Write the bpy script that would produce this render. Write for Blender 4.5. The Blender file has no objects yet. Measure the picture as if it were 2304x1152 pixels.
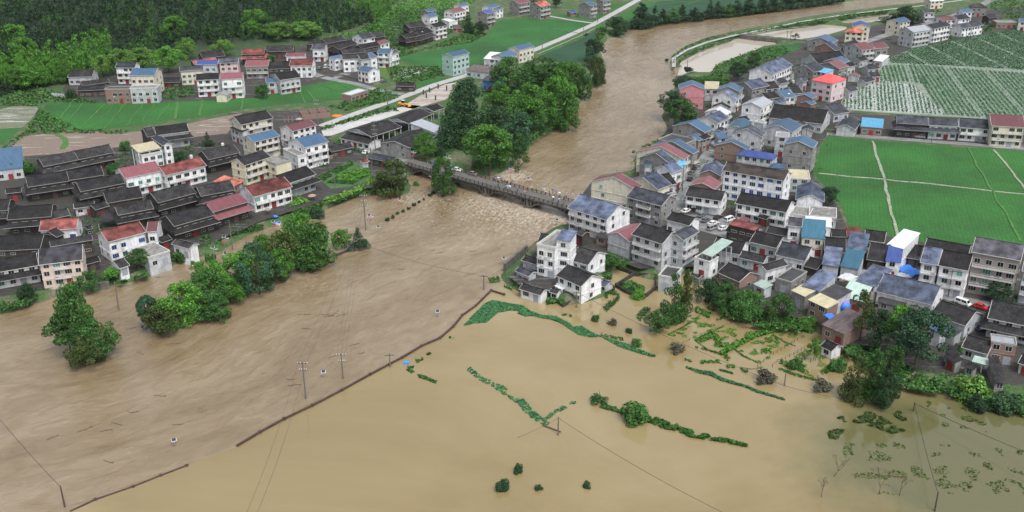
import bpy, bmesh, math, random
import numpy as np
from mathutils import Vector, Matrix, noise

# ------------------------------------------------------------------ camera
SC = bpy.context.scene
COL = SC.collection
H = 138.0; F = 2274.0; CX, CY = 1152.0, 576.0
TH = math.radians(23.3); RO = math.radians(0.6)
_f = Vector((0, math.cos(TH), -math.sin(TH)))
_r0 = Vector((1, 0, 0)); _u0 = Vector((0, math.sin(TH), math.cos(TH)))
_r = _r0*math.cos(RO) - _u0*math.sin(RO)
_u = _u0*math.cos(RO) + _r0*math.sin(RO)
cam_d = bpy.data.cameras.new("camera"); cam = bpy.data.objects.new("camera", cam_d); COL.objects.link(cam)
cam.matrix_world = Matrix(((_r.x, _u.x, -_f.x, 0), (_r.y, _u.y, -_f.y, 0), (_r.z, _u.z, -_f.z, H), (0, 0, 0, 1)))
cam_d.sensor_width = 36.0; cam_d.lens = 36.0*F/2304.0; cam_d.clip_start = 1.0; cam_d.clip_end = 20000.0
SC.camera = cam
SC.render.resolution_x = 1024; SC.render.resolution_y = 512

# ------------------------------------------------------------------ world, sun, exposure (overcast)
w = bpy.data.worlds.new("World"); SC.world = w; w.use_nodes = True
nt = w.node_tree; nt.nodes.clear()
sky = nt.nodes.new("ShaderNodeTexSky"); sky.sky_type = 'NISHITA'; sky.sun_disc = False
SUN_EL = math.radians(58); SUN_ROT = math.radians(150)
sky.sun_elevation = SUN_EL; sky.sun_rotation = SUN_ROT; sky.air_density = 1.0; sky.dust_density = 6.0; sky.ozone_density = 1.0
hs = nt.nodes.new("ShaderNodeHueSaturation"); hs.inputs["Saturation"].default_value = 0.32
bgn = nt.nodes.new("ShaderNodeBackground"); bgn.inputs["Strength"].default_value = 0.15
ow = nt.nodes.new("ShaderNodeOutputWorld")
nt.links.new(sky.outputs[0], hs.inputs["Color"]); nt.links.new(hs.outputs[0], bgn.inputs["Color"]); nt.links.new(bgn.outputs[0], ow.inputs["Surface"])
sun_d = bpy.data.lights.new("sun", 'SUN'); sun_d.energy = 1.0; sun_d.angle = math.radians(16); sun_d.color = (1.0, 0.98, 0.95)
sun = bpy.data.objects.new("sun", sun_d); COL.objects.link(sun)
_sd = Vector((math.sin(SUN_ROT)*math.cos(SUN_EL), math.cos(SUN_ROT)*math.cos(SUN_EL), math.sin(SUN_EL)))
sun.rotation_euler = _sd.to_track_quat('Z', 'Y').to_euler(); sun.location = (0, 0, 400)
SC.view_settings.view_transform = 'Standard'; SC.view_settings.look = 'None'
SC.view_settings.exposure = 0.45; SC.view_settings.gamma = 1.0

# ------------------------------------------------------------------ helpers
VIEWS = dict(P=(0, 0, 1), R1=(0, 0), R2=(400, 0), R3=(800, 0), R4=(1200, 0), R5=(1500, 0), R6=(1824, 0),
             S1=(0, 200), S2=(400, 200), S3=(800, 200), S4=(1200, 340), S5=(1420, 150), S6=(1824, 200),
             T1=(0, 400), T2=(400, 350), T3=(0, 560), T4=(1130, 470), T5=(1500, 350), T6=(1540, 470), T7=(1824, 500), T8=(1824, 680),
             W1=(1040, 620), W2=(1440, 620), W3=(300, 520), W4=(640, 700), W5=(1100, 860), W6=(1824, 880), W7=(760, 380))
def px(view, x, y):
    if view == 'P': return (x, y)
    o = VIEWS[view]; return (o[0]+x/4.8, o[1]+y/4.8)
def G(x, y, z=0.0):
    d = _f + _r*((x-CX)/F) + _u*((CY-y)/F)
    t = (z-H)/d.z
    return Vector((d.x*t, d.y*t, z))
def pxm(y):            # metres per photo pixel near a ground point seen at row y
    return H/((y+400.0)*0.918)
LAND = 2.5

def tag(o, label=None, cat=None, group=None, kind=None):
    if label: o['label'] = label
    if cat: o['category'] = cat
    if group: o['group'] = group
    if kind: o['kind'] = kind
    return o
def empty(name, loc, rz=0, label=None, cat=None, group=None):
    o = bpy.data.objects.new(name, None); o.empty_display_size = 0.5; COL.objects.link(o)
    o.location = loc; o.rotation_euler = (0, 0, rz); tag(o, label, cat, group); return o
def link(name, me, parent=None, mat=None, loc=None, rot=None):
    o = bpy.data.objects.new(name, me); COL.objects.link(o)
    if parent is not None: o.parent = parent
    if mat is not None:
        if len(me.materials) == 0: me.materials.append(mat)
        elif me.materials[0] != mat:
            o.material_slots[0].link = 'OBJECT'; o.material_slots[0].material = mat
    if loc is not None: o.location = loc
    if rot is not None: o.rotation_euler = rot
    return o
def copy_tree(o, parent=None):
    c = o.copy(); COL.objects.link(c); c.parent = parent
    for ch in list(o.children): copy_tree(ch, c)
    return c

class MB:
    """collects faces and builds one mesh object"""
    def __init__(s): s.v = []; s.f = []
    def quad(s, *p):
        n = len(s.v); s.v += [tuple(q) for q in p]; s.f.append(tuple(range(n, n+len(p))))
    def box(s, x0, y0, z0, x1, y1, z1):
        n = len(s.v)
        s.v += [(x0,y0,z0),(x1,y0,z0),(x1,y1,z0),(x0,y1,z0),(x0,y0,z1),(x1,y0,z1),(x1,y1,z1),(x0,y1,z1)]
        for q in ((0,3,2,1),(4,5,6,7),(0,1,5,4),(1,2,6,5),(2,3,7,6),(3,0,4,7)): s.f.append(tuple(n+i for i in q))
    def prism(s, poly, d):        # poly: 3D points (planar); extruded by vector d
        n = len(s.v); k = len(poly); d = Vector(d)
        s.v += [tuple(p) for p in poly] + [tuple(Vector(p)+d) for p in poly]
        s.f.append(tuple(n+i for i in range(k))[::-1]); s.f.append(tuple(n+k+i for i in range(k)))
        for i in range(k):
            j = (i+1) % k; s.f.append((n+i, n+j, n+k+j, n+k+i))
    def tube(s, a, b, r0, r1=None, n=6, cap=True):
        a = Vector(a); b = Vector(b); r1 = r0 if r1 is None else r1
        d = (b-a); d.normalize() if d.length else None
        q = d.to_track_quat('Z', 'Y'); base = len(s.v)
        for c, r in ((a, r0), (b, r1)):
            for i in range(n):
                t = 2*math.pi*i/n; s.v.append(tuple(c + q @ Vector((r*math.cos(t), r*math.sin(t), 0))))
        for i in range(n):
            j = (i+1) % n; s.f.append((base+i, base+j, base+n+j, base+n+i))
        if cap: s.f.append(tuple(base+i for i in range(n))[::-1]); s.f.append(tuple(base+n+i for i in range(n)))
    def mesh(s, name, smooth=False):
        me = bpy.data.meshes.new(name); me.from_pydata(s.v, [], s.f); me.update()
        bm = bmesh.new(); bm.from_mesh(me); bmesh.ops.recalc_face_normals(bm, faces=bm.faces[:]); bm.to_mesh(me); bm.free()
        if smooth: me.polygons.foreach_set('use_smooth', [True]*len(me.polygons))
        return me
    def build(s, name, mat, parent=None, smooth=False, **k):
        return link(name, s.mesh(name, smooth), parent, mat, **k)

def npmesh(name, V, Fq, mat=None, smooth=False):
    """V (n,3), Fq (m,4) or (m,3) arrays -> mesh"""
    me = bpy.data.meshes.new(name); V = np.asarray(V, dtype=np.float32); Fq = np.asarray(Fq, dtype=np.int32)
    k = Fq.shape[1]; m = len(Fq)
    me.vertices.add(len(V)); me.vertices.foreach_set('co', V.ravel())
    me.loops.add(m*k); me.loops.foreach_set('vertex_index', Fq.ravel())
    me.polygons.add(m); me.polygons.foreach_set('loop_start', np.arange(0, m*k, k, dtype=np.int32)); me.polygons.foreach_set('loop_total', np.full(m, k, dtype=np.int32))
    if smooth: me.polygons.foreach_set('use_smooth', np.ones(m, dtype=bool))
    me.update(calc_edges=True)
    if mat: me.materials.append(mat)
    return me

# ------------------------------------------------------------------ materials
def nmat(name):
    m = bpy.data.materials.new(name); m.use_nodes = True
    n = m.node_tree.nodes; l = m.node_tree.links
    return m, n, l, n["Principled BSDF"]
def N(n, t, **k):
    x = n.new(t)
    for a, b in k.items(): setattr(x, a, b)
    return x
def ramp(n, stops, interp='LINEAR'):
    r = n.new("ShaderNodeValToRGB"); e = r.color_ramp; e.interpolation = interp
    while len(e.elements) < len(stops): e.elements.new(0.5)
    for el, (p, c) in zip(e.elements, stops):
        el.position = p; el.color = (c[0], c[1], c[2], 1) if not isinstance(c, (int, float)) else (c, c, c, 1)
    return r
def mixc(n, l, fac, a, b, blend='MIX'):
    m = n.new("ShaderNodeMix"); m.data_type = 'RGBA'; m.blend_type = blend
    def put(sock, v):
        if hasattr(v, 'is_linked') or hasattr(v, 'links'): l.new(v, sock)
        elif isinstance(v, (int, float)): sock.default_value = v
        else: sock.default_value = (v[0], v[1], v[2], 1)
    put(m.inputs[0], fac); put(m.inputs[6], a); put(m.inputs[7], b)
    return m.outputs[2]
def noise_n(n, l, vec, scale, detail=3, rough=0.5, dist=0.0):
    t = n.new("ShaderNodeTexNoise"); t.inputs["Scale"].default_value = scale; t.inputs["Detail"].default_value = detail
    t.inputs["Roughness"].default_value = rough; t.inputs["Distortion"].default_value = dist
    if vec is not None: l.new(vec, t.inputs["Vector"])
    return t
def mapping(n, l, vec, scale=(1,1,1), rot=(0,0,0)):
    m = n.new("ShaderNodeMapping"); m.inputs["Scale"].default_value = scale; m.inputs["Rotation"].default_value = rot
    l.new(vec, m.inputs["Vector"]); return m.outputs[0]
def coords(n, l, rnd=True):
    """object coordinates shifted by a per-object random offset"""
    tc = n.new("ShaderNodeTexCoord")
    if not rnd: return tc.outputs["Object"]
    oi = n.new("ShaderNodeObjectInfo"); mu = n.new("ShaderNodeMath"); mu.operation = 'MULTIPLY'; mu.inputs[1].default_value = 173.0
    l.new(oi.outputs["Random"], mu.inputs[0])
    ad = n.new("ShaderNodeVectorMath"); ad.operation = 'ADD'; l.new(tc.outputs["Object"], ad.inputs[0]); l.new(mu.outputs[0], ad.inputs[1])
    return ad.outputs[0]
def simple(name, c, rough=0.6, metal=0.0, var=0.15, scale=1.5, spec=0.5):
    m, n, l, b = nmat(name); v = coords(n, l)
    t = noise_n(n, l, v, scale, 4)
    r = ramp(n, [(0.3, [x*(1-var) for x in c]), (0.7, [min(1, x*(1+var)) for x in c])]); l.new(t.outputs[0], r.inputs[0])
    l.new(r.outputs[0], b.inputs["Base Color"]); b.inputs["Roughness"].default_value = rough; b.inputs["Metallic"].default_value = metal
    return m
def roof_tile(name, c, speck=0.5, light=(0.25,0.25,0.26)):
    m, n, l, b = nmat(name); v = coords(n, l)
    tc = n.new("ShaderNodeTexCoord")
    wv = n.new("ShaderNodeTexWave"); wv.wave_type = 'BANDS'; wv.bands_direction = 'X'; wv.inputs["Scale"].default_value = 1.0; wv.inputs["Distortion"].default_value = 1.2
    wv.inputs["Detail"].default_value = 2; l.new(tc.outputs["Object"], wv.inputs["Vector"])
    big = noise_n(n, l, v, 0.35, 4); fine = noise_n(n, l, mapping(n, l, v, (1.9, 0.75, 0.75)), 1.0, 6, 0.8)
    r1 = ramp(n, [(0.35, [x*0.5 for x in c]), (0.68, [x*1.8 for x in c])]); l.new(big.outputs[0], r1.inputs[0])
    r2 = ramp(n, [(0.50, 0.0), (0.66, 1.0)]); l.new(fine.outputs[0], r2.inputs[0])
    mm = n.new("ShaderNodeMath"); mm.operation = 'MULTIPLY'; mm.inputs[1].default_value = speck; l.new(r2.outputs[0], mm.inputs[0])
    c1 = mixc(n, l, mm.outputs[0], r1.outputs[0], light)
    r3 = ramp(n, [(0.0, 0.45), (0.6, 1.0)]); l.new(wv.outputs[0], r3.inputs[0])
    c2 = mixc(n, l, 1.0, c1, r3.outputs[0], 'MULTIPLY')
    oi = n.new("ShaderNodeObjectInfo"); ro = ramp(n, [(0, 0.6), (0.7, 1.1), (1, 1.7)]); l.new(oi.outputs["Random"], ro.inputs[0])
    c3 = mixc(n, l, 1.0, c2, ro.outputs[0], 'MULTIPLY')
    l.new(c3, b.inputs["Base Color"]); b.inputs["Roughness"].default_value = 0.6; b.inputs["Specular IOR Level"].default_value = 0.22
    bp = n.new("ShaderNodeBump"); bp.inputs["Strength"].default_value = 0.6; bp.inputs["Distance"].default_value = 0.08
    l.new(wv.outputs[0], bp.inputs["Height"]); l.new(bp.outputs[0], b.inputs["Normal"])
    return m
def roof_metal(name, c, var=0.12):
    m, n, l, b = nmat(name); v = coords(n, l); tc = n.new("ShaderNodeTexCoord")
    wv = n.new("ShaderNodeTexWave"); wv.bands_direction = 'X'; wv.inputs["Scale"].default_value = 0.55; l.new(tc.outputs["Object"], wv.inputs["Vector"])
    t = noise_n(n, l, mapping(n, l, v, (1.2, 0.35, 0.35)), 0.8, 5, 0.6)
    r = ramp(n, [(0.3, [x*(1-2*var) for x in c]), (0.75, [min(1, x*(1+var)+0.01) for x in c])]); l.new(t.outputs[0], r.inputs[0])
    rw = ramp(n, [(0.0, 0.8), (0.25, 1.0)]); l.new(wv.outputs[0], rw.inputs[0])
    c1 = mixc(n, l, 1.0, r.outputs[0], rw.outputs[0], 'MULTIPLY')
    st = noise_n(n, l, v, 2.6, 3, 0.7); rs = ramp(n, [(0.62, 0.0), (0.8, 0.6)]); l.new(st.outputs[0], rs.inputs[0])
    c2 = mixc(n, l, rs.outputs[0], c1, (0.10, 0.09, 0.08))
    oi = n.new("ShaderNodeObjectInfo"); ro = ramp(n, [(0, 0.78), (1, 1.15)]); l.new(oi.outputs["Random"], ro.inputs[0])
    c3 = mixc(n, l, 1.0, c2, ro.outputs[0], 'MULTIPLY')
    l.new(c3, b.inputs["Base Color"]); b.inputs["Roughness"].default_value = 0.38
    bp = n.new("ShaderNodeBump"); bp.inputs["Strength"].default_value = 0.4; bp.inputs["Distance"].default_value = 0.05
    l.new(wv.outputs[0], bp.inputs["Height"]); l.new(bp.outputs[0], b.inputs["Normal"])
    return m
def wall_m(name, c, dirt=0.5, dc=(0.13, 0.125, 0.12), blotch=0.0):
    m, n, l, b = nmat(name); v = coords(n, l)
    st = noise_n(n, l, mapping(n, l, v, (1.3, 1.3, 0.16)), 1.0, 5, 0.65)      # rain streaks
    r = ramp(n, [(0.45, 0.0), (0.8, dirt)]); l.new(st.outputs[0], r.inputs[0])
    bl = noise_n(n, l, v, 0.5, 5, 0.6); r2 = ramp(n, [(0.4, [x*(0.86-blotch) for x in c]), (0.62, c)]); l.new(bl.outputs[0], r2.inputs[0])
    c1 = mixc(n, l, r.outputs[0], r2.outputs[0], dc)
    l.new(c1, b.inputs["Base Color"]); b.inputs["Roughness"].default_value = 0.85
    return m
def brick_m(name, c):
    m, n, l, b = nmat(name); v = coords(n, l)
    t = noise_n(n, l, mapping(n, l, v, (1, 1, 4)), 1.6, 5, 0.8)
    r = ramp(n, [(0.3, [x*0.55 for x in c]), (0.55, c), (0.8, (0.42, 0.38, 0.35))]); l.new(t.outputs[0], r.inputs[0])
    l.new(r.outputs[0], b.inputs["Base Color"]); b.inputs["Roughness"].default_value = 0.9; return m

ROOFS = dict(
    dark=roof_tile("dark_tile", (0.021, 0.0205, 0.022), 0.5, (0.115, 0.113, 0.115)),
    slate=roof_tile("slate_tile", (0.042, 0.048, 0.062), 0.4, (0.15, 0.16, 0.18)),
    slateblue=roof_tile("slate_blue_tile", (0.080, 0.102, 0.160), 0.45, (0.22, 0.25, 0.32)),
    violet=roof_tile("violet_slate", (0.07, 0.07, 0.085), 0.25, (0.16, 0.16, 0.18)),
    blue=roof_metal("blue_sheet", (0.050, 0.112, 0.20)), cobalt=roof_metal("cobalt_sheet", (0.040, 0.075, 0.26)),
    teal=roof_metal("teal_sheet", (0.035, 0.13, 0.20)), cyan=roof_metal("cyan_sheet", (0.12, 0.42, 0.68)),
    red=roof_metal("red_sheet", (0.215, 0.075, 0.088)), maroon=roof_metal("maroon_sheet", (0.165, 0.060, 0.068)),
    brickred=roof_tile("weathered_red_tile", (0.185, 0.058, 0.052), 0.5, (0.07, 0.05, 0.05)),
    orange=roof_tile("orange_tile", (0.33, 0.11, 0.08), 0.2, (0.3, 0.15, 0.1)), scarlet=roof_metal("scarlet_sheet", (0.75, 0.12, 0.12)),
    brown=roof_tile("brown_tile", (0.060, 0.050, 0.045), 0.12, (0.12, 0.11, 0.1)), tan=roof_metal("tan_sheet", (0.48, 0.44, 0.29)),
    white=roof_metal("white_sheet", (0.66, 0.69, 0.71), 0.06), pale=roof_metal("pale_sheet", (0.33, 0.36, 0.40)),
    palegreen=roof_metal("pale_green_sheet", (0.42, 0.56, 0.50)), rust=roof_metal("rusty_sheet", (0.13, 0.10, 0.10), 0.3),
    concrete=simple("roof_concrete", (0.20, 0.20, 0.19), 0.6, var=0.45, scale=0.7), darkflat=simple("roof_concrete_dark", (0.045, 0.045, 0.048), 0.45, var=0.5, scale=0.6),
)
WALLS = dict(
    white=wall_m("white_render", (0.80, 0.82, 0.84), 0.55, blotch=0.08), cream=wall_m("cream_render", (0.64, 0.61, 0.50), 0.5),
    yellow=wall_m("yellow_render", (0.66, 0.63, 0.46), 0.25), pink=wall_m("pink_render", (0.52, 0.22, 0.25), 0.2),
    lilac=wall_m("lilac_render", (0.60, 0.50, 0.52), 0.15), concrete=wall_m("bare_concrete", (0.27, 0.27, 0.265), 0.8, blotch=0.2),
    greywhite=wall_m("grey_white_render", (0.50, 0.53, 0.56), 0.6, blotch=0.15), palepink=wall_m("pale_pink_render", (0.60, 0.46, 0.45), 0.3),
    green=wall_m("pale_green_render", (0.35, 0.52, 0.48), 0.2), taupe=wall_m("taupe_render", (0.30, 0.27, 0.25), 0.3),
    peach=wall_m("peach_render", (0.60, 0.51, 0.44), 0.2), wood=wall_m("dark_timber", (0.060, 0.052, 0.047), 0.5, (0.02, 0.018, 0.016), 0.2),
    brick=brick_m("brick", (0.24, 0.16, 0.135)), bluewall=wall_m("blue_sheet_wall", (0.06, 0.20, 0.50), 0.2),
)
M = dict(
    trim=simple("pale_trim", (0.50, 0.50, 0.49), 0.7), trimdark=simple("weathered_trim", (0.28, 0.28, 0.27), 0.8),
    frame=simple("white_frame", (0.5, 0.5, 0.5), 0.5, var=0.05), framedark=simple("brown_frame", (0.10, 0.07, 0.06), 0.6),
    reddoor=simple("red_door", (0.22, 0.03, 0.03), 0.5), shutter=simple("grey_shutter", (0.30, 0.33, 0.38), 0.5), blueshutter=simple("blue_shutter", (0.05, 0.2, 0.55), 0.5),
    pole=simple("pole_concrete", (0.13, 0.12, 0.11), 0.8), steel=simple("steel", (0.35, 0.36, 0.37), 0.4, 0.6), dark=simple("dark_metal", (0.04, 0.04, 0.045), 0.5),
    porcelain=simple("porcelain", (0.62, 0.62, 0.62), 0.25), lantern=simple("red_lantern", (0.55, 0.03, 0.03), 0.6),
    bark=simple("bark", (0.07, 0.055, 0.042), 0.9, scale=3), wetwood=simple("wet_wood", (0.12, 0.045, 0.025), 0.5),
    tank=simple("white_tank", (0.55, 0.56, 0.57), 0.35), panel=simple("solar_panel", (0.02, 0.03, 0.07), 0.2),
    bluecloth=simple("blue_tarpaulin", (0.05, 0.22, 0.70), 0.45), rubble=brick_m("rubble", (0.33, 0.25, 0.2)),
)
def glass(name, c, rough=0.12):
    m, n, l, b = nmat(name); b.inputs["Base Color"].default_value = (*c, 1); b.inputs["Roughness"].default_value = rough; b.inputs["IOR"].default_value = 1.5
    oi = n.new("ShaderNodeObjectInfo"); r = ramp(n, [(0, [x*0.5 for x in c]), (0.7, c), (1, [x*2.4+0.02 for x in c])]); l.new(oi.outputs["Random"], r.inputs[0]); l.new(r.outputs[0], b.inputs["Base Color"])
    return m
GL = dict(dark=glass("dark_glass", (0.022, 0.025, 0.028)), green=glass("green_glass", (0.05, 0.16, 0.13)), blue=glass("blue_glass", (0.015, 0.045, 0.16)))
# ------------------------------------------------------------------ terrain
def wpoly(pts, z=0.0): return [G(x, y, z) for x, y in pts]
LEFTBANK = [(-500, 800), (-200, 745), (0, 708), (60, 694), (110, 672), (150, 660), (205, 652), (270, 640), (335, 626), (390, 598), (430, 580), (489, 571), (537, 540),
    (594, 517), (612, 509), (662, 488), (721, 481), (754, 462), (808, 442), (858, 434), (885, 445), (918, 436), (922, 398), (935, 382), (985, 372), (1010, 372), (1060, 392), (1110, 397),
    (1150, 378), (1185, 340), (1212, 306), (1268, 290), (1300, 238), (1330, 200), (1358, 192), (1362, 150), (1352, 110), (1366, 88), (1394, 78), (1418, 64), (1500, 52),
    (1600, 39), (1700, 29), (1800, 17), (1900, 4), (2000, -10), (2150, -30), (2300, -60), (1200, -250), (-600, -200)]
RIGHTBANK = [(2400, -40), (2250, -15), (2120, 2), (2066, 11), (2000, 17), (1900, 29), (1800, 44), (1720, 61), (1650, 74), (1590, 87), (1545, 104), (1516, 124), (1509, 142), (1514, 155), (1540, 150),
    (1526, 145), (1540, 130), (1575, 116), (1620, 100), (1663, 86), (1700, 90), (1748, 97), (1742, 104), (1706, 110), (1680, 122), (1650, 133), (1622, 143), (1600, 162), (1585, 170), (1560, 165), (1530, 172), (1516, 185),
    (1522, 205), (1500, 225), (1490, 262), (1500, 292), (1484, 312), (1474, 328), (1430, 342), (1424, 388), (1328, 402), (1326, 440), (1287, 452), (1275, 470), (1277, 505),
    (1240, 516), (1190, 556), (1150, 598), (1122, 622), (1140, 640), (1180, 662), (1225, 668), (1250, 688), (1290, 690), (1345, 672), (1372, 655), (1362, 615), (1400, 605), (1440, 622),
    (1475, 640), (1505, 618), (1560, 614), (1590, 640), (1640, 690), (1700, 720), (1780, 728), (1830, 742), (1885, 778), (1915, 800), (1970, 800), (2025, 838), (2042, 878), (2100, 882),
    (2160, 898), (2304, 926), (2600, 960), (3200, 500), (2800, 0)]
PONDS = [[(1677, 77), (1740, 66), (1830, 56), (1868, 56), (1908, 61), (1892, 73), (1832, 88), (1792, 94), (1748, 88), (1700, 83)],
         [(1890, 48), (1950, 36), (2010, 30), (2006, 44), (1976, 51), (1936, 57), (1904, 56)]]
def inside(poly, X, Y):
    n = len(poly); c = np.zeros(X.shape, bool); j = n-1
    for i in range(n):
        xi, yi, xj, yj = poly[i][0], poly[i][1], poly[j][0], poly[j][1]
        if yi != yj:
            c ^= ((yi > Y) != (yj > Y)) & (X < (xj-xi)*(Y-yi)/(yj-yi)+xi)
        j = i
    return c
xs = np.concatenate([np.array([-6000, -3500, -2000, -1300, -900]), np.arange(-640, 720, 2.5), np.array([900, 1300, 2000, 3500, 6000])])
ys = np.concatenate([np.array([-3000, -1200, -300, 0, 80]), np.arange(120, 1050, 2.5), np.array([1200, 1500, 2000, 3000, 5000, 9000])])
X, Y = np.meshgrid(xs, ys)
mask = (inside(wpoly(LEFTBANK), X, Y) | inside(wpoly(RIGHTBANK), X, Y)).astype(float)
mask[(Y > 1150)] = 1.0
for p in PONDS: mask[inside(wpoly(p), X, Y)] = 0.0
def blur(a, k):
    for _ in range(k):
        a = (a + np.roll(a, 1, 0) + np.roll(a, -1, 0))/3; a = (a + np.roll(a, 1, 1) + np.roll(a, -1, 1))/3
    return a
mb = blur(mask, 1)
Z = -2.6 + mb*(LAND+2.6)
# wooded hill at the back left
HC = [G(200, 20, 0), G(-200, 60, 0)]
def hill(x, y):
    h = 0.0
    for cx, cy, r, a in ((-330, 800, 190, 30), (-520, 720, 190, 30)):
        d2 = ((x-cx)**2+(y-cy)**2)/(r*r)
        h = h + a*np.exp(-d2*2.0)
    return h
def hz(x, y): return LAND + max(0.0, float(hill(x, y)) - 1.5)
Z = np.where(mb > 0.9, Z + np.maximum(0, hill(X, Y)-1.5), Z)
Z = Z + np.where(Y > 1300, 0, 0)
nr, nc = X.shape
V = np.stack([X.ravel(), Y.ravel(), Z.ravel()], 1)
idx = np.arange(nr*nc).reshape(nr, nc)
Fq = np.stack([idx[:-1, :-1].ravel(), idx[:-1, 1:].ravel(), idx[1:, 1:].ravel(), idx[1:, :-1].ravel()], 1)
def ground_mat():
    m, n, l, b = nmat("meadow_and_mud"); tc = n.new("ShaderNodeTexCoord"); v = tc.outputs["Object"]
    a = noise_n(n, l, v, 0.035, 6, 0.6); f = noise_n(n, l, v, 0.9, 5, 0.75); mid = noise_n(n, l, v, 0.2, 4, 0.6)
    g = ramp(n, [(0.25, (0.018, 0.040, 0.014)), (0.5, (0.045, 0.10, 0.028)), (0.75, (0.085, 0.15, 0.04))]); l.new(f.outputs[0], g.inputs[0])
    d = ramp(n, [(0.3, (0.09, 0.075, 0.05)), (0.7, (0.20, 0.17, 0.13))]); l.new(f.outputs[0], d.inputs[0])
    mk = ramp(n, [(0.52, 0.0), (0.62, 0.75)]); l.new(mid.outputs[0], mk.inputs[0])
    c = mixc(n, l, mk.outputs[0], g.outputs[0], d.outputs[0])
    at = n.new("ShaderNodeAttribute"); at.attribute_name = "wood"; c = mixc(n, l, at.outputs["Fac"], c, (0.010, 0.024, 0.010))
    l.new(c, b.inputs["Base Color"]); b.inputs["Roughness"].default_value = 0.9
    bp = n.new("ShaderNodeBump"); bp.inputs["Strength"].default_value = 0.8; bp.inputs["Distance"].default_value = 0.4; l.new(f.outputs[0], bp.inputs["Height"]); l.new(bp.outputs[0], b.inputs["Normal"])
    return m
gm_ = npmesh("ground", V, Fq, ground_mat(), True)
ga = gm_.attributes.new("wood", "FLOAT", "POINT"); ga.data.foreach_set("value", np.clip(hill(X, Y)/5.0, 0, 1).ravel().astype(np.float32))
g = link("ground", gm_); tag(g, kind='structure')

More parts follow.
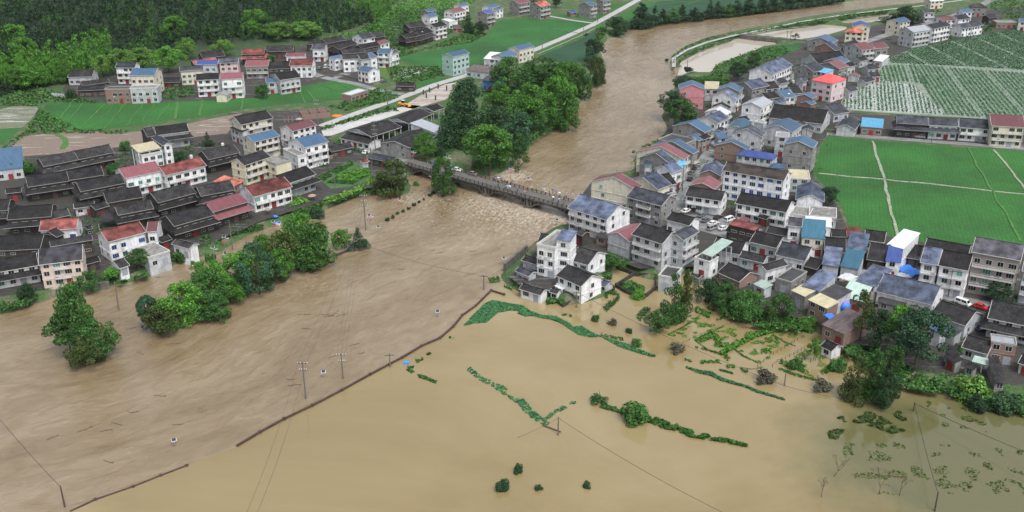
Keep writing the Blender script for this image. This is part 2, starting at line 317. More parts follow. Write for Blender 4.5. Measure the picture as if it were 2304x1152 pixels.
# ------------------------------------------------------------------ water
def water_mat(name, calm):
    m, n, l, b = nmat(name); tc = n.new("ShaderNodeTexCoord"); v = tc.outputs["Object"]
    at = n.new("ShaderNodeAttribute"); at.attribute_name = "foam"
    if calm:
        big = noise_n(n, l, mapping(n, l, v, (1, 1.3, 1), (0, 0, 0.5)), 0.010, 8, 0.62, 0.4); c = ramp(n, [(0.3, (0.190, 0.142, 0.060)), (0.5, (0.246, 0.192, 0.092)), (0.72, (0.305, 0.250, 0.138))]); l.new(big.outputs[0], c.inputs[0])
        pc = G(2190, 1030); sub_ = n.new("ShaderNodeVectorMath"); sub_.operation = 'SUBTRACT'; l.new(v, sub_.inputs[0]); sub_.inputs[1].default_value = (pc.x, pc.y, 0)
        ln = n.new("ShaderNodeVectorMath"); ln.operation = 'LENGTH'; l.new(mapping(n, l, sub_.outputs[0], (1, 1.25, 1)), ln.inputs[0])
        nz_ = noise_n(n, l, v, 0.09, 5, 0.65); ma = n.new("ShaderNodeMath"); ma.operation = 'MULTIPLY_ADD'; ma.inputs[1].default_value = 26.0; l.new(nz_.outputs[0], ma.inputs[0]); l.new(ln.outputs["Value"], ma.inputs[2])
        mr = n.new("ShaderNodeMapRange"); mr.inputs["From Min"].default_value = 40; mr.inputs["From Max"].default_value = 62; mr.inputs["To Min"].default_value = 0.8; mr.inputs["To Max"].default_value = 0.0; l.new(ma.outputs[0], mr.inputs["Value"])
        cc_ = mixc(n, l, mr.outputs[0], c.outputs[0], (0.085, 0.095, 0.040))      # drowned grass showing through shallow water
        l.new(cc_, b.inputs["Base Color"])
        r1 = noise_n(n, l, mapping(n, l, v, (0.5, 1, 1), (0, 0, 0.4)), 0.55, 5, 0.6); bp = n.new("ShaderNodeBump"); bp.inputs["Strength"].default_value = 0.14; bp.inputs["Distance"].default_value = 0.12
        l.new(r1.outputs[0], bp.inputs["Height"]); l.new(bp.outputs[0], b.inputs["Normal"])
        b.inputs["Roughness"].default_value = 0.05; b.inputs["IOR"].default_value = 1.75
        return m
    # warped, current-stretched coordinates (flow axes stored on the mesh)
    fu = n.new("ShaderNodeAttribute"); fu.attribute_name = "flow"
    v2 = fu.outputs["Vector"]
    n1 = noise_n(n, l, mapping(n, l, v2, (0.13, 0.27, 1)), 1.0, 5, 0.6, 0.9)
    n2 = noise_n(n, l, mapping(n, l, v2, (0.5, 0.95, 1)), 1.0, 5, 0.65, 0.6)
    n3 = noise_n(n, l, mapping(n, l, v2, (0.016, 0.030, 1)), 1.0, 6, 0.62, 0.8)
    c = ramp(n, [(0.30, (0.132, 0.090, 0.044)), (0.5, (0.214, 0.162, 0.097)), (0.70, (0.305, 0.249, 0.174))])
    add = n.new("ShaderNodeMath"); add.operation = 'ADD'; s1 = n.new("ShaderNodeMath"); s1.operation = 'MULTIPLY'; s1.inputs[1].default_value = 0.34
    s2 = n.new("ShaderNodeMath"); s2.operation = 'MULTIPLY'; s2.inputs[1].default_value = 0.66
    l.new(n1.outputs[0], s1.inputs[0]); l.new(n3.outputs[0], s2.inputs[0]); l.new(s1.outputs[0], add.inputs[0]); l.new(s2.outputs[0], add.inputs[1]); l.new(add.outputs[0], c.inputs[0])
    # foam and scum: streaks where the fine noise peaks, more where the current breaks
    th = n.new("ShaderNodeMath"); th.operation = 'MULTIPLY_ADD'; th.inputs[1].default_value = 0.36; l.new(at.outputs["Fac"], th.inputs[0]); l.new(n2.outputs[0], th.inputs[2])
    fr = ramp(n, [(0.64, 0.0), (0.90, 0.7)]); l.new(th.outputs[0], fr.inputs[0])
    c2 = mixc(n, l, fr.outputs[0], c.outputs[0], (0.60, 0.54, 0.46))
    # dark floating scraps
    n4 = noise_n(n, l, mapping(n, l, v2, (0.35, 1.3, 1)), 1.0, 3, 0.7); n5 = noise_n(n, l, mapping(n, l, v2, (0.012, 0.05, 1)), 1.0, 3, 0.6)
    m4 = n.new("ShaderNodeMath"); m4.operation = 'MULTIPLY'; l.new(n4.outputs[0], m4.inputs[0]); l.new(n5.outputs[0], m4.inputs[1])
    dr = ramp(n, [(0.405, 0.0), (0.44, 0.55)]); l.new(m4.outputs[0], dr.inputs[0])
    c3 = mixc(n, l, dr.outputs[0], c2, (0.05, 0.04, 0.03))
    l.new(c3, b.inputs["Base Color"]); b.inputs["Roughness"].default_value = 0.12; b.inputs["IOR"].default_value = 1.7
    ms = n.new("ShaderNodeMath"); ms.operation = 'MULTIPLY_ADD'; ms.inputs[1].default_value = 0.35; l.new(n2.outputs[0], ms.inputs[0]); l.new(n1.outputs[0], ms.inputs[2])
    bp = n.new("ShaderNodeBump"); bp.inputs["Strength"].default_value = 0.55; bp.inputs["Distance"].default_value = 0.8
    l.new(ms.outputs[0], bp.inputs["Height"]); l.new(bp.outputs[0], b.inputs["Normal"])
    return m
LEVEE = [(1134, 664), (1105, 655), (1070, 690), (1040, 711), (1020, 736), (990, 762), (948, 780), (905, 806), (878, 820), (833, 844), (770, 879), (703, 914), (640, 944), (585, 974), (535, 1004), (420, 1048), (300, 1095), (160, 1150), (40, 1200)]
cl = [G(*p) for p in [(2300, -10), (1950, 10), (1700, 38), (1500, 75), (1420, 140), (1410, 220), (1380, 300), (1290, 370), (1190, 430), (1080, 520), (900, 600), (650, 700), (350, 850), (0, 950), (-500, 1050)]]
# river sheet with flow coordinates
rx = np.arange(-700, 900, 4.0); ry = np.arange(60, 1150, 4.0); RX, RY = np.meshgrid(rx, ry)
seg = []; s_acc = 0.0; best = np.full(RX.shape, 1e9); FU = np.zeros(RX.shape); FV = np.zeros(RX.shape); Wt = np.zeros(RX.shape)
for a, b_ in zip(cl[:-1], cl[1:]):
    d = np.array([b_.x-a.x, b_.y-a.y]); L = np.hypot(*d); d /= L
    qx, qy = RX-a.x, RY-a.y
    t = qx*d[0]+qy*d[1]; v_ = -qx*d[1]+qy*d[0]
    tc_ = np.clip(t, 0, L); dist = np.hypot(qx-d[0]*tc_, qy-d[1]*tc_)
    wgt = 1.0/(dist+12)**4
    FU += wgt*(s_acc+t); FV += wgt*v_; Wt += wgt; s_acc += L
FU /= Wt; FV /= Wt
foam = np.zeros(RX.shape)
for (x, y, r, a) in ((1085, 462, 14, .55), (1120, 455, 14, .75), (1160, 462, 18, .8), (1205, 470, 16, .9), (1240, 480, 14, .9), (1180, 490, 22, .5), (1110, 480, 22, .4), (930, 445, 9, .5), (985, 455, 10, .4), (1150, 395, 7, 1.0),
                     (1135, 385, 6, .9), (1265, 495, 10, .8), (1240, 510, 8, .6), (1000, 470, 25, .25), (700, 640, 10, .3), (1460, 120, 60, .2), (1400, 250, 50, .15)):
    p = G(x, y); foam = np.maximum(foam, a*np.exp(-((RX-p.x)**2+(RY-p.y)**2)/(2*r*r)))
nr, nc = RX.shape; idx = np.arange(nr*nc).reshape(nr, nc)
V = np.stack([RX.ravel(), RY.ravel(), np.zeros(nr*nc)], 1)
Fq = np.stack([idx[:-1, :-1].ravel(), idx[:-1, 1:].ravel(), idx[1:, 1:].ravel(), idx[1:, :-1].ravel()], 1)
rm = npmesh("river_water", V, Fq, water_mat("muddy_river", False), True)
a1 = rm.attributes.new("flow", 'FLOAT_VECTOR', 'POINT'); a1.data.foreach_set('vector', np.stack([FU.ravel(), FV.ravel(), 0*FU.ravel()], 1).astype(np.float32).ravel())
a2 = rm.attributes.new("foam", 'FLOAT', 'POINT'); a2.data.foreach_set('value', foam.ravel().astype(np.float32))
rv = link("river_water", rm); tag(rv, kind='structure')
def sheet(name, pts, z, mat, kind='structure', label=None, cat=None):
    """flat polygon traced at its own height"""
    me = bpy.data.meshes.new(name); bm = bmesh.new()
    vs = [bm.verts.new(G(x, y, z)) for x, y in pts]
    f = bm.faces.new(vs); bm.normal_update()
    if f.normal.z < 0: bmesh.ops.reverse_faces(bm, faces=[f])
    bmesh.ops.triangulate(bm, faces=bm.faces[:]); bm.to_mesh(me); bm.free(); me.materials.append(mat)
    o = link(name, me); tag(o, label, cat, kind=kind); return o
FLOOD = LEVEE[1:] + [(40, 1500), (2700, 1500), (2700, 900), (2304, 850), (2000, 700), (1700, 600), (1500, 560), (1380, 560), (1180, 625), (1134, 640)]
sheet("flood_water", FLOOD, 0.012, water_mat("standing_flood_water", True))

PONDM = bpy.data.materials["standing_flood_water"].copy(); PONDM.name = "sky_pale_pond_water"
for nd in PONDM.node_tree.nodes:
    if nd.type == "VALTORGB" and nd.color_ramp.elements[0].color[0] < 0.3 and nd.color_ramp.elements[0].color[0] > 0.15:
        for el, c_ in zip(nd.color_ramp.elements, ((0.38, 0.34, 0.28, 1), (0.42, 0.38, 0.32, 1), (0.46, 0.42, 0.36, 1))): el.color = c_  # pale stops paint the sky's reflection into the pond colour
for pp in PONDS+[[(1528, 166), (1532, 142), (1575, 116), (1620, 100), (1663, 86), (1700, 90), (1748, 97), (1742, 104), (1706, 110), (1680, 122), (1650, 133), (1622, 143), (1600, 162), (1585, 172), (1560, 168)]]:
    cx_ = sum(q[0] for q in pp)/len(pp); cy_ = sum(q[1] for q in pp)/len(pp)
    sheet("pond_water", [(cx_+(q[0]-cx_)*1.03, cy_+(q[1]-cy_)*1.08) for q in pp], 0.02, PONDM)
# ------------------------------------------------------------------ field and yard surfaces
def rice_mat(name, a, b2, rowrot=0.3):
    m, n, l, b = nmat(name); tc = n.new("ShaderNodeTexCoord"); v = tc.outputs["Object"]
    f = noise_n(n, l, v, 0.9, 6, 0.85); big = noise_n(n, l, v, 0.03, 4, 0.6)
    wv = n.new("ShaderNodeTexWave"); wv.bands_direction = 'X'; wv.inputs["Scale"].default_value = 0.22; wv.inputs["Distortion"].default_value = 2.5; l.new(mapping(n, l, v, (1,1,1), (0,0,rowrot)), wv.inputs["Vector"])
    c = ramp(n, [(0.25, a), (0.75, b2)]); l.new(f.outputs[0], c.inputs[0])
    rb = ramp(n, [(0.3, 0.66), (0.7, 1.25)]); l.new(big.outputs[0], rb.inputs[0]); c1 = mixc(n, l, 1.0, c.outputs[0], rb.outputs[0], 'MULTIPLY')
    rw = ramp(n, [(0.1, 0.82), (0.5, 1.0)]); l.new(wv.outputs[0], rw.inputs[0]); c2 = mixc(n, l, 1.0, c1, rw.outputs[0], 'MULTIPLY')
    l.new(c2, b.inputs["Base Color"]); b.inputs["Roughness"].default_value = 0.85
    bp = n.new("ShaderNodeBump"); bp.inputs["Strength"].default_value = 0.7; bp.inputs["Distance"].default_value = 0.25; l.new(f.outputs[0], bp.inputs["Height"]); l.new(bp.outputs[0], b.inputs["Normal"])
    return m
RICE = rice_mat("rice_green", (0.006, 0.048, 0.008), (0.034, 0.185, 0.022)); RICE2 = rice_mat("rice_green_deep", (0.006, 0.050, 0.010), (0.030, 0.175, 0.026), 1.0)
DARKCROP = rice_mat("dark_crop", (0.008, 0.040, 0.018), (0.018, 0.085, 0.035), 0.7); WEEDS = rice_mat("weedy_grass", (0.03, 0.08, 0.015), (0.09, 0.19, 0.03))
def mud_mat(name, a, b2, wet, rot=0.2, amt=0.5):
    m, n, l, b = nmat(name); tc = n.new("ShaderNodeTexCoord"); v = tc.outputs["Object"]
    f = noise_n(n, l, v, 0.8, 5, 0.75); s = noise_n(n, l, mapping(n, l, v, (0.06, 0.4, 1), (0, 0, rot)), 1.0, 5, 0.7, 0.5)
    c = ramp(n, [(0.3, a), (0.7, b2)]); l.new(f.outputs[0], c.inputs[0])
    w_ = ramp(n, [(1-amt, 0.0), (1-amt+0.08, 1.0)]); l.new(s.outputs[0], w_.inputs[0])
    c2 = mixc(n, l, w_.outputs[0], c.outputs[0], wet); l.new(c2, b.inputs["Base Color"])
    rr = ramp(n, [(0.0, 0.8), (1.0, 0.15)]); l.new(w_.outputs[0], rr.inputs[0]); l.new(rr.outputs[0], b.inputs["Roughness"])
    return m
MUD = mud_mat("wet_mud", (0.14, 0.11, 0.09), (0.22, 0.175, 0.14), (0.40, 0.37, 0.34), 0.25, 0.42)
RUB = mud_mat("rubble_ground", (0.18, 0.14, 0.11), (0.42, 0.36, 0.32), (0.50, 0.48, 0.46), 0.6, 0.5)
PALE = mud_mat("pale_wet_ground", (0.30, 0.29, 0.27), (0.44, 0.43, 0.41), (0.50, 0.50, 0.49), 0.6, 0.6)
YARD = mud_mat("wet_yard", (0.018, 0.018, 0.016), (0.062, 0.058, 0.052), (0.12, 0.125, 0.13), 0.4, 0.42)
ROAD = mud_mat("concrete_road", (0.30, 0.30, 0.30), (0.40, 0.40, 0.40), (0.45, 0.46, 0.48), 0.4, 0.5)
STREET = mud_mat("wet_street", (0.12, 0.125, 0.13), (0.20, 0.205, 0.21), (0.28, 0.30, 0.32), 0.4, 0.5)
BUND = simple("grass_bund", (0.05, 0.15, 0.030), 0.9, var=0.4, scale=1.0); BUNDPALE = simple("pale_bund", (0.24, 0.27, 0.20), 0.8, var=0.35, scale=0.8)
z1 = LAND+0.02; z2 = LAND+0.05; z3 = LAND+0.09
def strip(name, pts, width, z, mat, kind='structure', h=0.0):
    P = [G(x, y, z) for x, y in pts]; m_ = MB(); Ls = []
    if name == "field_bund":       # real bunds wander a little
        Q = []
        for a, b_ in zip(P[:-1], P[1:]):
            k = max(1, int((b_-a).length/4.0))
            for i in range(k):
                q = a.lerp(b_, i/k); Q.append(q+Vector((noise.noise(q*0.11), noise.noise(q*0.11+Vector((9, 0, 0))), 0))*0.9)
        Q.append(P[-1]); width = [width*(0.75+0.8*abs(noise.noise(q*0.3))) for q in Q]; P = Q
    for i, p in enumerate(P):
        a = P[max(0, i-1)]; b_ = P[min(len(P)-1, i+1)]; d = (b_-a).normalized(); nn = Vector((-d.y, d.x, 0))
        wd = width[i] if isinstance(width, (list, tuple)) else width
        Ls.append((p+nn*wd/2, p-nn*wd/2))
    for i in range(len(P)-1):
        a, b_ = Ls[i]; c, d = Ls[i+1]
        if h <= 0: m_.quad(b_, d, c, a)
        else: m_.prism([b_, d, c, a], (0, 0, h))
    o = m_.build(name, mat); tag(o, kind=kind); return o
# yards of the villages
sheet("village_ground", [(60, 338), (245, 330), (330, 318), (500, 300), (512, 255), (620, 250), (720, 245), (735, 300), (760, 330), (880, 318), (925, 355), (918, 372), (895, 392), (880, 420), (800, 425), (735, 440), (720, 455), (640, 480),
    (580, 500), (540, 520), (480, 545), (420, 565), (330, 600), (230, 635), (130, 645), (0, 668), (-150, 690), (-150, 360)], z1, YARD)
sheet("village_ground", [(150, 232), (140, 200), (170, 170), (250, 150), (420, 150), (440, 120), (560, 105), (700, 95), (760, 80), (900, 85), (905, 105), (885, 130), (870, 150), (860, 175), (830, 195), (750, 180), (680, 195), (570, 222), (330, 232), (230, 232)], z1, YARD)
sheet("village_ground", [(1300, 450), (1332, 408), (1432, 395), (1440, 345), (1500, 300), (1510, 240), (1530, 200), (1600, 180), (1700, 120), (1800, 95), (1900, 75), (2000, 50), (2200, 20), (2400, 10), (2400, 60), (2200, 85), (2010, 125), (1985, 165), (1900, 205), (1885, 250), (2000, 260), (2400, 290), (2400, 345), (2150, 322), (2000, 312),
    (1862, 303), (1842, 330), (1828, 378), (1832, 402), (1870, 440), (1888, 470), (1905, 512), (2030, 538), (2304, 560), (2500, 570), (2500, 850), (2304, 870), (2100, 840), (2035, 820), (1975, 780), (1900, 775), (1840, 725), (1780, 712),
    (1700, 700), (1660, 680), (1610, 630), (1570, 600), (1500, 600), (1440, 605), (1385, 585), (1345, 600), (1330, 645), (1290, 660), (1240, 655), (1175, 645), (1145, 622), (1195, 575), (1250, 525), (1285, 510), (1284, 470)], z1, YARD)
sheet("rice_field", [(104, 229), (240, 229), (330, 229), (400, 228), (470, 226), (570, 221), (690, 192), (755, 181), (830, 199), (768, 213), (768, 224), (705, 230), (620, 236), (545, 246), (480, 259), (400, 269), (290, 285), (190, 296), (145, 287), (85, 277)], z2, RICE)
sheet("mud_field", [(-20, 358), (40, 308), (92, 302), (130, 302), (150, 293), (290, 298), (400, 283), (480, 266), (545, 254), (512, 300), (440, 308), (330, 322), (245, 334), (140, 345)], z2, MUD)
sheet("vegetable_field", [(2000, 182), (2052, 190), (2110, 240), (2125, 258), (2020, 254), (1888, 244), (1903, 216), (1950, 190)], z2+0.02, simple("furrow_water", (0.36, 0.39, 0.37), 0.3, var=0.3, scale=0.4))
sheet("vegetable_plot", [(-60, 252), (0, 246), (35, 238), (82, 239), (86, 246), (70, 269), (50, 287), (0, 290), (-60, 292)], z2, mud_mat("mixed_plot", (0.05, 0.10, 0.04), (0.22, 0.20, 0.15), (0.36, 0.37, 0.36), 0.1, 0.48))
sheet("rice_field", [(-60, 292), (0, 290), (46, 288), (40, 297), (0, 326), (-60, 345)], z2, RICE2)
sheet("rice_field", [(888, 132), (930, 122), (970, 113), (1060, 94), (1095, 84), (1110, 60), (1130, 44), (1180, 40), (1250, 44), (1335, 50), (1290, 72), (1203, 106), (1150, 135), (1085, 148), (1040, 158), (990, 152), (930, 145)], z2, RICE2)
sheet("rice_field", [(1235, 36), (1300, 28), (1370, 12), (1415, 4), (1340, 46), (1280, 40)], z2, RICE)
sheet("rice_field", [(1205, 118), (1300, 80), (1385, 42), (1450, 6), (1478, 3), (1420, 45), (1340, 66), (1300, 88), (1230, 118)], z2, RICE)
sheet("dark_crop_field", [(1215, 126), (1300, 90), (1345, 66), (1352, 72), (1338, 100), (1318, 138), (1270, 145), (1230, 132)], z2, DARKCROP)
sheet("dark_crop_field", [(1395, 62), (1440, 28), (1480, 4), (1640, -12), (1900, -30), (1880, -8), (1740, 14), (1600, 28), (1500, 40), (1430, 55)], z2, DARKCROP)
sheet("rice_field", [(920, 196), (960, 172), (1005, 176), (990, 190), (935, 203)], z2, RICE)
sheet("grass_patch", [(852, 140), (930, 142), (1000, 158), (990, 172), (915, 190), (880, 180), (850, 168)], z1+0.01, WEEDS)
sheet("gravel_lot", [(888, 168), (905, 153), (965, 150), (958, 160), (900, 178), (882, 180)], z3, PALE)
sheet("rubble_lot", [(905, 240), (945, 215), (1000, 190), (1030, 185), (1040, 200), (1000, 225), (960, 236), (930, 245)], z2, RUB)
sheet("pale_wet_yard", [(728, 306), (722, 292), (800, 268), (880, 246), (925, 236), (950, 238), (900, 255), (850, 272), (790, 290), (745, 305)], z2, PALE)
sheet("grass_patch", [(775, 228), (840, 205), (900, 215), (880, 226), (835, 240), (790, 250)], z2, WEEDS)
sheet("rice_field", [(1862, 308), (2000, 319), (2304, 341), (2450, 352), (2450, 575), (2304, 547), (2200, 551), (2080, 546), (2030, 534), (1960, 520), (1912, 510), (1892, 460), (1862, 425), (1838, 400), (1833, 380), (1847, 330)], z2, RICE)
sheet("vegetable_field", [(1998, 132), (2050, 110), (2180, 85), (2304, 62), (2450, 62), (2450, 292), (2230, 268), (2020, 256), (1884, 246), (1900, 215), (1950, 180), (1975, 155)], z2, simple("field_soil", (0.19, 0.24, 0.19), 0.5, var=0.45, scale=0.8))
sheet("vegetable_plot", [(713, 398), (790, 360), (838, 385), (842, 398), (790, 420), (745, 425)], z2, mud_mat("vegetable_soil", (0.03, 0.08, 0.02), (0.06, 0.15, 0.05), (0.40, 0.42, 0.38), 0.5, 0.35))
sheet("riverside_lawn", [(1706, 120), (1745, 104), (1790, 98), (1806, 106), (1770, 122), (1720, 124)], z2, RICE2)
# roads
strip("road", [(1460, -14), (1390, 25), (1335, 55), (1270, 84), (1203, 112), (1120, 145), (1040, 172), (980, 190), (925, 211), (875, 229), (796, 257), (722, 284)], 5.5, z3, ROAD)
strip("road", [(745, 178), (800, 188), (850, 202), (905, 212)], 5.0, z3-0.012, STREET)
strip("road", [(700, 165), (745, 178), (780, 165)], 7.0, z3-0.024, STREET)
strip("road", [(796, 330), (840, 342), (880, 352), (912, 362), (938, 366)], 5.5, z3, STREET)
m_ = MB(); RP = [G(897, 366, 2.62), G(914, 367, 2.62), G(890, 395, 2.3), G(912, 397, 2.3), G(893, 420, 0.9), G(914, 422, 0.9), G(897, 447, -0.6), G(916, 449, -0.6)]
for i in (0, 2, 4): m_.prism([RP[i], RP[i+1], RP[i+3], RP[i+2]], (0, 0, -0.5))
o = m_.build("ramp_road", STREET); tag(o, kind='structure')
strip("path", [(1236, 36), (1290, 46), (1336, 52)], 3.0, z3-0.02, ROAD)
strip("road", [(1272, 456), (1330, 470), (1420, 488), (1500, 486), (1530, 462), (1552, 420), (1580, 370), (1612, 325), (1650, 290), (1690, 250), (1720, 215), (1770, 180), (1830, 150), (1900, 110), (1990, 80), (2100, 50), (2190, 20), (2240, -5)], 6.5, z3, STREET)
strip("road", [(1530, 500), (1580, 500), (1640, 515), (1690, 530)], 16, z3-0.02, STREET)
strip("road", [(1700, 530), (1800, 560), (1900, 600), (2050, 645), (2150, 672), (2304, 700), (2450, 726)], 5.0, z3+0.012, STREET)
strip("road", [(1860, 301), (2000, 311), (2150, 322), (2304, 334), (2450, 346)], 5.0, z3, STREET)
strip("dyke_path", [(1516, 150), (1516, 130), (1545, 112), (1590, 95), (1650, 80), (1720, 66), (1800, 49), (1900, 33), (2000, 21), (2080, 12), (2200, -5)], 2.4, z3, ROAD)
for pts, wd, mt in (([(1842, 391), (1990, 405), (2120, 417), (2230, 430), (2304, 438), (2450, 452)], 1.0, BUNDPALE), ([(1964, 318), (1974, 355), (1990, 405), (2000, 450), (2012, 500), (2020, 530)], 1.1, BUNDPALE),
                    ([(2176, 333), (2205, 385), (2232, 430), (2262, 480), (2296, 543)], 0.9, BUND), ([(2236, 337), (2268, 375), (2304, 422), (2330, 455)], 0.9, BUNDPALE),
                    ([(100, 254), (145, 252)], 0.6, BUND), ([(161, 232), (123, 281)], 0.9, BUND), ([(187, 232), (148, 281)], 0.6, BUND), ([(237, 233), (205, 265), (182, 289)], 0.7, BUND), ([(262, 233), (205, 290)], 0.4, BUND), ([(285, 232), (235, 289)], 0.7, BUND),
                    ([(325, 231), (283, 285)], 0.6, BUND), ([(350, 230), (318, 277)], 0.5, BUND), ([(382, 232), (352, 272)], 0.8, BUND), ([(398, 230), (394, 268)], 1.6, BUND), ([(457, 226), (450, 260)], 1.3, BUND), ([(544, 222), (543, 246)], 0.9, BUND),
                    ([(675, 210), (686, 233)], 0.7, BUND), ([(692, 204), (712, 229)], 0.9, BUND), ([(720, 190), (765, 206)], 0.6, BUND), ([(755, 184), (800, 205)], 0.6, BUND),
                    ([(1135, 60), (1200, 62), (1300, 74)], 0.6, BUND), ([(1080, 92), (1120, 97), (1135, 105)], 1.0, BUND),
                    ([(1210, 122), (1290, 88), (1340, 64)], 0.8, BUNDPALE), ([(1430, 50), (1500, 22), (1560, 5), (1600, -8)], 0.9, BUND), ([(1455, 12), (1560, 3), (1640, 12)], 0.8, BUND), ([(130, 302), (150, 312), (140, 335)], 2.6, BUND)):
    strip("field_bund", pts, wd, z2+0.004, mt, h=0.22)

GM = simple("drowned_bund", (0.075, 0.085, 0.035), 0.6, var=0.5, scale=0.8)
for pts in ([(600, 700), (760, 610), (900, 550)], [(600, 700), (720, 800), (880, 850)], [(1000, 780), (1120, 870), (1270, 940)], [(1280, 990), (1180, 1010), (1080, 990)], [(300, 640), (460, 560), (640, 440)], [(1430, 640), (1560, 720), (1680, 760)], [(1500, 1000), (1640, 1050), (1880, 1130)], [(660, 940), (780, 920), (880, 950)], [(1780, 790), (1850, 860)], [(950, 480), (1100, 500), (1230, 520)]):
    strip("field_bund", [px('W2', *p) for p in pts], 0.7, 0.03, GM)
# ------------------------------------------------------------------ houses
FL = 3.1
_win = {}
def win_meshes(wd, ht, bars):
    k = (round(wd, 1), round(ht, 1), bars)
    if k not in _win:
        w2 = k[0]/2; h = k[1]; t = 0.075; f = MB(); p = 0.09
        f.box(-w2, -p, 0, w2, 0.0, t); f.box(-w2, -p, h-t, w2, 0.0, h); f.box(-w2, -p, t, -w2+t, 0, h-t); f.box(w2-t, -p, t, w2, 0, h-t)
        for i in range(1, bars): 
            x = -w2 + k[0]*i/bars; f.box(x-0.03, -p+0.02, t, x+0.03, 0, h-t)
        g_ = MB(); g_.box(-w2+t, -0.045, t, w2-t, 0.002, h-t)
        _win[k] = (f.mesh("window"), g_.mesh("pane"))
    return _win[k]
_door = {}
def door_mesh(wd, ht):
    k = (wd, ht)
    if k not in _door:
        m = MB(); m.box(-wd/2, -0.07, 0, wd/2, 0.0, ht); m.box(-wd/2-0.1, -0.10, 0, -wd/2, 0, ht+0.1); m.box(wd/2, -0.10, 0, wd/2+0.1, 0, ht+0.1); m.box(-wd/2, -0.10, ht, wd/2, 0, ht+0.1)
        _door[k] = m.mesh("door")
    return _door[k]
HOUSES = []; _last = None; STAT = []
def solve(view, c, kind, st, g, pitch):
    ze = g + st*FL + 0.15
    A = G(*px(view, c[0], c[1]), ze); B = G(*px(view, c[2], c[3]), ze)
    u = (B-A); u.z = 0; W = u.length; u.normalize(); v = Vector((-u.y, u.x, 0))
    mid = (A+B)/2
    if v.dot(mid) < 0: v = -v
    pxl = px(view, c[4], c[5])
    if kind in 'xh':
        lo, hi = 0.3, 20.0
        for _ in range(40):
            t = (lo+hi)/2; P = G(*pxl, ze+pitch*t); f = (P-A).dot(v)-t
            if f > 0: lo = t
            else: hi = t
        D = 2*t
    else:
        P = G(*pxl, ze); D = (P-A).dot(v)
    D0 = D; D = max(3.0, min(D, 34.0))
    STAT.append((kind, round(W, 1), round(D0, 1), view, c))
    return A, B, u, v, W, D, ze
def house(view, c, kind, st, wall, roof, opts="", label="", cat="house", name=None, g=LAND):
    global _last
    rnd = random.Random(hash((view,)+tuple(c)) if False else sum(int(a)*7 for a in c)+int(st*10))
    tile = roof in ('dark', 'slate', 'slateblue', 'violet', 'brickred', 'orange', 'brown')
    pitch = 0.46 if tile else 0.36
    if 'l' in opts: pitch = 0.25
    A, B, u, v, W, D, ze = solve(view, c, kind, st, g, pitch)
    hE = st*FL + 0.15
    ctr = (A+B)/2 + v*(D/2); ctr.z = g
    if kind == 'y': ang = math.atan2(v.y, v.x); L, Dp = D, W          # ridge along v
    else: ang = math.atan2(u.y, u.x); L, Dp = W, D
    add = label.startswith('+') and _last is not None
    if add:
        root = _last
    else:
        nm = name or {'x': 'gabled_house', 'y': 'gabled_house', 'f': 'flat_roofed_house', 'h': 'hip_roofed_house', 's': 'lean_to_shed'}[kind]
        if cat in ('shed', 'shelter') and not name: nm = 'open_shed' if 'O' in opts else 'lean_to_shed' if kind == 's' else 'shed'
        root = empty(nm, ctr, ang, label, cat); _last = root; HOUSES.append(root)
    inv = root.matrix_world.inverted() if False else (Matrix.Translation(root.location) @ Matrix.Rotation(root.rotation_euler.z, 4, 'Z')).inverted()
    loc = Matrix.Translation(ctr) @ Matrix.Rotation(ang, 4, 'Z')
    T = inv @ loc
    def put(mb, name, mat, parent=root):
        o = mb.build(name, mat, root)
        if add: o.matrix_local = T
        return o
    ov = 0.25 if kind == 'f' else (0.55 if tile else 0.35); ovx = 0.3
    hx = L/2-ovx; hy = Dp/2-ov
    if kind == 'f': hx, hy = L/2, Dp/2
    hx = max(1.0, hx); hy = max(1.0, hy)
    wm = WALLS[wall]; base = -3.2
    m = MB(); rise = pitch*hy
    open_side = 'O' in opts
    if open_side:       # open market-type shed: posts and beams, back wall
        nx = max(2, int(L/4))
        for i in range(nx+1):
            for sy in (-1, 1):
                x = -hx + 2*hx*i/nx; m.box(x-0.15, sy*hy-0.15, base, x+0.15, sy*hy+0.15, hE-0.03)
        m.box(-hx, -hy-0.1, hE-0.4, hx, -hy+0.1, hE-0.02); m.box(-hx, hy-0.1, hE-0.4, hx, hy+0.1, hE-0.02)
        if kind in 'xy':
            for s in (-1, 1): m.prism([(s*hx, -hy, hE-0.02), (s*hx, hy, hE-0.02), (s*hx, 0, hE+rise-0.02)], (-s*0.15, 0, 0))
            m.box(-hx+0.2, hy-0.4, base, hx-0.2, hy-0.2, hE-0.45)
    elif kind in 'xy':
        m.prism([(-hx, -hy, base), (-hx, hy, base), (-hx, hy, hE), (-hx, 0, hE+rise), (-hx, -hy, hE)], (2*hx, 0, 0))
    elif kind == 's':
        sl = 0.16*Dp; m.prism([(-hx, -hy, base), (-hx, hy, base), (-hx, hy, hE+sl*0.96), (-hx, -hy, hE-0.03)], (2*hx, 0, 0))
    else:
        m.box(-hx, -hy, base, hx, hy, hE)
    # floor bands
    if wall != 'wood' and st >= 1.9 and not open_side:
        for i in range(1, int(st+0.2)):
            z = i*FL; d_ = 0.14
            if z < hE-0.8: 
                m.box(-hx-d_, -hy-d_, z-0.12, hx+d_, -hy+0.02, z+0.12); m.box(-hx-d_, hy-0.02, z-0.12, hx+d_, hy+d_, z+0.12)
                m.box(-hx-d_, -hy+0.02, z-0.12, -hx+0.02, hy-0.02, z+0.12); m.box(hx-0.02, -hy+0.02, z-0.12, hx+d_, hy-0.02, z+0.12)
    wo = put(m, "wall", wm)
    rmat = ROOFS[roof]; th = 0.14
    # roof
    r = MB(); Lx = L/2; Ly = Dp/2
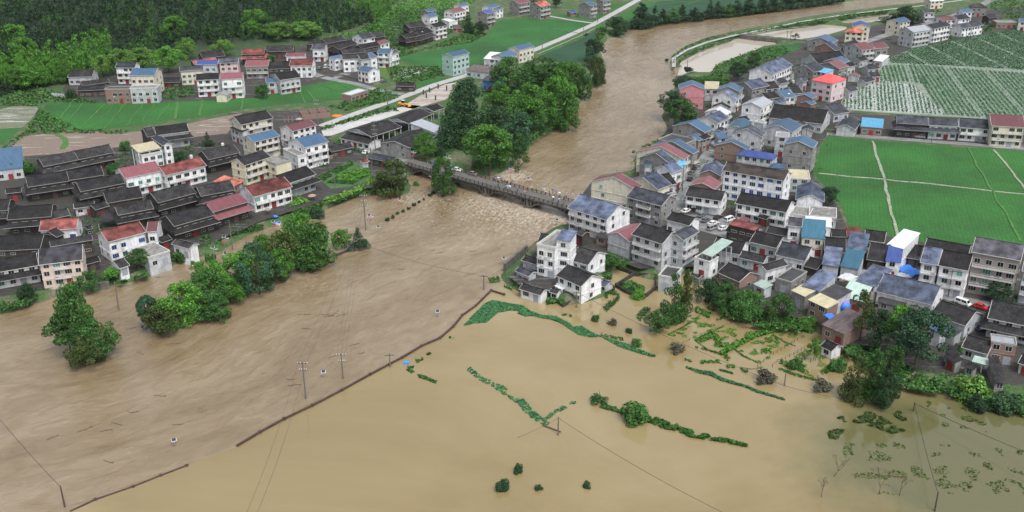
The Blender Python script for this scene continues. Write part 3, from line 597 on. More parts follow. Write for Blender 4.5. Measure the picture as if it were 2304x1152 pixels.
    if kind in 'xy':
        zr = hE + pitch*Ly
        dz = pitch*(Ly-hy)
        e = hE - dz + 0.05; rz = hE + pitch*hy + 0.05
        for s in (-1, 1):
            r.prism([(-Lx, s*Ly, e), (Lx, s*Ly, e), (Lx, 0, rz), (-Lx, 0, rz)], (0, 0, th))
        if tile: 
            r.box(-Lx-0.05, -0.16, rz+th-0.06, Lx+0.05, 0.16, rz+th+0.16)
            for s in (-1, 1): r.tube((s*(Lx-0.2), 0, rz+th+0.1), (s*(Lx+0.3), 0, rz+th+0.45), 0.13, 0.07, 5)
        else: r.box(-Lx-0.02, -0.12, rz+th-0.05, Lx+0.02, 0.12, rz+th+0.04)
        ro = put(r, "roof", rmat)
        t = MB()
        for s in (-1, 1):
            t.box(-Lx-0.03, s*(Ly+0.03)-0.05, e-0.06, Lx+0.03, s*(Ly+0.03)+0.05, e+th*0.9)
            for q in (-1, 1):
                t.prism([(q*(Lx+0.05)-0.05, s*Ly, e-0.04), (q*(Lx+0.05)+0.05, s*Ly, e-0.04), (q*(Lx+0.05)+0.05, 0.0, rz-0.04), (q*(Lx+0.05)-0.05, 0.0, rz-0.04)], (0, 0, th+0.06))
        put(t, "eave_board", M['trim'] if wall != 'wood' else M['trimdark'])
    elif kind == 'h':
        ins = min(Ly, Lx*0.8); e = hE-0.02; rz = hE + pitch*Ly*1.15
        a, b_, c_, d_ = (-Lx, -Ly, e), (Lx, -Ly, e), (Lx, Ly, e), (-Lx, Ly, e); p, q = (-Lx+ins, 0, rz), (Lx-ins, 0, rz)
        r.quad(a, b_, q, p); r.quad(b_, c_, q); r.quad(c_, d_, p, q); r.quad(d_, a, p); r.box(-Lx, -Ly, e-0.18, Lx, Ly, e-0.002)
        put(r, "roof", rmat)
    elif kind == 's':
        sl = 0.16*Dp; e = hE+0.02
        r.prism([(-Lx, -Ly, e), (Lx, -Ly, e), (Lx, Ly, e+sl), (-Lx, Ly, e+sl)], (0, 0, 0.09)); put(r, "roof", rmat)
    else:
        r.box(-hx+0.22, -hy+0.22, hE+0.002, hx-0.22, hy-0.22, hE+0.06); put(r, "roof", rmat)
        p = MB(); ph = 0.9 if 'P' in opts else 0.45; e2 = 0.12
        p.box(-hx-e2, -hy-e2, hE-0.1, hx+e2, -hy+0.2, hE+ph); p.box(-hx-e2, hy-0.2, hE-0.1, hx+e2, hy+e2, hE+ph)
        p.box(-hx-e2, -hy+0.2, hE-0.1, -hx+0.2, hy-0.2, hE+ph); p.box(hx-0.2, -hy+0.2, hE-0.1, hx+e2, hy-0.2, hE+ph)
        put(p, "parapet", M['trim'] if wall in ('white', 'cream', 'greywhite') else M['trimdark'])
    # lower skirt roof of the timber houses
    if 'S' in opts:
        s_ = MB(); zt = hE-1.5; out = 2.5; drop = 1.15; inn = 0.0
        def sk(p1, p2, q1, q2): s_.prism([p1, p2, q2, q1], (0, 0, 0.12))
        sk((-hx-out*.6, -hy-out, zt-drop), (hx+out*.6, -hy-out, zt-drop), (-hx, -hy+0.02, zt), (hx, -hy+0.02, zt))
        sk((-hx-out*.6, hy+out*.6, zt-drop), (hx+out*.6, hy+out*.6, zt-drop), (-hx, hy-0.02, zt), (hx, hy-0.02, zt))
        for q in (-1, 1): sk((q*(hx+out*.6), -hy-out, zt-drop), (q*(hx+out*.6), hy+out*.6, zt-drop), (q*(hx-0.02), -hy, zt), (q*(hx-0.02), hy, zt))
        put(s_, "lower_roof", rmat)
        t = MB(); t.box(-hx-out*.6, -hy-out-0.07, zt-drop-0.05, hx+out*.6, -hy-out+0.0, zt-drop+0.13); put(t, "eave_board", M['trimdark'])
    # openings on the sides seen from the river
    cs = math.cos(ang); sn = math.sin(ang); toc = -ctr
    far = (ctr.length > 640)
    frame = M['frame'] if wall != 'wood' else M['trim']
    glk = 'green' if 'G' in opts else 'blue' if 'U' in opts else 'dark'
    for (nx_, ny_, half, off, is_long) in ((0, -1, hx, hy, True), (0, 1, hx, hy, True), (1, 0, hy, hx, False), (-1, 0, hy, hx, False)):
        wn = Vector((nx_*cs-ny_*sn, nx_*sn+ny_*cs, 0))
        dt = wn.dot(toc.normalized())
        if dt < 0.08 or open_side: continue
        front = (kind != 'y' and ny_ == -1) or (kind == 'y' and is_long)
        width = 2*half
        rz = {(0, -1): 0, (0, 1): math.pi, (1, 0): math.pi/2, (-1, 0): -math.pi/2}[(nx_, ny_)]
        nf = max(1, int(st+0.35))
        if front: n = max(1, int(round((width-1.0)/3.1)))
        else: n = 1 if width < 9 else 2
        if wall in ('wood',) and not front: continue
        if 'N' in opts and not front: continue
        if st < 1.15 and not front: continue
        n = min(n, 8)
        for i in range(nf):
            z0 = i*FL + 1.0
            if z0+1.5 > hE-0.15+ (0.8 if not is_long and kind in 'xy' else 0): z0 = hE-1.75
            if z0 < 0.1: z0 = 0.3
            wood = wall == 'wood'
            for j in range(n):
                pos = -half + width*(j+0.5)/n + rnd.uniform(-0.2, 0.2)
                if rnd.random() < 0.07: continue
                if not front: 
                    pos += rnd.uniform(-0.4, 0.4)
                    if rnd.random() < 0.25: continue
                isdoor = front and i == 0 and (j == n//2) and st > 0.9
                px_, py_ = (nx_*off - ny_*0 , ny_*off)
                if ny_ == -1: P = (pos, -off, z0)
                elif ny_ == 1: P = (-pos, off, z0)
                elif nx_ == 1: P = (off, pos, z0)
                else: P = (-off, -pos, z0)
                if isdoor:
                    dm = link("door", door_mesh(1.7 if wall != 'wood' else 1.5, 2.3), root, M['reddoor'] if rnd.random() < 0.55 else M['framedark'] if wall == 'wood' else M['shutter'])
                    dm.matrix_local = T @ Matrix.Translation((P[0], P[1], 0.02)) @ Matrix.Rotation(rz, 4, 'Z')
                    continue
                ww = (2.3 if rnd.random() < 0.35 else 1.7) if front else 1.4
                ww = min(ww, width/n*0.7)
                hh = 1.6 if not wood else 0.95
                fm, pm = win_meshes(max(0.7, ww), hh, 3 if ww > 1.8 else 2)
                f = link("window", fm, root, frame)
                f.matrix_local = T @ Matrix.Translation(P) @ Matrix.Rotation(rz, 4, 'Z')
                if not far:
                    gk = glk if glk != 'dark' else ('green' if rnd.random() < 0.12 else 'dark')
                    link("pane", pm, f, GL[gk])
                else:
                    link("pane", pm, f, GL['dark'])
        # balconies along the front
        if 'B' in opts and front and st > 1.6:
            for i in range(1, nf):
                b = MB(); z = i*FL; bw = half*0.92 if 'b' not in opts else half*0.4
                def bx(x0, y0, z0_, x1, y1, z1_): b.box(x0, y0, z0_, x1, y1, z1_)
                y0 = -off-1.15; 
                bx(-bw, y0, z-0.14, bw, -off-0.003, z+0.02); bx(-bw, y0, z+0.02, bw, y0+0.1, z+0.32); bx(-bw, y0, z+0.82, bw, y0+0.1, z+0.95)
                k = max(3, int(bw*2/0.9))
                for q in range(k+1):
                    x = -bw + (2*bw-0.08)*q/k; bx(x, y0+0.01, z+0.32, x+0.08, y0+0.09, z+0.82)
                bx(-bw, y0+0.1, z+0.02, -bw+0.1, -off-0.003, z+0.9); bx(bw-0.1, y0+0.1, z+0.02, bw, -off-0.003, z+0.9)
                bo = b.build("balcony", M['trim'], root); 
                bo.matrix_local = T @ Matrix.Rotation(math.pi if ny_ == 1 else 0, 4, 'Z')
    if cat in ('house', 'apartment block') and wall != 'wood' and st >= 2 and not far and not add:
        sg = 1 if (kind != 'y') else 0
        for q in range(1 + rnd.randrange(3)):
            a_ = MB(); ax = rnd.uniform(-hx*0.8, hx*0.8); az = FL*rnd.randrange(1, max(2, int(st)))+0.35; a_.box(ax-0.4, -hy-0.36, az, ax+0.4, -hy-0.02, az+0.55)
            put(a_, "air_conditioner", M['frame'])
    # extras: rooftop water tank, chimney stub
    if 'T' in opts:
        t = MB(); t.tube((hx*0.5, hy*0.3, hE+0.2), (hx*0.5, hy*0.3, hE+pitch*hy+1.4), 0.6, 0.6, 12); put(t, "water_tank", M['tank'])
    if wall in ('white', 'cream', 'greywhite', 'concrete', 'yellow') and st >= 2 and not add:
        d_ = MB(); s = 1
        for q in (-1, 1):
            d_ = MB(); d_.tube((q*(hx-0.15), -hy-0.09, 0.1), (q*(hx-0.15), -hy-0.09, hE-0.15), 0.06, 0.06, 6, False)
            put(d_, "drainpipe", M['trimdark'])
    return root
HT = r"""
T1|-60 -70 250 -108 265 -262|s|1.4|greywhite|blue|N|large shed with plain blue sheet roof at left edge|shed
S1|300 1058 745 992 600 898|x|2|wood|dark|S|dark timber house with white framed window row right of blue shed
S1|745 985 1120 928 900 858|x|2|wood|dark||dark tiled house behind shrubs, ridge beside the window row house
S1|870 1108 1350 1015 1090 955|x|2|wood|dark|S|big dark timber house with skirt roof left of the blue striped villa
S1|470 838 850 762 620 705|x|2|wood|dark|S|left half of long dark timber pair below mud field
S1|850 760 1232 685 980 635|x|2|wood|dark|S|right half of long dark timber pair below mud field
S1|1690 500 2045 455 1850 388|x|2.2|greywhite|dark|SN|dark roofed house on pale ground floor beside the mud field
S1|1590 518 1688 502 1630 412|x|2.0|wood|dark||+
S1|1760 612 1868 592 1680 520|y|3|white|slate||white villa with corner gable and pale yellow terrace canopy
S1|1530 735 1755 690 1700 640|f|2|white|concrete|P|+
S1|1490 690 1740 640 1640 600|s|2.6|white|tan|O|+
S1|1350 968 1750 885 1500 818|x|2.5|white|red|BG|white house with red roof over blue eave strip and green panes
S1|1790 932 2230 825 1950 785|x|2.2|white|brickred|B|white house with mottled red roof next to the blue eave house
T1|1155 272 1545 205 1320 120|x|1.5|wood|dark||low dark house directly below the blue eave house
T1|1705 268 2120 160 1850 102|x|2|wood|dark|S|dark timber house below the mottled red roof
T2|250 437 620 368 370 300|x|2|wood|dark|S|dark timber house between orange lean-to and magenta roof
T1|1275 402 1660 330 1440 272|x|2|wood|dark|S|dark timber house above the courtyard with the arched shelter
T1|75 452 550 415 330 300|x|2|wood|dark|S|broad dark timber house above the small red roof cottage
T1|-120 360 80 348 30 232|x|1.8|wood|dark|S|dark timber house cut by left edge under the blue shed
T1|420 572 825 545 640 448|x|1.5|white|brickred|U|small white cottage with faded red tile roof and blue panes
T1|545 742 1000 668 760 648|x|1.6|wood|dark||dark house with red capped ridge behind the slate roof house
T1|-60 790 430 765 200 617|x|1.9|wood|dark||very long dark roof at left edge above the bank house
T1|-80 1028 415 942 200 840|x|1.9|white|dark|S|white walled bank house with dark double roof at left edge
T1|415 940 890 882 630 745|x|2.7|peach|violet|Bb|peach house with smooth slate roof and small gabled porch
T1|432 992 600 965 520 915|y|1.9|peach|slate|N|+
T1|1165 692 1580 582 1310 520|x|2.4|white|brickred|U|three storey white house with red roof beside the flooded bank
T1|1580 585 1695 578 1610 478|x|2.4|white|maroon||+
T1|1600 868 1832 795 1700 690|f|1.3|greywhite|concrete||flat roofed pale annex standing at the flood edge
T1|1290 978 1400 942 1330 868|x|1|white|dark||tiny dark roofed outbuilding under a round tree|shed
T1|925 935 1085 892 1000 855|x|1|wood|dark||small dark shed below lane beside peach house|shed
T1|2042 765 2152 716 1945 672|y|1.3|white|dark|N|small white gabled hut on the bank wall|hut
T1|1880 522 2320 398 2030 340|x|2|wood|dark|S|dark timber house with magenta ridge strip near bank
T2|372 615 762 500 470 462|x|2.1|wood|red|S|timber house with smooth magenta upper roof and dark skirt
T2|815 445 1238 332 940 278|x|2.1|white|brickred|B|long white bank house with red roof blotched black
T2|1150 315 1492 200 1240 158|x|2.1|greywhite|dark|SN|grey house with dark double roof beside vegetable plot
T2|720 105 1005 12 790 -20|x|2.8|yellow|dark|B|tall pale yellow house with dark roof and balconies
T2|930 62 1062 108 1040 0|f|2.2|yellow|concrete|P|+
S2|820 577 1102 510 900 470|x|2.7|cream|blue|B|cream house with blue roof nearest the black roofed yellow house
S2|1370 635 1630 570 1420 502|x|3.1|white|blue|B|white house with blue roof and open left terrace
S2|1295 742 1385 722 1190 655|f|2.1|white|concrete|P|+
S2|1240 460 1500 392 1310 358|x|2.7|white|maroon||white house with plum red roof behind the twin blue roofs
S2|680 387 1030 312 790 262|x|3|cream|dark|B|large cream house with dark roof beside furrowed mud
S2|560 420 690 470 640 400|s|2.0|greywhite|dark|N|+
S2|330 762 672 685 430 632|x|2|wood|dark|S|dark timber house directly left of the yellow house
T2|600 345 722 275 600 200|s|1.0|brick|orange|N|orange sheet lean-to against the yellow house|shed
S2|1660 680 1900 628 1780 590|x|1|wood|dark||black low timber shed between blue roof house and white car|shed
S3|385 795 482 755 240 690|y|1|wood|slate|N|small grey roofed pavilion at the bridge road junction|pavilion
S2|1995 800 2070 782 2010 758|x|0.9|greywhite|brickred|N|tiny hut with rusty red roof by the vegetable plot|hut
S3|170 520 500 412 330 338|x|1.5|greywhite|dark|lO|long open market shed nearest the white car|shed
S3|580 380 832 270 600 258|x|1.8|greywhite|dark|lO|open market shed with pale strip in its dark roof|shed
S3|590 640 880 502 660 455|x|1.7|concrete|dark|l|concrete walled market shed facing the bridge road|shed
S3|885 488 1010 440 860 330|s|1.7|greywhite|pale|N|market shed with pale grey translucent roof|shed
S3|845 245 965 205 870 168|x|1.5|greywhite|dark|lO|small market shed tucked beneath the big dark trees|shed
S2|1745 530 2060 600 1900 500|x|1|white|dark|lN|low dark roof with blue striped wall along lane|shed
R1|725 832 992 826 860 754|x|1.5|greywhite|dark||small grey house at left end under the wood
R1|890 926 1185 885 1040 860|x|1.1|wood|dark||low dark roof just below the small grey house
R1|830 978 1130 966 1000 925|x|1.2|wood|dark||long low dark roof left of the brick terrace
R1|1240 730 1452 730 1380 673|x|3|white|slate|B|white hillside house with slate roof left of blue roof house
R1|1395 816 1668 814 1530 738|x|3.6|cream|blue|B|tall cream house with bright blue roof over the brick terrace
R1|1130 968 1396 965 1200 938|f|2.4|brick|darkflat|N|red brick flat roofed block facing the rice field
R1|1400 962 1698 952 1500 925|f|2.5|greywhite|concrete|N|pale grey flat roofed block joined right of brick block
R1|1700 892 1940 886 1820 838|x|1|wood|dark||low dark roof between blue roof house and cream house
R2|270 630 512 600 370 552|x|1.5|wood|dark||dark roof highest at the left under the bamboo
R2|175 695 430 662 300 635|x|1.5|wood|brickred||brown red roof behind the cobalt roof house
R2|195 700 425 695 320 652|x|2.5|greywhite|cobalt||house with vivid cobalt blue roof in upper village
R2|440 682 652 674 540 625|x|2.7|palepink|slate||pale pink house with slate roof beside cobalt roof
R2|20 768 276 752 150 712|x|2.6|cream|violet|G|cream house with slate roof and green panes above field
R2|195 866 446 852 320 794|x|3.0|white|dark|B|white house with dark roof over a magenta eave
R2|460 858 702 846 580 788|x|3.4|white|red|BG|tall white house with magenta roof above small gable hut
R2|405 1028 530 1028 430 965|y|1.2|cream|pale|N|small cream gabled hut at the rice field edge|hut
R2|685 586 930 582 800 529|x|2|wood|brickred|S|timber house with brick red upper roof under wood
R2|725 718 976 712 850 648|x|2.3|concrete|red|B|grey house with magenta roof below brick red timber house
R2|970 746 1210 736 1090 664|x|1.7|wood|dark||dark house over an orange awning in upper village
R2|945 557 1246 550 1100 493|x|1.5|wood|dark||long dark roof at the wood edge
R2|1165 610 1370 606 1270 568|x|1.2|white|maroon||small white house with plum roof behind rust roof house
R2|1205 707 1452 705 1330 634|x|2.3|white|brickred||white house with rusty red roof beside the yard
R2|1100 866 1330 830 1150 778|x|2.6|greywhite|dark|B|grey terraced house with dark roof at field corner
R2|955 895 1076 886 1010 846|x|2|greywhite|blue||little blue roofed annex at the field corner|shed
R2|1445 529 1590 528 1510 472|x|2.5|white|violet|B|white house with brownish roof and stepped gable
R2|1405 480 1610 464 1500 438|x|1.5|wood|dark||dark roof behind the stepped gable house
R2|1610 470 1822 430 1690 398|x|1.5|wood|dark||dark roof highest behind the village middle
R2|1740 532 1942 468 1800 452|x|2|wood|dark|S|wide dark timber roof in the village middle
R2|2000 425 2136 398 2050 345|x|2|white|slate|B|white house with grey roof at top of village
R2|2140 408 2242 388 2170 344|x|1.5|wood|dark||small dark roof right of the village top house
R2|1990 527 2192 490 2070 462|x|2|wood|dark|S|dark timber roof above the two blue roofed houses
R2|2190 482 2292 455 2230 425|x|2|white|maroon||white house with plum roof at the village right end
R2|1780 582 2022 565 1900 522|x|1.5|wood|dark||dark roof behind the white roadside house
R2|1780 640 1982 627 1880 588|x|2.5|white|dark||long white roadside house with dark roof
R2|1690 637 1792 616 1730 594|x|2.3|white|blue||white corner house with small blue roof by parked cars
R2|1975 642 2080 630 2020 578|x|2.6|greywhite|dark||pale house with dark half roof beside a blue half roof
R2|2080 630 2160 613 2110 563|x|2.6|white|blue||+
R2|2150 574 2290 578 2210 524|x|2.8|white|blue|B|white house with blue roof and curved terraces
R3|375 588 475 555 400 535|x|2.4|white|slate|B|white terraced house at right end of upper village
R2|1935 756 2055 782 2020 714|x|2|white|blue||white detached house with blue roof at road bend
R2|1868 1036 2052 976 1990 948|f|1.1|brick|white|N|unfinished brick building with white flat roof by paddy
R3|425 925 630 932 560 888|x|1|wood|dark||dark roadside shop with cluttered front|shop
R3|580 300 762 276 660 238|x|2|wood|dark|S|dark tiered timber house highest in the cluster
R3|540 412 690 386 600 352|x|2|wood|dark|S|dark tiered timber house lowest in the cluster
R3|690 385 842 340 740 308|x|2|wood|dark|S|dark tiered timber house beside the white gable house
R3|860 298 992 270 900 240|x|2.7|white|dark|B|white house with dark roof beside the tiered timber cluster
R3|802 188 895 170 830 140|x|2.6|white|blue||white house with twin peaked blue roof
R3|782 130 876 114 820 90|x|2.8|concrete|blue||grey house with blue roof behind the twin peaked one
R3|1062 138 1192 110 1090 84|x|2.2|white|maroon|B|white house with plum roof among the far blue roofs
R3|1140 68 1228 50 1165 28|x|2.4|white|blue||far white house with blue roof above plum roof
R3|1452 86 1556 66 1500 38|x|2|white|blue||far white house with blue roof behind cobalt one
R3|1420 152 1508 132 1440 100|x|3|concrete|cobalt|B|grey house with cobalt roof and front porch at field
R3|1520 110 1600 92 1560 82|x|2|white|blue||small far house with blue roof beside the cobalt roof
R3|1762 42 1890 20 1800 -10|x|3|concrete|red|B|tall grey house with mauve roof left of orange roof
R3|1998 72 2106 50 2020 8|x|3.1|concrete|orange|B|tall grey house with orange roof and cream front
R4|618 62 690 48 640 5|x|3|concrete|blue|B|grey house with blue roof left of the upper road
R4|755 16 832 0 780 -22|x|3|concrete|blue|B|grey house cut by top edge near upper road
R4|405 142 475 132 430 115|x|0.9|brick|cobalt|N|low brick shed with small blue roof by grey house|shed
R3|1050 616 1232 572 1090 548|x|3.6|green|blue|P|pale green four storey house with blue roof and parapet
R3|1620 628 1752 580 1640 548|x|2.4|greywhite|blue||grey house with blue roof over a white awning
R3|1380 635 1625 652 1440 592|s|1.9|greywhite|white|N|+
R3|1765 542 1932 500 1800 478|x|2.6|cream|blue||cream house with blue roof furthest along the tree belt
R3|1190 762 1522 798 1240 722|s|1.2|greywhite|rust|N|long low shed with brown corrugated roof by trees|shed
R3|1360 868 1480 882 1400 800|s|1.6|bluewall|violet|N|small shed with bright blue wall beside big trees|shed
R3|1042 302 1150 302 1100 268|x|1|brick|brown||far brick hut with brown roof among shrubs|hut
R3|1010 242 1102 232 990 205|f|1.6|white|white||far white flat roofed house in front of plum roof
S5|516 240 797 246 502 190|y|3.3|pink|blue||pink walled house with blue roof beside the river
S5|790 240 948 246 800 190|s|2|greywhite|tan|N|house with pale tan roof next to the pink one
S5|918 248 1172 272 1212 228|y|2.3|concrete|blue|B|grey gabled house with broad blue roof right of tan roof
S5|865 312 1132 352 1172 325|y|2.2|white|slateblue|B|white fronted house with blue grey roof below tan roof
S5|1120 192 1310 242 1388 178|y|2.3|concrete|slateblue||grey gabled house with blue grey roof beside long apartment block
S5|1335 198 1462 246 1522 195|y|1.8|greywhite|dark||house with dark roof in front of apartment block
R5|1146 802 1365 700 1200 640|x|3.3|white|slateblue|B|long white apartment block with balconies and concrete end|apartment block
R5|1520 440 1792 468 1852 432|y|1.9|concrete|blue||pale concrete house with blue roof near the flooded pond
R5|1590 505 1822 545 1855 525|y|1.8|brick|slateblue||brick gabled house with blue grey roof near pond
R5|1440 625 1640 690 1790 600|y|1.5|greywhite|dark||broad dark roof right of the green plot
R5|1845 485 1940 500 2020 450|y|2.2|concrete|dark||grey house with dark roof beside mauve roof
R5|1918 495 2112 545 2202 515|y|2.8|greywhite|maroon|B|grey blue gabled house with mauve roof and columns
R5|2130 480 2255 525 2332 492|y|2.4|concrete|maroon||grey house with rose roof below the long white terrace
R5|1925 346 2120 358 2030 300|h|2.8|cream|orange||cream villa with orange hipped roof and dormer
R5|2010 288 2200 295 2300 262|y|3|cream|cobalt||cream block with dark cobalt roof behind orange hip roof
R5|1690 662 1882 692 1960 655|y|2.3|concrete|blue||grey house with blue roof directly above mauve gable
R5|1625 698 1862 742 1922 705|y|2.3|concrete|maroon||grey gable wall house with mauve roof over red hip roof
R5|1375 735 1592 778 1662 735|y|3|concrete|slate||tall grey weathered gable house with slate roof
R5|1612 772 1722 796 1650 742|s|2.8|greywhite|cyan|N|+
R5|1560 862 1790 905 1740 800|h|3.2|lilac|scarlet|P|pale pink house with bright red hipped roof
R5|1850 962 1982 992 2015 955|y|1.3|greywhite|slate||low slate roof right of the bright red hip roof
R5|2100 728 2182 752 2262 722|y|1|greywhite|slate||small slate hut furthest up beside the furrowed field
R5|1955 818 2082 828 2122 812|y|1|greywhite|maroon||small hut with rose roof among slate huts
R5|2130 798 2202 830 2262 798|y|1|greywhite|slate||slate hut right of the rose roofed hut
R5|2050 872 2152 892 2212 852|y|1|greywhite|slate||slate hut lowest of those along furrowed field
S5|1782 320 1962 345 2005 318|y|1.9|brick|blue||brick gabled house with blue roof left of lilac walls
S5|1832 388 1942 412 1975 388|y|1.3|brick|blue||small brick hut with blue roof beneath the bigger brick gable
S5|1985 445 2195 515 2225 442|y|1.3|greywhite|slate||dark gabled hall beside the furrowed field
S5|1480 548 2072 618 1800 432|x|1.5|greywhite|dark||very wide hall with dark tiled roof in town centre|hall
S5|1188 412 1410 446 1486 372|y|3.2|white|pale|B|white four storey house with pale sheet roof
S5|1345 312 1472 352 1526 302|y|1.8|greywhite|dark||dark roof house behind the white four storey one
S5|1512 272 1662 336 1722 300|y|2|white|blue|B|white house with blue roof and rooftop tank in centre|house
S5|1635 238 1752 292 1802 256|y|1.3|greywhite|dark||dark roof between apartment block and lilac walls
S5|868 442 1068 455 1110 430|y|1.8|white|dark|B|white house with dark roof along the narrow street
S5|792 492 1032 524 1090 490|y|1.7|white|white|B|street house with patchy white sheet roof
S5|712 567 932 608 1032 542|y|2.2|white|slateblue|B|white gabled street house with two tone grey roof
S5|442 642 796 712 860 666|y|2.1|concrete|blue|B|wide concrete riverside house with bright blue roof
S5|562 762 730 802 760 765|y|1.8|concrete|blue||small blue roof beside a planted roof terrace
S5|290 790 560 850 470 740|f|2.1|concrete|darkflat||concrete house with weedy flat roof above the river
S5|216 852 667 942 702 905|y|2.4|concrete|blue|B|long riverside house with deep blue roof behind magenta
S5|52 916 572 1002 627 960|y|2.8|cream|red|B|long riverside house with magenta roof and cream front
S5|78 980 440 1062 512 1030|y|2.8|concrete|slateblue||concrete riverside house with blue grey roof under magenta
S5|240 1098 432 1152 508 1086|y|2.5|white|slateblue|B|white gabled street house with blue grey roof
S5|470 1080 560 1092 540 1038|s|2.2|greywhite|cyan|N|+
S4|1195 128 1282 132 1250 100|h|3|greywhite|slateblue||slim white tower room with small grey roof|tower
S4|616 326 1115 420 1250 386|y|3|cream|maroon|G|cream three storey house with wide red gabled roof and green panes
S4|365 612 790 742 700 520|x|2.7|white|slateblue|B|white balcony house with wide blue grey roof at bridge end
S4|1002 492 1384 592 1330 442|x|2.8|concrete|slate|Bb|raw concrete house with slate roof and projecting balconies
S4|1010 320 1345 416 1460 346|y|2.6|cream|slateblue||cream house with blue grey roof behind the red gable
S4|1255 280 1432 372 1506 324|y|2.3|greywhite|dark|B|dark roofed street house above red gable house
S4|792 892 1040 980 1112 812|y|2|greywhite|red|N|windowless grey barn with rose sheet roof|barn
S4|1058 896 1392 1000 1340 822|x|3|greywhite|dark|B|grey three storey house with black roof and balconies
T4|1790 292 1958 338 2152 246|y|3.2|greywhite|slate|B|narrow grey house with peeling blue white front wall
T4|1765 112 2020 180 1960 62|x|1.6|white|dark||white cottage with dark roof behind the peeling house
T4|375 402 566 442 842 300|f|3.2|white|concrete|P|white three storey house with terrace and roof room
T4|572 332 742 356 720 262|s|4.1|white|slateblue|N|+
T4|718 548 925 606 900 425|x|2.1|white|dark||white house with black roof against the white terrace house|house||0.5
T4|580 718 850 836 810 645|x|2|white|dark|B|white house with black roof standing in flood water|house||0
T4|180 862 412 932 330 832|x|0.95|white|dark||long low white outhouse with black roof in the flood|outhouse||0
T4|135 665 285 728 260 648|x|1.2|greywhite|slate||pale grey hut with shuttered opening near the levee end|hut||0.5
T4|206 552 362 598 300 512|x|1.2|greywhite|dark||low dark roof left of the white terrace house|hut|outbuilding|1
T4|372 382 560 405 480 270|x|2|wood|dark||black roofed timber house behind white terrace house by river
T4|740 240 862 288 800 205|x|1.4|wood|dark||low black roof behind the balcony of terrace house
T4|505 892 592 918 565 858|x|0.9|white|dark||tiny white washhouse with black roof in flood|hut||0
T4|562 832 642 878 640 795|s|1.0|white|white|O|small white awning in front of the flooded white house|awning||0
T4|1042 812 1112 842 1110 768|x|0.8|greywhite|slateblue|N|tiny hut with grey roof right of flooded white house|hut||0
T4|1690 722 1850 752 1960 655|f|1.4|greywhite|darkflat||box shaped flat roofed house below the peeling house|house||0.8
T6|108 532 270 582 300 508|f|1.8|white|darkflat||white cottage with dark flat roof under glass canopy
T6|178 480 300 520 330 350|s|2.2|greywhite|palegreen|O|pale green canopy between grey houses|canopy|canopy
T5|600 158 1266 272 1000 118|x|3.7|white|brown|U|long white four storey building with brown roof and blue panes|school building
T5|242 322 520 366 570 290|y|2|brick|red||brick house with rose hipped roof beside street
T5|342 192 582 218 625 118|y|2|brick|slateblue||brick house with blue grey roof behind rose roof
T5|196 432 592 490 420 358|x|1.9|white|dark|B|white balcony shop house with dark roof facing parked cars
T5|738 512 1292 612 1050 438|x|2|white|dark|B|long white balcony row with dark roof in the square
T5|1392 472 1702 498 1655 345|y|1.5|white|slateblue|N|white gabled hall with smooth blue grey roof by paddy
T5|1330 635 1530 665 1510 570|f|1.1|white|concrete|N|low white shed with flat roof left of grey one|shed
T5|1535 655 1832 682 1818 575|f|1.2|greywhite|concrete|N|low grey flat roofed store beside paddy|shed
S5|1132 950 1532 1008 1340 912|h|1.9|greywhite|cobalt||grey house with cobalt blue hipped roof
T5|1120 130 1270 140 1200 85|h|1.2|greywhite|blue|N|small blue hipped roof left of grey tower block
T5|1330 250 1550 262 1480 165|f|1.7|greywhite|tan|N|house with pale cream flat roof beside paddy
S5|1642 842 1968 882 1992 812|y|3.4|concrete|blue||tall grey block with blue roof at paddy corner
S5|1425 664 1742 712 1826 628|y|2.5|greywhite|blue||pale house with broad blue roof next to the hall
S5|1077 718 1412 758 1462 712|y|2.7|greywhite|slate||pale blue grey gable house with slate roof in centre
S5|1032 668 1240 690 1325 602|y|2|greywhite|teal||house with dark teal roof beside narrow street
S5|892 852 1262 902 1300 872|y|1.9|brick|blue|B|brick terrace house with blue roof above the street
S5|942 782 1052 778 970 732|s|1.8|greywhite|blue|N|small blue lean-to roof beside slate gable house
S5|1560 758 1702 768 1752 722|f|2.8|greywhite|pale|N|flat pale roof box between two blue roofs
S5|1832 682 1965 695 2050 665|y|1|greywhite|slate||low slate shed over a blue awning near field|shed
S6|267 412 482 438 440 335|y|1.2|greywhite|slate|N|grey gabled store with bright blue shutter at paddy lane|store
S6|540 408 780 428 560 345|s|1.2|brick|cyan|N|shed with bright cyan roof beside the paddy lane|shed
S6|930 368 1274 388 1100 292|x|2.1|wood|slate|S|dark row house with slate roof left end of lane row
S6|1278 388 1600 404 1440 312|x|2.1|white|slate|S|white row house with slate roof second in the lane row
S6|1604 412 1946 437 1780 325|x|2|white|slate|B|white balcony row house third along the lane
S6|1956 398 2320 418 2120 283|x|3|cream|maroon|B|tall cream row house with plum roof by lane
R6|970 250 1082 226 1000 184|x|2.7|cream|blue||cream and grey house with blue roof above green gap
R6|1110 348 1302 318 1160 278|x|3.2|greywhite|pale|B|pale four storey terrace end with light grey roof
R6|1320 312 1520 272 1380 245|x|3|white|slate|B|white terrace block with dark grey roof and long balconies
R6|1640 306 1750 290 1660 248|x|2|white|slate||white house with slate roof left of a matching pair
R6|1752 290 1872 266 1790 228|x|2|white|slate||white house with slate roof right of a matching pair
R6|1430 230 1572 216 1470 176|x|1.7|white|maroon||white house with brownish red roof behind terrace
R6|1598 212 1728 196 1640 158|x|2|white|slate||white house with slate roof behind the brownish red one
R6|1228 136 1352 130 1280 104|x|2.2|greywhite|slate|B|far white house with slate roof beside dark grove
R6|1645 134 1752 130 1690 92|x|2|white|blue||far white house with blue roof at the village top
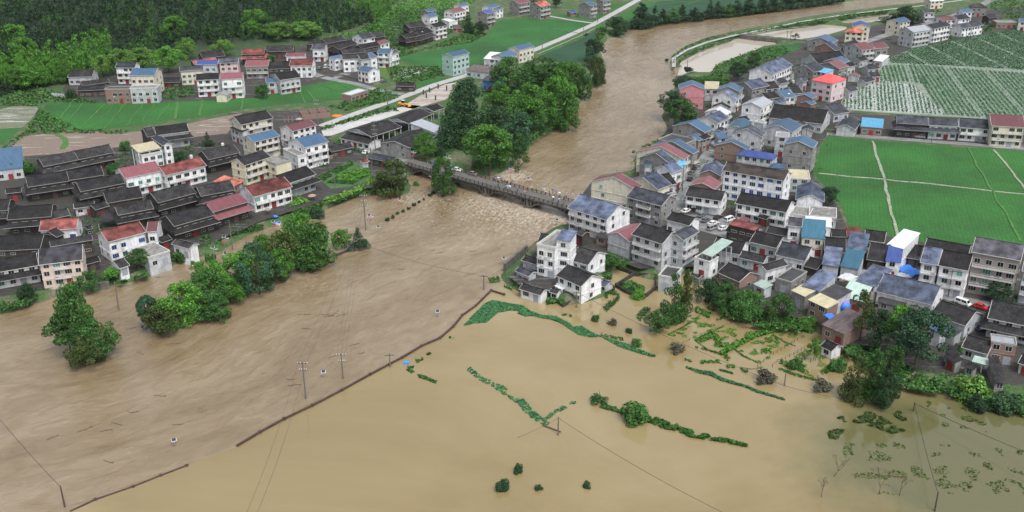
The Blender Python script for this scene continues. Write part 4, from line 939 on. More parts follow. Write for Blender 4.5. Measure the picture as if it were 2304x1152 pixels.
R6|1738 76 1912 78 1820 38|h|2.2|concrete|brown||far grey house with brown pyramid roof
R6|1928 192 2022 180 1970 152|x|1.5|wood|dark||far dark roofed house beside the upper lane
R6|1300 16 1442 8 1360 -22|x|1.8|cream|white||far cream building with white roof touching top edge
R6|2010 246 2230 248 2030 222|f|1.2|brick|concrete|N|far unfinished block with flat slab roof
R6|2240 228 2340 238 2290 198|x|2|white|blue||far white house with blue roof at right edge
T6|440 235 702 300 600 196|x|1.2|wood|dark||dark open fronted house with red capped ridge
T6|480 172 760 240 620 150|s|2.1|wood|brickred|N|+
T6|700 352 992 422 930 272|x|1.3|greywhite|dark||grey walled cottage with red door and dark slate roof
T6|880 252 1095 292 1000 198|x|1.2|wood|dark||small dark roof left of the white tower house
T6|1112 176 1268 192 1200 94|x|2.6|white|violet||narrow white tower house with grey roof
T6|1260 308 1522 332 1300 165|s|2.0|cream|teal|N|cream house with deep teal sloping roof
T6|1300 180 1590 205 1330 108|s|2.1|white|white|N|+
T6|290 432 602 492 480 325|x|1.3|white|dark||white cottage with dark roof and pale skylight stripe
T6|582 522 852 582 760 478|x|1.1|greywhite|dark||low dark roof between two white cottages
T6|980 492 1302 562 1210 382|x|1.4|white|slate||white cottage with worn dark slate roof near teal roof
T6|1290 612 1432 652 1400 530|x|1|wood|dark||small black roof below teal roofed house
T6|1512 452 1742 472 1650 310|x|1.3|wood|dark||black roof right of teal roofed house
T6|1590 295 1756 302 1680 225|x|1|wood|dark||small black roof behind the taller black one
T6|1742 447 1962 477 1780 302|s|1.4|brick|slateblue|N|brick house with blue grey sloping roof between black roofs
T6|1752 300 1932 306 1770 225|s|1|brick|brickred|N|red sheet roof behind the blue grey one|shed
T6|1936 332 2160 362 2050 232|x|1.2|greywhite|dark||black roofed house against the paddy
T6|1970 542 2166 572 2090 375|x|1.3|wood|dark||deep black roof left of white awning house
T6|1480 602 1672 628 1560 462|s|1.6|greywhite|slateblue|N|house with blue grey roof left of bright teal roof
T6|1678 622 1882 657 1760 487|s|1.6|greywhite|teal|N|house with bright teal sloping roof in the row
T7|478 642 700 707 580 487|s|1.7|white|slateblue|N|house with blue grey roof behind the pale green canopy
T7|702 742 1312 892 1090 618|x|1.4|white|slateblue||very long low white house with blue grey roof
T7|315 802 572 862 470 668|s|1.2|brick|palegreen|N|brick yard under pale green checked canopy|shed
T6|1150 882 1302 952 1260 818|s|1.4|concrete|tan|N|shed with cream corrugated roof left of its twin|shed
T6|1330 982 1542 1082 1430 922|s|1.7|brick|tan|N|brick house with cream corrugated roof right of its twin
T6|1262 832 1452 892 1400 692|s|1.7|greywhite|slateblue|N|house with wavy blue grey roof above cream roof
T6|1432 918 1622 1002 1570 825|s|1.6|greywhite|darkflat|N|dark stained roof beside the cream corrugated roofs
T6|740 812 862 872 815 772|s|1|greywhite|palegreen|N|small pale green sheet roof next to brick cottage|shed
T6|356 682 592 787 590 628|x|1.3|brick|dark||brick cottage with dark slate roof by flooded trees|house||1
T6|888 668 1122 600 960 572|x|1.6|white|dark||white gabled house with black roof and lattice window
T6|985 752 1155 802 1330 690|f|1.3|concrete|darkflat||stained flat roofed house with patterned parapet
T6|60 702 152 748 130 640|x|0.7|concrete|dark|N|little thatched looking hut beside flooded trees|hut||0.3
T7|820 242 1002 292 900 105|s|2.3|white|white|N|tall house with large plain white sheet roof
T7|806 418 976 442 830 290|s|1.8|white|cobalt|N|white house with cobalt blue sheet roof below white one
T7|1002 372 1170 402 1090 235|x|1|wood|dark||small dark roof right of the cobalt roof
T7|1230 262 1702 348 1480 208|x|2.5|greywhite|dark|N|long dark roof behind the white balcony terrace
T7|1182 428 1376 462 1290 268|x|3.1|white|slateblue|B|white balcony terrace with half light half dark roof
T7|1378 462 1702 522 1540 312|x|3.1|white|dark|B|+
T7|1738 318 2272 412 2010 192|x|4.4|taupe|violet|B|tall taupe block with slate roof and arcade of pillars|apartment block
T7|2285 522 2420 545 2350 420|x|3.4|greywhite|slateblue|B|pale blue white house cut by the right edge
T7|1290 988 1672 1118 1560 890|x|1.3|greywhite|dark||long black ribbed tile roof below the parked van
T7|1912 1032 2400 1132 2150 872|x|1.9|greywhite|dark|S|large black ribbed roof at the right edge
T8|1630 482 1912 562 1790 376|x|1.1|greywhite|dark||low black ribbed roof over green awning
T8|1410 345 1492 292 1380 215|s|1.4|greywhite|blue|N|small light blue roof behind the large dark tree|shed
T8|1952 432 2222 472 1960 355|f|1.9|brick|pale|N|brick and white house with pale flat roof at right|house
T8|115 242 362 352 250 65|s|1.2|brick|rust|N|brick shed with rusty roof patched by blue tarpaulin|shed
T8|100 470 225 530 160 400|x|0.9|white|dark|N|low flooded pigsty with dark ribbed roof|shed||0
T8|1985 872 2110 885 1960 655|s|0.8|concrete|dark|N|derelict black roofed shed at the lower right|shed
T8|1740 642 1965 702 1770 602|s|0.8|greywhite|palegreen|O|curved green awning below black ribbed roof|awning
T8|2240 652 2400 702 2330 575|x|1|greywhite|dark|N|small black roof touching the right edge below brick
T8|1440 590 1560 660 1490 540|s|1.0|concrete|dark|N|dark lean-to shed right of the large dark tree|shed
T5|812 750 915 690 900 680|s|1.2|wood|maroon|N|little rose red roof strip in the square|shed
R5|1100 875 1220 905 1180 850|y|1.6|greywhite|slate||slate roof wedged below the river path shrubs
R5|2230 655 2330 668 2290 618|s|1.1|greywhite|white|N|white sheet shelter by the slate huts|shed
S5|1500 380 1600 400 1590 350|y|1.6|greywhite|slateblue|N|low blue grey roof behind the wide hall
T1|610 640 700 600 560 560|x|1.2|wood|dark||dark small building behind the arched courtyard shelter|outbuilding
T1|800 330 1020 300 900 262|x|1.1|greywhite|dark||low grey wall building behind the basketball stand|outbuilding
T1|1030 345 1180 300 1100 262|x|1.3|wood|dark||small dark house between basketball stand and two tier house
T1|570 440 760 400 660 340|x|1.5|wood|dark||dark wing right of the broad timber house over cottage
T1|60 170 230 150 140 110|x|1.2|wood|dark||dark lean building just below the blue shed
T1|940 560 1000 545 960 520|x|0.9|wood|dark||dark store at the lane end near courtyard|shed
T1|2130 205 2304 165 2210 120|x|1.6|wood|dark||dark roof just left of the grey bank house group
T1|1740 700 1860 660 1790 620|x|1|wood|dark||tiny dark shed between white red roof house and garden hut|shed
T2|40 130 200 95 110 60|x|1.2|wood|dark||dark low roof between mottled red house and yellow house
S2|1180 600 1240 580 1200 560|x|1.4|greywhite|dark||grey connecting room between two blue roofs
S5|1330 600 1430 620 1380 590|f|2.6|greywhite|pale||pale flat roofed house beside the white four storey one
S5|1740 620 1830 640 1790 590|y|1.3|greywhite|dark||dark roofed cottage right of the broad blue roof
S5|690 770 780 790 800 740|y|1.8|concrete|dark||narrow dark roofed house by the street bend
S5|900 690 980 700 960 660|y|1.5|greywhite|slate||slate roofed cottage by the narrow street
S5|1110 560 1190 590 1170 530|y|1.7|greywhite|dark||dark roofed street cottage beside white four storey house
S4|1320 440 1420 470 1400 400|y|1.6|greywhite|slate||small slate roof between grey bank house and street
T4|1000 300 1120 330 1060 260|s|0.9|brick|darkflat|N|low brick store behind the garden shrubs|shed
T5|980 660 1080 690 1030 650|x|1|wood|dark||dark shed behind cluttered square yard|shed
T6|1650 560 1700 570 1680 500|s|1.2|brick|darkflat|N|dark narrow roof between slate and teal roofs|shed
T7|720 860 1000 930 860 850|s|0.7|concrete|darkflat|N|low dark pens below the very long white house|shed
T7|1000 940 1250 1000 1150 930|s|0.7|concrete|rust|N|low rusty pens behind the right tree grove|shed
T7|1440 1180 1560 1230 1500 1130|s|1.0|greywhite|darkflat|N|dark flat shed under the ribbed roof|shed
T8|1650 700 1760 740 1700 660|s|0.8|concrete|dark|N|broken dark roof beside slim young tree|shed
T8|1430 520 1560 600 1480 470|s|1.0|greywhite|dark|N|dark narrow lean-to behind the big dark tree|shed
R5|1390 860 1480 880 1440 850|y|1.6|greywhite|slateblue||blue grey cottage beside the tall weathered gable
R5|1880 700 1960 720 1990 690|y|1.6|greywhite|dark||dark cottage behind mauve gable at town edge
R5|2000 640 2090 660 2130 630|y|1.3|greywhite|dark||dark cottage in the shrubs near slate huts
"""
for ln in HT.strip().splitlines():
    q = ln.split('|'); q += ['']*(11-len(q))
    c = [float(a) for a in q[1].split()]
    cat = q[8] or 'house'; gg = float(q[10]) if q[10] else (float(q[9]) if q[9] and q[9].replace('.', '').isdigit() else LAND)
    nm = {'apartment block': 'apartment_block', 'pavilion': 'pavilion', 'barn': 'barn', 'hut': 'hut', 'hall': 'hall', 'tower': 'roof_tower', 'school building': 'school_building', 'canopy': 'canopy', 'awning': 'awning', 'shop': 'shop', 'outbuilding': 'outbuilding', 'store': 'store_building', 'outhouse': 'outhouse'}.get(cat)
    house(q[0], c, q[2], float(q[3]), q[4], q[5], q[6], q[7] if q[7] else '', cat, nm, gg)
for s in STAT:
    if s[2] < 3.6 or s[2] > 22 or s[1] > 32: print('STAT', s)
print('houses', len(HOUSES))
# ------------------------------------------------------------------ trees and plants
def leaf_mat(name, dark, light, tip=None):
    m, n, l, b = nmat(name)
    ge = n.new("ShaderNodeNewGeometry"); tc = n.new("ShaderNodeTexCoord")
    t = noise_n(n, l, tc.outputs["Object"], 3.2, 2, 0.5)
    ad = n.new("ShaderNodeMath"); ad.operation = 'MULTIPLY_ADD'; ad.inputs[1].default_value = 0.5; l.new(ge.outputs["Random Per Island"], ad.inputs[0])
    sc = n.new("ShaderNodeMath"); sc.operation = 'MULTIPLY'; sc.inputs[1].default_value = 0.6; l.new(t.outputs[0], sc.inputs[0]); l.new(sc.outputs[0], ad.inputs[2])
    r = ramp(n, [(0.2, dark), (0.62, light), (0.85, tip or light)]); l.new(ad.outputs[0], r.inputs[0])
    oi = n.new("ShaderNodeObjectInfo"); ro = ramp(n, [(0, 0.75), (1, 1.25)]); l.new(oi.outputs["Random"], ro.inputs[0])
    c = mixc(n, l, 1.0, r.outputs[0], ro.outputs[0], 'MULTIPLY')
    l.new(c, b.inputs["Base Color"]); b.inputs["Roughness"].default_value = 0.6
    b.inputs["Specular IOR Level"].default_value = 0.3
    return m
LEAF = dict(
    mid=leaf_mat("leaves_mid", (0.013, 0.044, 0.009), (0.036, 0.112, 0.020), (0.075, 0.19, 0.03)),
    bright=leaf_mat("leaves_bright", (0.022, 0.072, 0.009), (0.058, 0.185, 0.020), (0.13, 0.31, 0.035)),
    dark=leaf_mat("leaves_dark", (0.007, 0.022, 0.008), (0.017, 0.055, 0.019), (0.035, 0.095, 0.028)),
    olive=leaf_mat("leaves_olive", (0.018, 0.034, 0.008), (0.045, 0.080, 0.014), (0.09, 0.13, 0.025)),
    blue=leaf_mat("leaves_bluegreen", (0.009, 0.030, 0.014), (0.026, 0.080, 0.036), (0.05, 0.13, 0.055)),
    lime=leaf_mat("leaves_lime", (0.035, 0.085, 0.012), (0.085, 0.20, 0.03), (0.16, 0.31, 0.05)),
    weed=leaf_mat("leaves_floating", (0.018, 0.065, 0.026), (0.045, 0.15, 0.060), (0.08, 0.22, 0.07)),
    dry=leaf_mat("leaves_dusty", (0.03, 0.035, 0.02), (0.07, 0.075, 0.05), (0.13, 0.13, 0.09)),
)
def leaves(rng, blobs, n, size, up=0.35, shell=0.75):
    """quads scattered on the shells of ellipsoid clumps; blobs: (cx,cy,cz,rx,ry,rz)"""
    B = np.array(blobs, dtype=float); vol = (B[:, 3]*B[:, 4]+B[:, 5]*B[:, 3]); p = vol/vol.sum()
    k = rng.choice(len(B), n, p=p); b = B[k]
    d = rng.normal(size=(n, 3)); d[:, 2] = d[:, 2]*1.0 + up*0.4; d /= np.linalg.norm(d, axis=1)[:, None]
    r = shell + (1-shell)*rng.random(n)**0.5 + rng.normal(scale=0.06, size=n)
    c = b[:, :3] + d*r[:, None]*b[:, 3:6]
    nn = d*0.8 + rng.normal(scale=0.55, size=(n, 3)); nn[:, 2] += up; nn /= np.linalg.norm(nn, axis=1)[:, None]
    a = np.cross(nn, rng.normal(size=(n, 3))); a /= np.linalg.norm(a, axis=1)[:, None]; t = np.cross(nn, a)
    s = size*(0.6+0.8*rng.random(n))[:, None]; a = a*s*0.62; t = t*s*0.5
    q = np.stack([c-a, c-t*0.9+nn*s*0.08, c+a, c+t*0.9-nn*s*0.05], 1).reshape(-1, 3)
    return q
def quads_mesh(name, q, mat=None):
    f = np.arange(len(q)).reshape(-1, 4); return npmesh(name, q, f, mat)
def blobs_broad(rng, n=30, flat=0.8, top=1.0, base=0.22):
    """crown of a broadleaf tree in unit space: height 1, crown radius 0.5"""
    out = []
    for i in range(n):
        z = base + (top-base)*rng.random()**0.8
        prof = math.sin(math.pi*min(1, max(0.06, (z-base)/(top-base)*0.88+0.12)))**0.6
        a = rng.random()*2*math.pi; rr = (0.43+0.07*math.sin(a*2+n)+0.05*math.sin(a*3+1))*prof*rng.random()**0.42
        s = (0.06+0.08*rng.random())*(0.7+0.5*prof)
        out.append((rr*math.cos(a), rr*math.sin(a), min(z, top-s*flat*0.8), s, s, s*flat))
    return out
def blobs_cone(rng, n=34, base=0.08, wid=0.42):
    out = []
    for i in range(n):
        t = rng.random()**1.3; z = base+(0.97-base)*t; R = wid*(1-t)**0.8+0.03; a = rng.random()*6.283; rr = R*rng.uniform(0.35, 0.95)
        s = 0.055+0.10*(1-t); out.append((rr*math.cos(a), rr*math.sin(a), z, s*1.15, s*1.15, s*0.75))
    out.append((0, 0, 0.95, 0.04, 0.04, 0.06)); return out
def blobs_column(rng, n=22):
    out = []
    for i in range(n):
        t = rng.random(); z = 0.12+0.82*t; R = 0.34*math.sin(math.pi*(0.15+0.75*(1-t)))**0.7; a = rng.random()*6.283; rr = R*rng.random()
        s = 0.15-0.05*t; out.append((rr*math.cos(a), rr*math.sin(a), z, s, s, s*0.9))
    return out
def blobs_bush(rng, n=16):
    out = []
    for i in range(n):
        a = rng.random()*6.283; rr = 0.34*math.sqrt(rng.random()); z = 0.15+0.55*rng.random()*(1-rr)
        s = 0.14+0.08*rng.random(); out.append((rr*math.cos(a), rr*math.sin(a), z, s, s, s*1.1))
    return out
def trunk_mesh(rng, top=0.75, r=0.022, limbs=6, blobs=None, base=-0.1):
    m = MB(); x = y = 0.0; pts = [(0, 0, base)]; k = 5
    for i in range(1, k+1):
        x += rng.normal()*0.012; y += rng.normal()*0.012; pts.append((x, y, base+(top-base)*i/k))
    for i in range(k): m.tube(pts[i], pts[i+1], r*(1-i/k*0.75), r*(1-(i+1)/k*0.75), 6, False)
    if blobs:
        for b in rng.permutation(len(blobs))[:limbs]:
            B = blobs[b]; s = pts[2] if B[2] < 0.5 else pts[3]
            mid = ((s[0]+B[0])/2, (s[1]+B[1])/2, (s[2]+B[2])/2-0.02)
            m.tube(s, mid, r*0.5, r*0.32, 5, False); m.tube(mid, B[:3], r*0.32, r*0.12, 5, False)
    return m.mesh("trunk", True)
TV = {}
def variants(kind, cnt, fn, n, size, **kw):
    TV[kind] = []
    for i in range(cnt):
        rng = np.random.default_rng(sum(map(ord, kind))*31+i); bl = fn(rng)
        cm = quads_mesh("crown", leaves(rng, bl, n, size, **kw), LEAF['mid']); tm = trunk_mesh(rng, blobs=bl, limbs=9 if kind != 'bush' else 4); tm.materials.append(M['bark'])
        TV[kind].append((cm, tm))
variants('broad', 6, lambda r: blobs_broad(r, 44), 6800, 0.029)
variants('flat', 3, lambda r: blobs_broad(r, 34, 0.55, 1.0, 0.45), 7000, 0.028)
variants('airy', 3, lambda r: blobs_broad(r, 34, 0.5, 1.0, 0.2), 3000, 0.03)
variants('cone', 5, lambda r: blobs_cone(r), 7000, 0.028)
variants('col', 3, lambda r: blobs_column(r), 4200, 0.032)
variants('bush', 4, lambda r: blobs_bush(r), 3000, 0.055)
variants('bushy', 2, lambda r: blobs_bush(r, 9), 420, 0.085, shell=0.5)
TREES = []
def tree(x0, y0, x1, y1, kind, leaf, label, name="broadleaf_tree", cat="tree", z=0.0, group=None, rz=None, sink=0.0):
    """photo box of one tree -> tree of that size standing at its own spot"""
    rnd = random.Random(int(x0*13+y0*7+x1)); bx = (x0+x1)/2
    p = G(bx, y1, z); s = pxm(y1); wd = (x1-x0)*s; v = 0.94/s*0.918
    # height so that the top meets row y0
    lo, hi = 0.3, 45
    for _ in range(30):
        h = (lo+hi)/2
        q = Vector((p.x, p.y + wd*0.12, z+h)) - Vector((0, 0, H)); yy = CY - F*q.dot(_u)/q.dot(_f)
        if yy > y0: lo = h
        else: hi = h
    p.y += wd*0.12
    vs = TV[kind]; cm, tm = vs[rnd.randrange(len(vs))]
    if z == 0.0 and kind in ('broad', 'flat', 'airy', 'col', 'bush'): sink = h*0.22; h += sink
    root = empty(name, (p.x, p.y, z-sink), rz if rz is not None else rnd.uniform(0, 6.28), label, cat, group)
    k_ = 1.32 if (z == 0.0 and kind in ('broad', 'flat', 'airy', 'cone') and 300 < x0 < 760) else 1.13
    root.scale = (wd*k_, wd*k_*rnd.uniform(0.85, 1.1), h)
    link("trunk", tm, root); link("crown", cm, root, LEAF[leaf]); TREES.append(root)
    return root
TT = """
132 640 222 790|broad|mid|tall narrow dark green tree on the far left island
105 712 205 800|flat|mid|spreading mid green tree left of the tall narrow one
170 720 256 812|broad|mid|mid green tree leaning right on the far left island
155 755 240 826|broad|olive|olive tree lowest on the far left island
314 665 360 745|flat|blue|blue green small tree at left end of the flooded row
316 690 398 752|broad|olive|olive tree at left end of the flooded row
362 640 448 738|broad|bright|bright green tree second from left in flooded row
425 612 505 700|broad|mid|mid green tree behind the bright one in flooded row
445 660 518 722|broad|mid|low mid green tree in front, flooded row
482 628 548 684|broad|bright|bright round tree middle of the flooded row
424 588 452 626|airy|lime|small yellowing tree standing alone behind flooded row
438 588 474 645|airy|bright|thin young tree behind the flooded row
486 572 582 645|broad|bright|wide umbrella crowned tree in flooded row
545 548 615 668|airy|blue|airy pale tree with open twigs in flooded row
585 580 640 640|airy|dark|dark open tree over the water, flooded row
605 520 668 618|broad|olive|olive tall tree right half of flooded row
640 505 738 606|broad|mid|largest dark green tree at right of flooded row
640 480 705 545|broad|bright|bright tree top at upper right of flooded row
678 570 722 612|broad|mid|small low tree at right end of flooded row
705 500 736 545|broad|olive|olive crown at far right of flooded row
748 518 790 560|broad|bright|bright small leaning crown beside the conical tree
786 511 828 562|cone|dark|dark conical tree standing alone in river
838 362 920 440|broad|olive|big olive tree at the flooded road end
968 358 1028 440|broad|mid|green tree in the water before the bridge
928 298 986 362|broad|bright|bright tree between market sheds and bridge
978 300 1002 352|cone|blue|dark conifer beside market shed
988 186 1085 330|cone|dark|big dark conical tree left in riverside wood
1010 178 1100 262|col|dark|tall dark tree top at left of riverside wood
1075 240 1150 330|broad|dark|dark middle tree of the riverside wood
1048 284 1152 388|broad|bright|large bright tree at water edge by the bridge
1130 250 1200 345|col|blue|blue green drooping tree in riverside wood
1098 300 1145 385|broad|mid|mid green tree behind the bright bridge tree
1140 300 1192 385|airy|mid|leaning thin tree with bare trunks in the current
1108 130 1185 210|broad|mid|mid green crown highest left in riverside wood
1150 190 1240 300|broad|bright|bright broad tree centre of riverside wood
1180 128 1262 200|broad|mid|mid green crown at back of riverside wood
1215 175 1300 290|broad|bright|large bright tree right of centre in riverside wood
1235 200 1296 296|broad|mid|green tree at the water edge of riverside wood
1240 140 1310 215|broad|bright|bright crown upper right of riverside wood
1285 155 1335 225|broad|mid|mid green tree overhanging river
1320 130 1368 196|broad|olive|olive tree at the right tip of riverside wood
1310 88 1360 140|broad|dark|dark tree beside dark crop field and river
1312 116 1345 150|broad|blue|blue green small tree near the little roof
1100 185 1150 240|broad|bright|bright crown left side of riverside wood
1180 235 1230 300|broad|mid|dark green tree inside riverside wood
1112 262 1165 300|broad|olive|olive tree inside riverside wood
1360 38 1414 82|broad|dark|round dark tree at the river bend by road
1422 8 1462 64|cone|dark|tall dark conifer first in the river row
1465 14 1482 56|cone|dark|slim conifer second in the river row
1480 22 1502 52|cone|dark|small conifer third in the river row
1500 20 1530 50|cone|mid|bushy conifer in the river row
1525 12 1545 46|cone|dark|tall conifer in the river row left middle
1548 18 1580 46|cone|dark|broad dark conifer in river row middle
1588 3 1606 42|cone|dark|very tall conifer in river row middle
1600 6 1630 40|cone|dark|twin dark conifer in river row middle
1632 6 1650 38|cone|mid|thin conifer in river row right middle
1645 -2 1672 36|cone|dark|dark conifer in river row right middle
1670 -4 1700 32|cone|dark|wide dark conifer right part of river row
1698 -8 1728 28|cone|dark|dark conifer further right in river row
1725 -8 1752 24|cone|dark|dark conifer right end of river row
1755 -10 1790 18|cone|dark|conifer past the right end of river row
1790 -14 1830 14|cone|dark|conifer group far right of river row
1830 -18 1870 8|cone|dark|conifer touching top edge over the river
1485 205 1545 262|broad|dark|dark spreading tree below the pink house
1498 225 1566 300|broad|mid|mid green tree below the pink house
1516 170 1560 205|broad|dark|dark tree beside the flooded pond mouth
1555 170 1600 190|bush|mid|dark shrub belt left behind pink house
1595 165 1640 192|bush|mid|dark shrub belt right behind pink house
1640 140 1682 182|broad|dark|dark round tree near pond and slate roofs
1680 118 1715 155|broad|mid|mid green tree at pond corner
1538 145 1558 163|bush|dark|small round tree in flooded pond mouth
1780 75 1800 90|airy|dry|bare grey tree at dyke by pond
1040 26 1068 75|cone|dark|dark conifer left in far village grove
1068 48 1095 80|broad|dark|dark tree right in far village grove
2010 15 2075 55|cone|dark|dark grove left of far slate house
1180 -20 1220 5|broad|dark|dark tree top behind far orange roof
1240 -5 1262 18|broad|dark|dark tree right of orange roof house
1484 610 1548 728|cone|mid|tall feathery tree standing in flood by box house
1520 602 1566 715|cone|olive|olive feathery tree just right of tall one
1450 700 1502 752|broad|mid|round tree at foot of the feathery trees
1565 628 1612 682|broad|dark|dark tree right of the feathery trees
1600 640 1665 705|broad|mid|mid green spreading tree along flooded gardens
1640 655 1725 722|broad|mid|large dark green garden tree at flooded edge
1618 630 1652 668|broad|dark|dark small tree against brick cottage
1720 665 1790 735|broad|mid|garden tree with bright leaves over flood
1722 692 1740 742|col|olive|slim upright tree in flooded gardens
1815 762 1847 812|flat|bright|young round tree with bare trunk in flood
1790 700 1840 745|bush|bright|leafy shrub by the brick tan roof house
1904 655 1972 770|airy|olive|tall open olive tree at tarp roof shed
1950 700 2010 790|broad|dark|dark tree left in right grove
1985 690 2060 790|broad|bright|bright yellow green tree in right grove
2010 700 2125 828|broad|blue|biggest dark bluish tree in right grove
1888 788 1960 900|cone|olive|feathery olive tree left in right flood grove
1930 780 2000 902|cone|mid|feathery green tree middle in right flood grove
1968 830 2018 922|broad|dark|dark rounded tree right in right flood grove
1975 780 2030 860|broad|mid|green tree behind feathery ones in right grove
2150 828 2228 898|bush|lime|yellow green bush by derelict sheds
2176 880 2228 925|bush|dark|dark dome shaped bush at lower right shore
2225 880 2304 928|bush|dark|wide dark bush at right edge shore
2280 895 2330 935|bush|mid|light green bush at right edge
2146 783 2164 820|col|bright|slim young tree before the black ribbed roofs
2218 640 2282 684|broad|dark|dark tree before taupe block
1850 422 1888 462|broad|dark|dark tree beside white gabled hall
1275 572 1332 600|bush|mid|green shrubs behind the terrace house
1358 560 1400 600|bush|mid|garden shrubs below windowless grey barn
1385 575 1425 605|bush|mid|garden shrubs beside the black roofed balcony house
290 560 336 606|broad|mid|round clipped tree by the flat annex
380 545 432 590|bush|mid|dense shrub between annex and small gabled hut
462 563 486 588|bush|mid|round bush alone in shallow flood
165 612 230 658|broad|mid|broad garden tree below the peach house
36 640 86 685|broad|dark|dark tree before white bank house
662 458 700 492|bush|mid|round green bush on the bank
695 462 732 490|bush|dark|dark shrub on bank by round bush
230 598 275 625|bush|bright|shrubs on pale yard beside peach house
268 310 296 340|bush|mid|round bush on mud field left of white villa
380 332 420 365|bush|dark|dark shrub right of white villa
456 296 480 330|cone|dark|small dark conifer before the mud field
460 330 485 355|bush|mid|shrub below small dark conifer
0 355 45 395|bush|mid|bush mass left beside long timber pair
40 350 85 392|bush|mid|bush mass right beside long timber pair
235 362 270 392|bush|mid|bush between long timber pair and villa
574 190 608 222|broad|mid|dark tree at rice field edge in upper village
595 118 620 140|bush|mid|green tree between red roofs in upper village
35 152 82 205|broad|bright|big round yellow green tree at wood edge
145 195 172 222|bush|dark|dark shrub left of the upper village
"""
for i, ln in enumerate(TT.strip().splitlines()):
    bb, kd, lf, lb = ln.split('|'); bb = [float(a) for a in bb.split()]
    nm = dict(cone='conifer', bush='shrub', col='narrow_tree', airy='open_crowned_tree').get(kd, 'broadleaf_tree')
    zz = 0.0
    bx, by = (bb[0]+bb[2])/2, bb[3]; gp = G(bx, by, 1.5)
    if inside(wpoly(LEFTBANK), np.array([[gp.x]]), np.array([[gp.y]]))[0, 0] or inside(wpoly(RIGHTBANK), np.array([[gp.x]]), np.array([[gp.y]]))[0, 0]: zz = LAND
    if by < 0 and False: zz = LAND
    if by < 70 and kd == 'cone': w0 = (bb[2]-bb[0])*0.22; bb = [bb[0]-w0, bb[1]-3, bb[2]+w0, bb[3]]
    tree(*bb, kd, lf, lb, nm, 'shrub' if kd == 'bush' else 'tree', zz)
# small round bushes in a line in the river
for i, (x, y) in enumerate([(872, 493), (884, 487), (894.5, 479), (907, 474), (920, 467.5), (932, 459), (943, 453.5), (953.5, 448), (967, 438), (975, 432)]):
    s = [11, 10, 8, 8, 9, 10.5, 8, 6.5, 9.5, 10][i]
    tree(x-s/2, y-s*0.62, x+s/2, y+s*0.42, 'bush', 'dark', 'dark round bush in the line standing in brown river', 'round_bush', 'bush', 0.0, 'line of round bushes in the river')
for x, y, s, lf, lb in ((1340, 714, 22, 'mid', 'small green bush nearest the flooded white house'), (1377, 722, 24, 'dry', 'dusty twiggy bush right of the small green bush'), (1415, 742, 16, 'dark', 'little dark upright bush in the flood'),
        (1432, 768, 26, 'mid', 'low green clump beside the long weed raft'), (1526, 778, 40, 'dry', 'bare twiggy grey bush in the flooded gardens'), (1725, 842, 52, 'dry', 'large grey leaved bush low in the flooded gardens'),
        (1852, 862, 48, 'dry', 'grey sunken bush left of right flood grove'), (1348, 890, 42, 'mid', 'thin open bush left on the dark flood strip'), (1430, 924, 72, 'mid', 'big dark bush on the drowned strip'),
        (1130, 1089, 34, 'dark', 'round dark bush lower left at bottom centre'), (1166, 1052, 26, 'dark', 'round dark bush upper right at bottom centre'), (1212, 1095, 18, 'dark', 'tiny dark bush right at bottom centre'), (1320, 1088, 20, 'dark', 'dim small bush at bottom right of centre'),
        (895, 396, 12, 'lime', 'bright shrub upper on the flooded ramp wall'), (936, 412, 14, 'bright', 'bright shrub lower on the flooded ramp wall'), (1885, 818, 40, 'mid', 'leafy half drowned bush by pigsty'), (1790, 815, 36, 'mid', 'leafy drowned shrub beside young round tree'),
        (1436, 660, 30, 'bright', 'garden greens inside the dark walled plot'), (1500, 134, 9, 'dark', 'tiny drowned bush alone in upper river')):
    tree(x-s/2, y-s*0.5, x+s/2, y+s*0.42, 'bushy' if lf == 'dry' or s == 42 else 'bush', lf, lb, 'shrub', 'shrub', 0.0)
for (x0, y0, x1, y1, lf, lb) in ((395, 640, 450, 700, 'mid', 'mid green crown between bright trees of the flooded row'), (455, 590, 520, 670, 'bright', 'bright crown below the umbrella tree, flooded row'), (535, 600, 600, 660, 'mid', 'mid green low crown under airy tree, flooded row'), (600, 560, 665, 628, 'bright', 'bright low crown under olive tree, flooded row'), (570, 530, 625, 600, 'bright', 'yellow green crown behind airy tree, flooded row'), (670, 520, 742, 590, 'bright', 'bright crown on the right flank of flooded row')):
    tree(x0, y0, x1, y1, 'broad', lf, lb, 'broadleaf_tree', 'tree', 0.0)
# bare drowned trees bottom right
def bare_tree(x, y, h, label, lean=0.0):
    p = G(x, y); rng = np.random.default_rng(int(x)); m = MB()
    def br(a, d, ln, r, k):
        b_ = a + d*ln; m.tube(a, b_, r, r*0.6, 5, False)
        if k > 0:
            for _ in range(3):
                dd = (d + Vector(rng.normal(size=3))*0.45); dd.z = abs(dd.z)+0.1; br(b_, dd.normalized(), ln*0.66, r*0.6, k-1)
    br(Vector((0, 0, -1)), Vector((lean, 0, 1)).normalized(), h*0.42, 0.10, 4)
    o = m.build("bare_tree", M['bark'], None); o.location = (p.x, p.y, 0); tag(o, label, 'tree')
bare_tree(1870, 1072, 6.5, 'leaning leafless tree upper left of the bare trees', 0.6); bare_tree(1848, 1118, 5.5, 'leafless tree at bottom, left of the bare trees')
bare_tree(1978, 1112, 7, 'leafless tree at bottom, middle of the bare trees'); bare_tree(2024, 1115, 6, 'leafless tree at bottom, right of the bare trees')

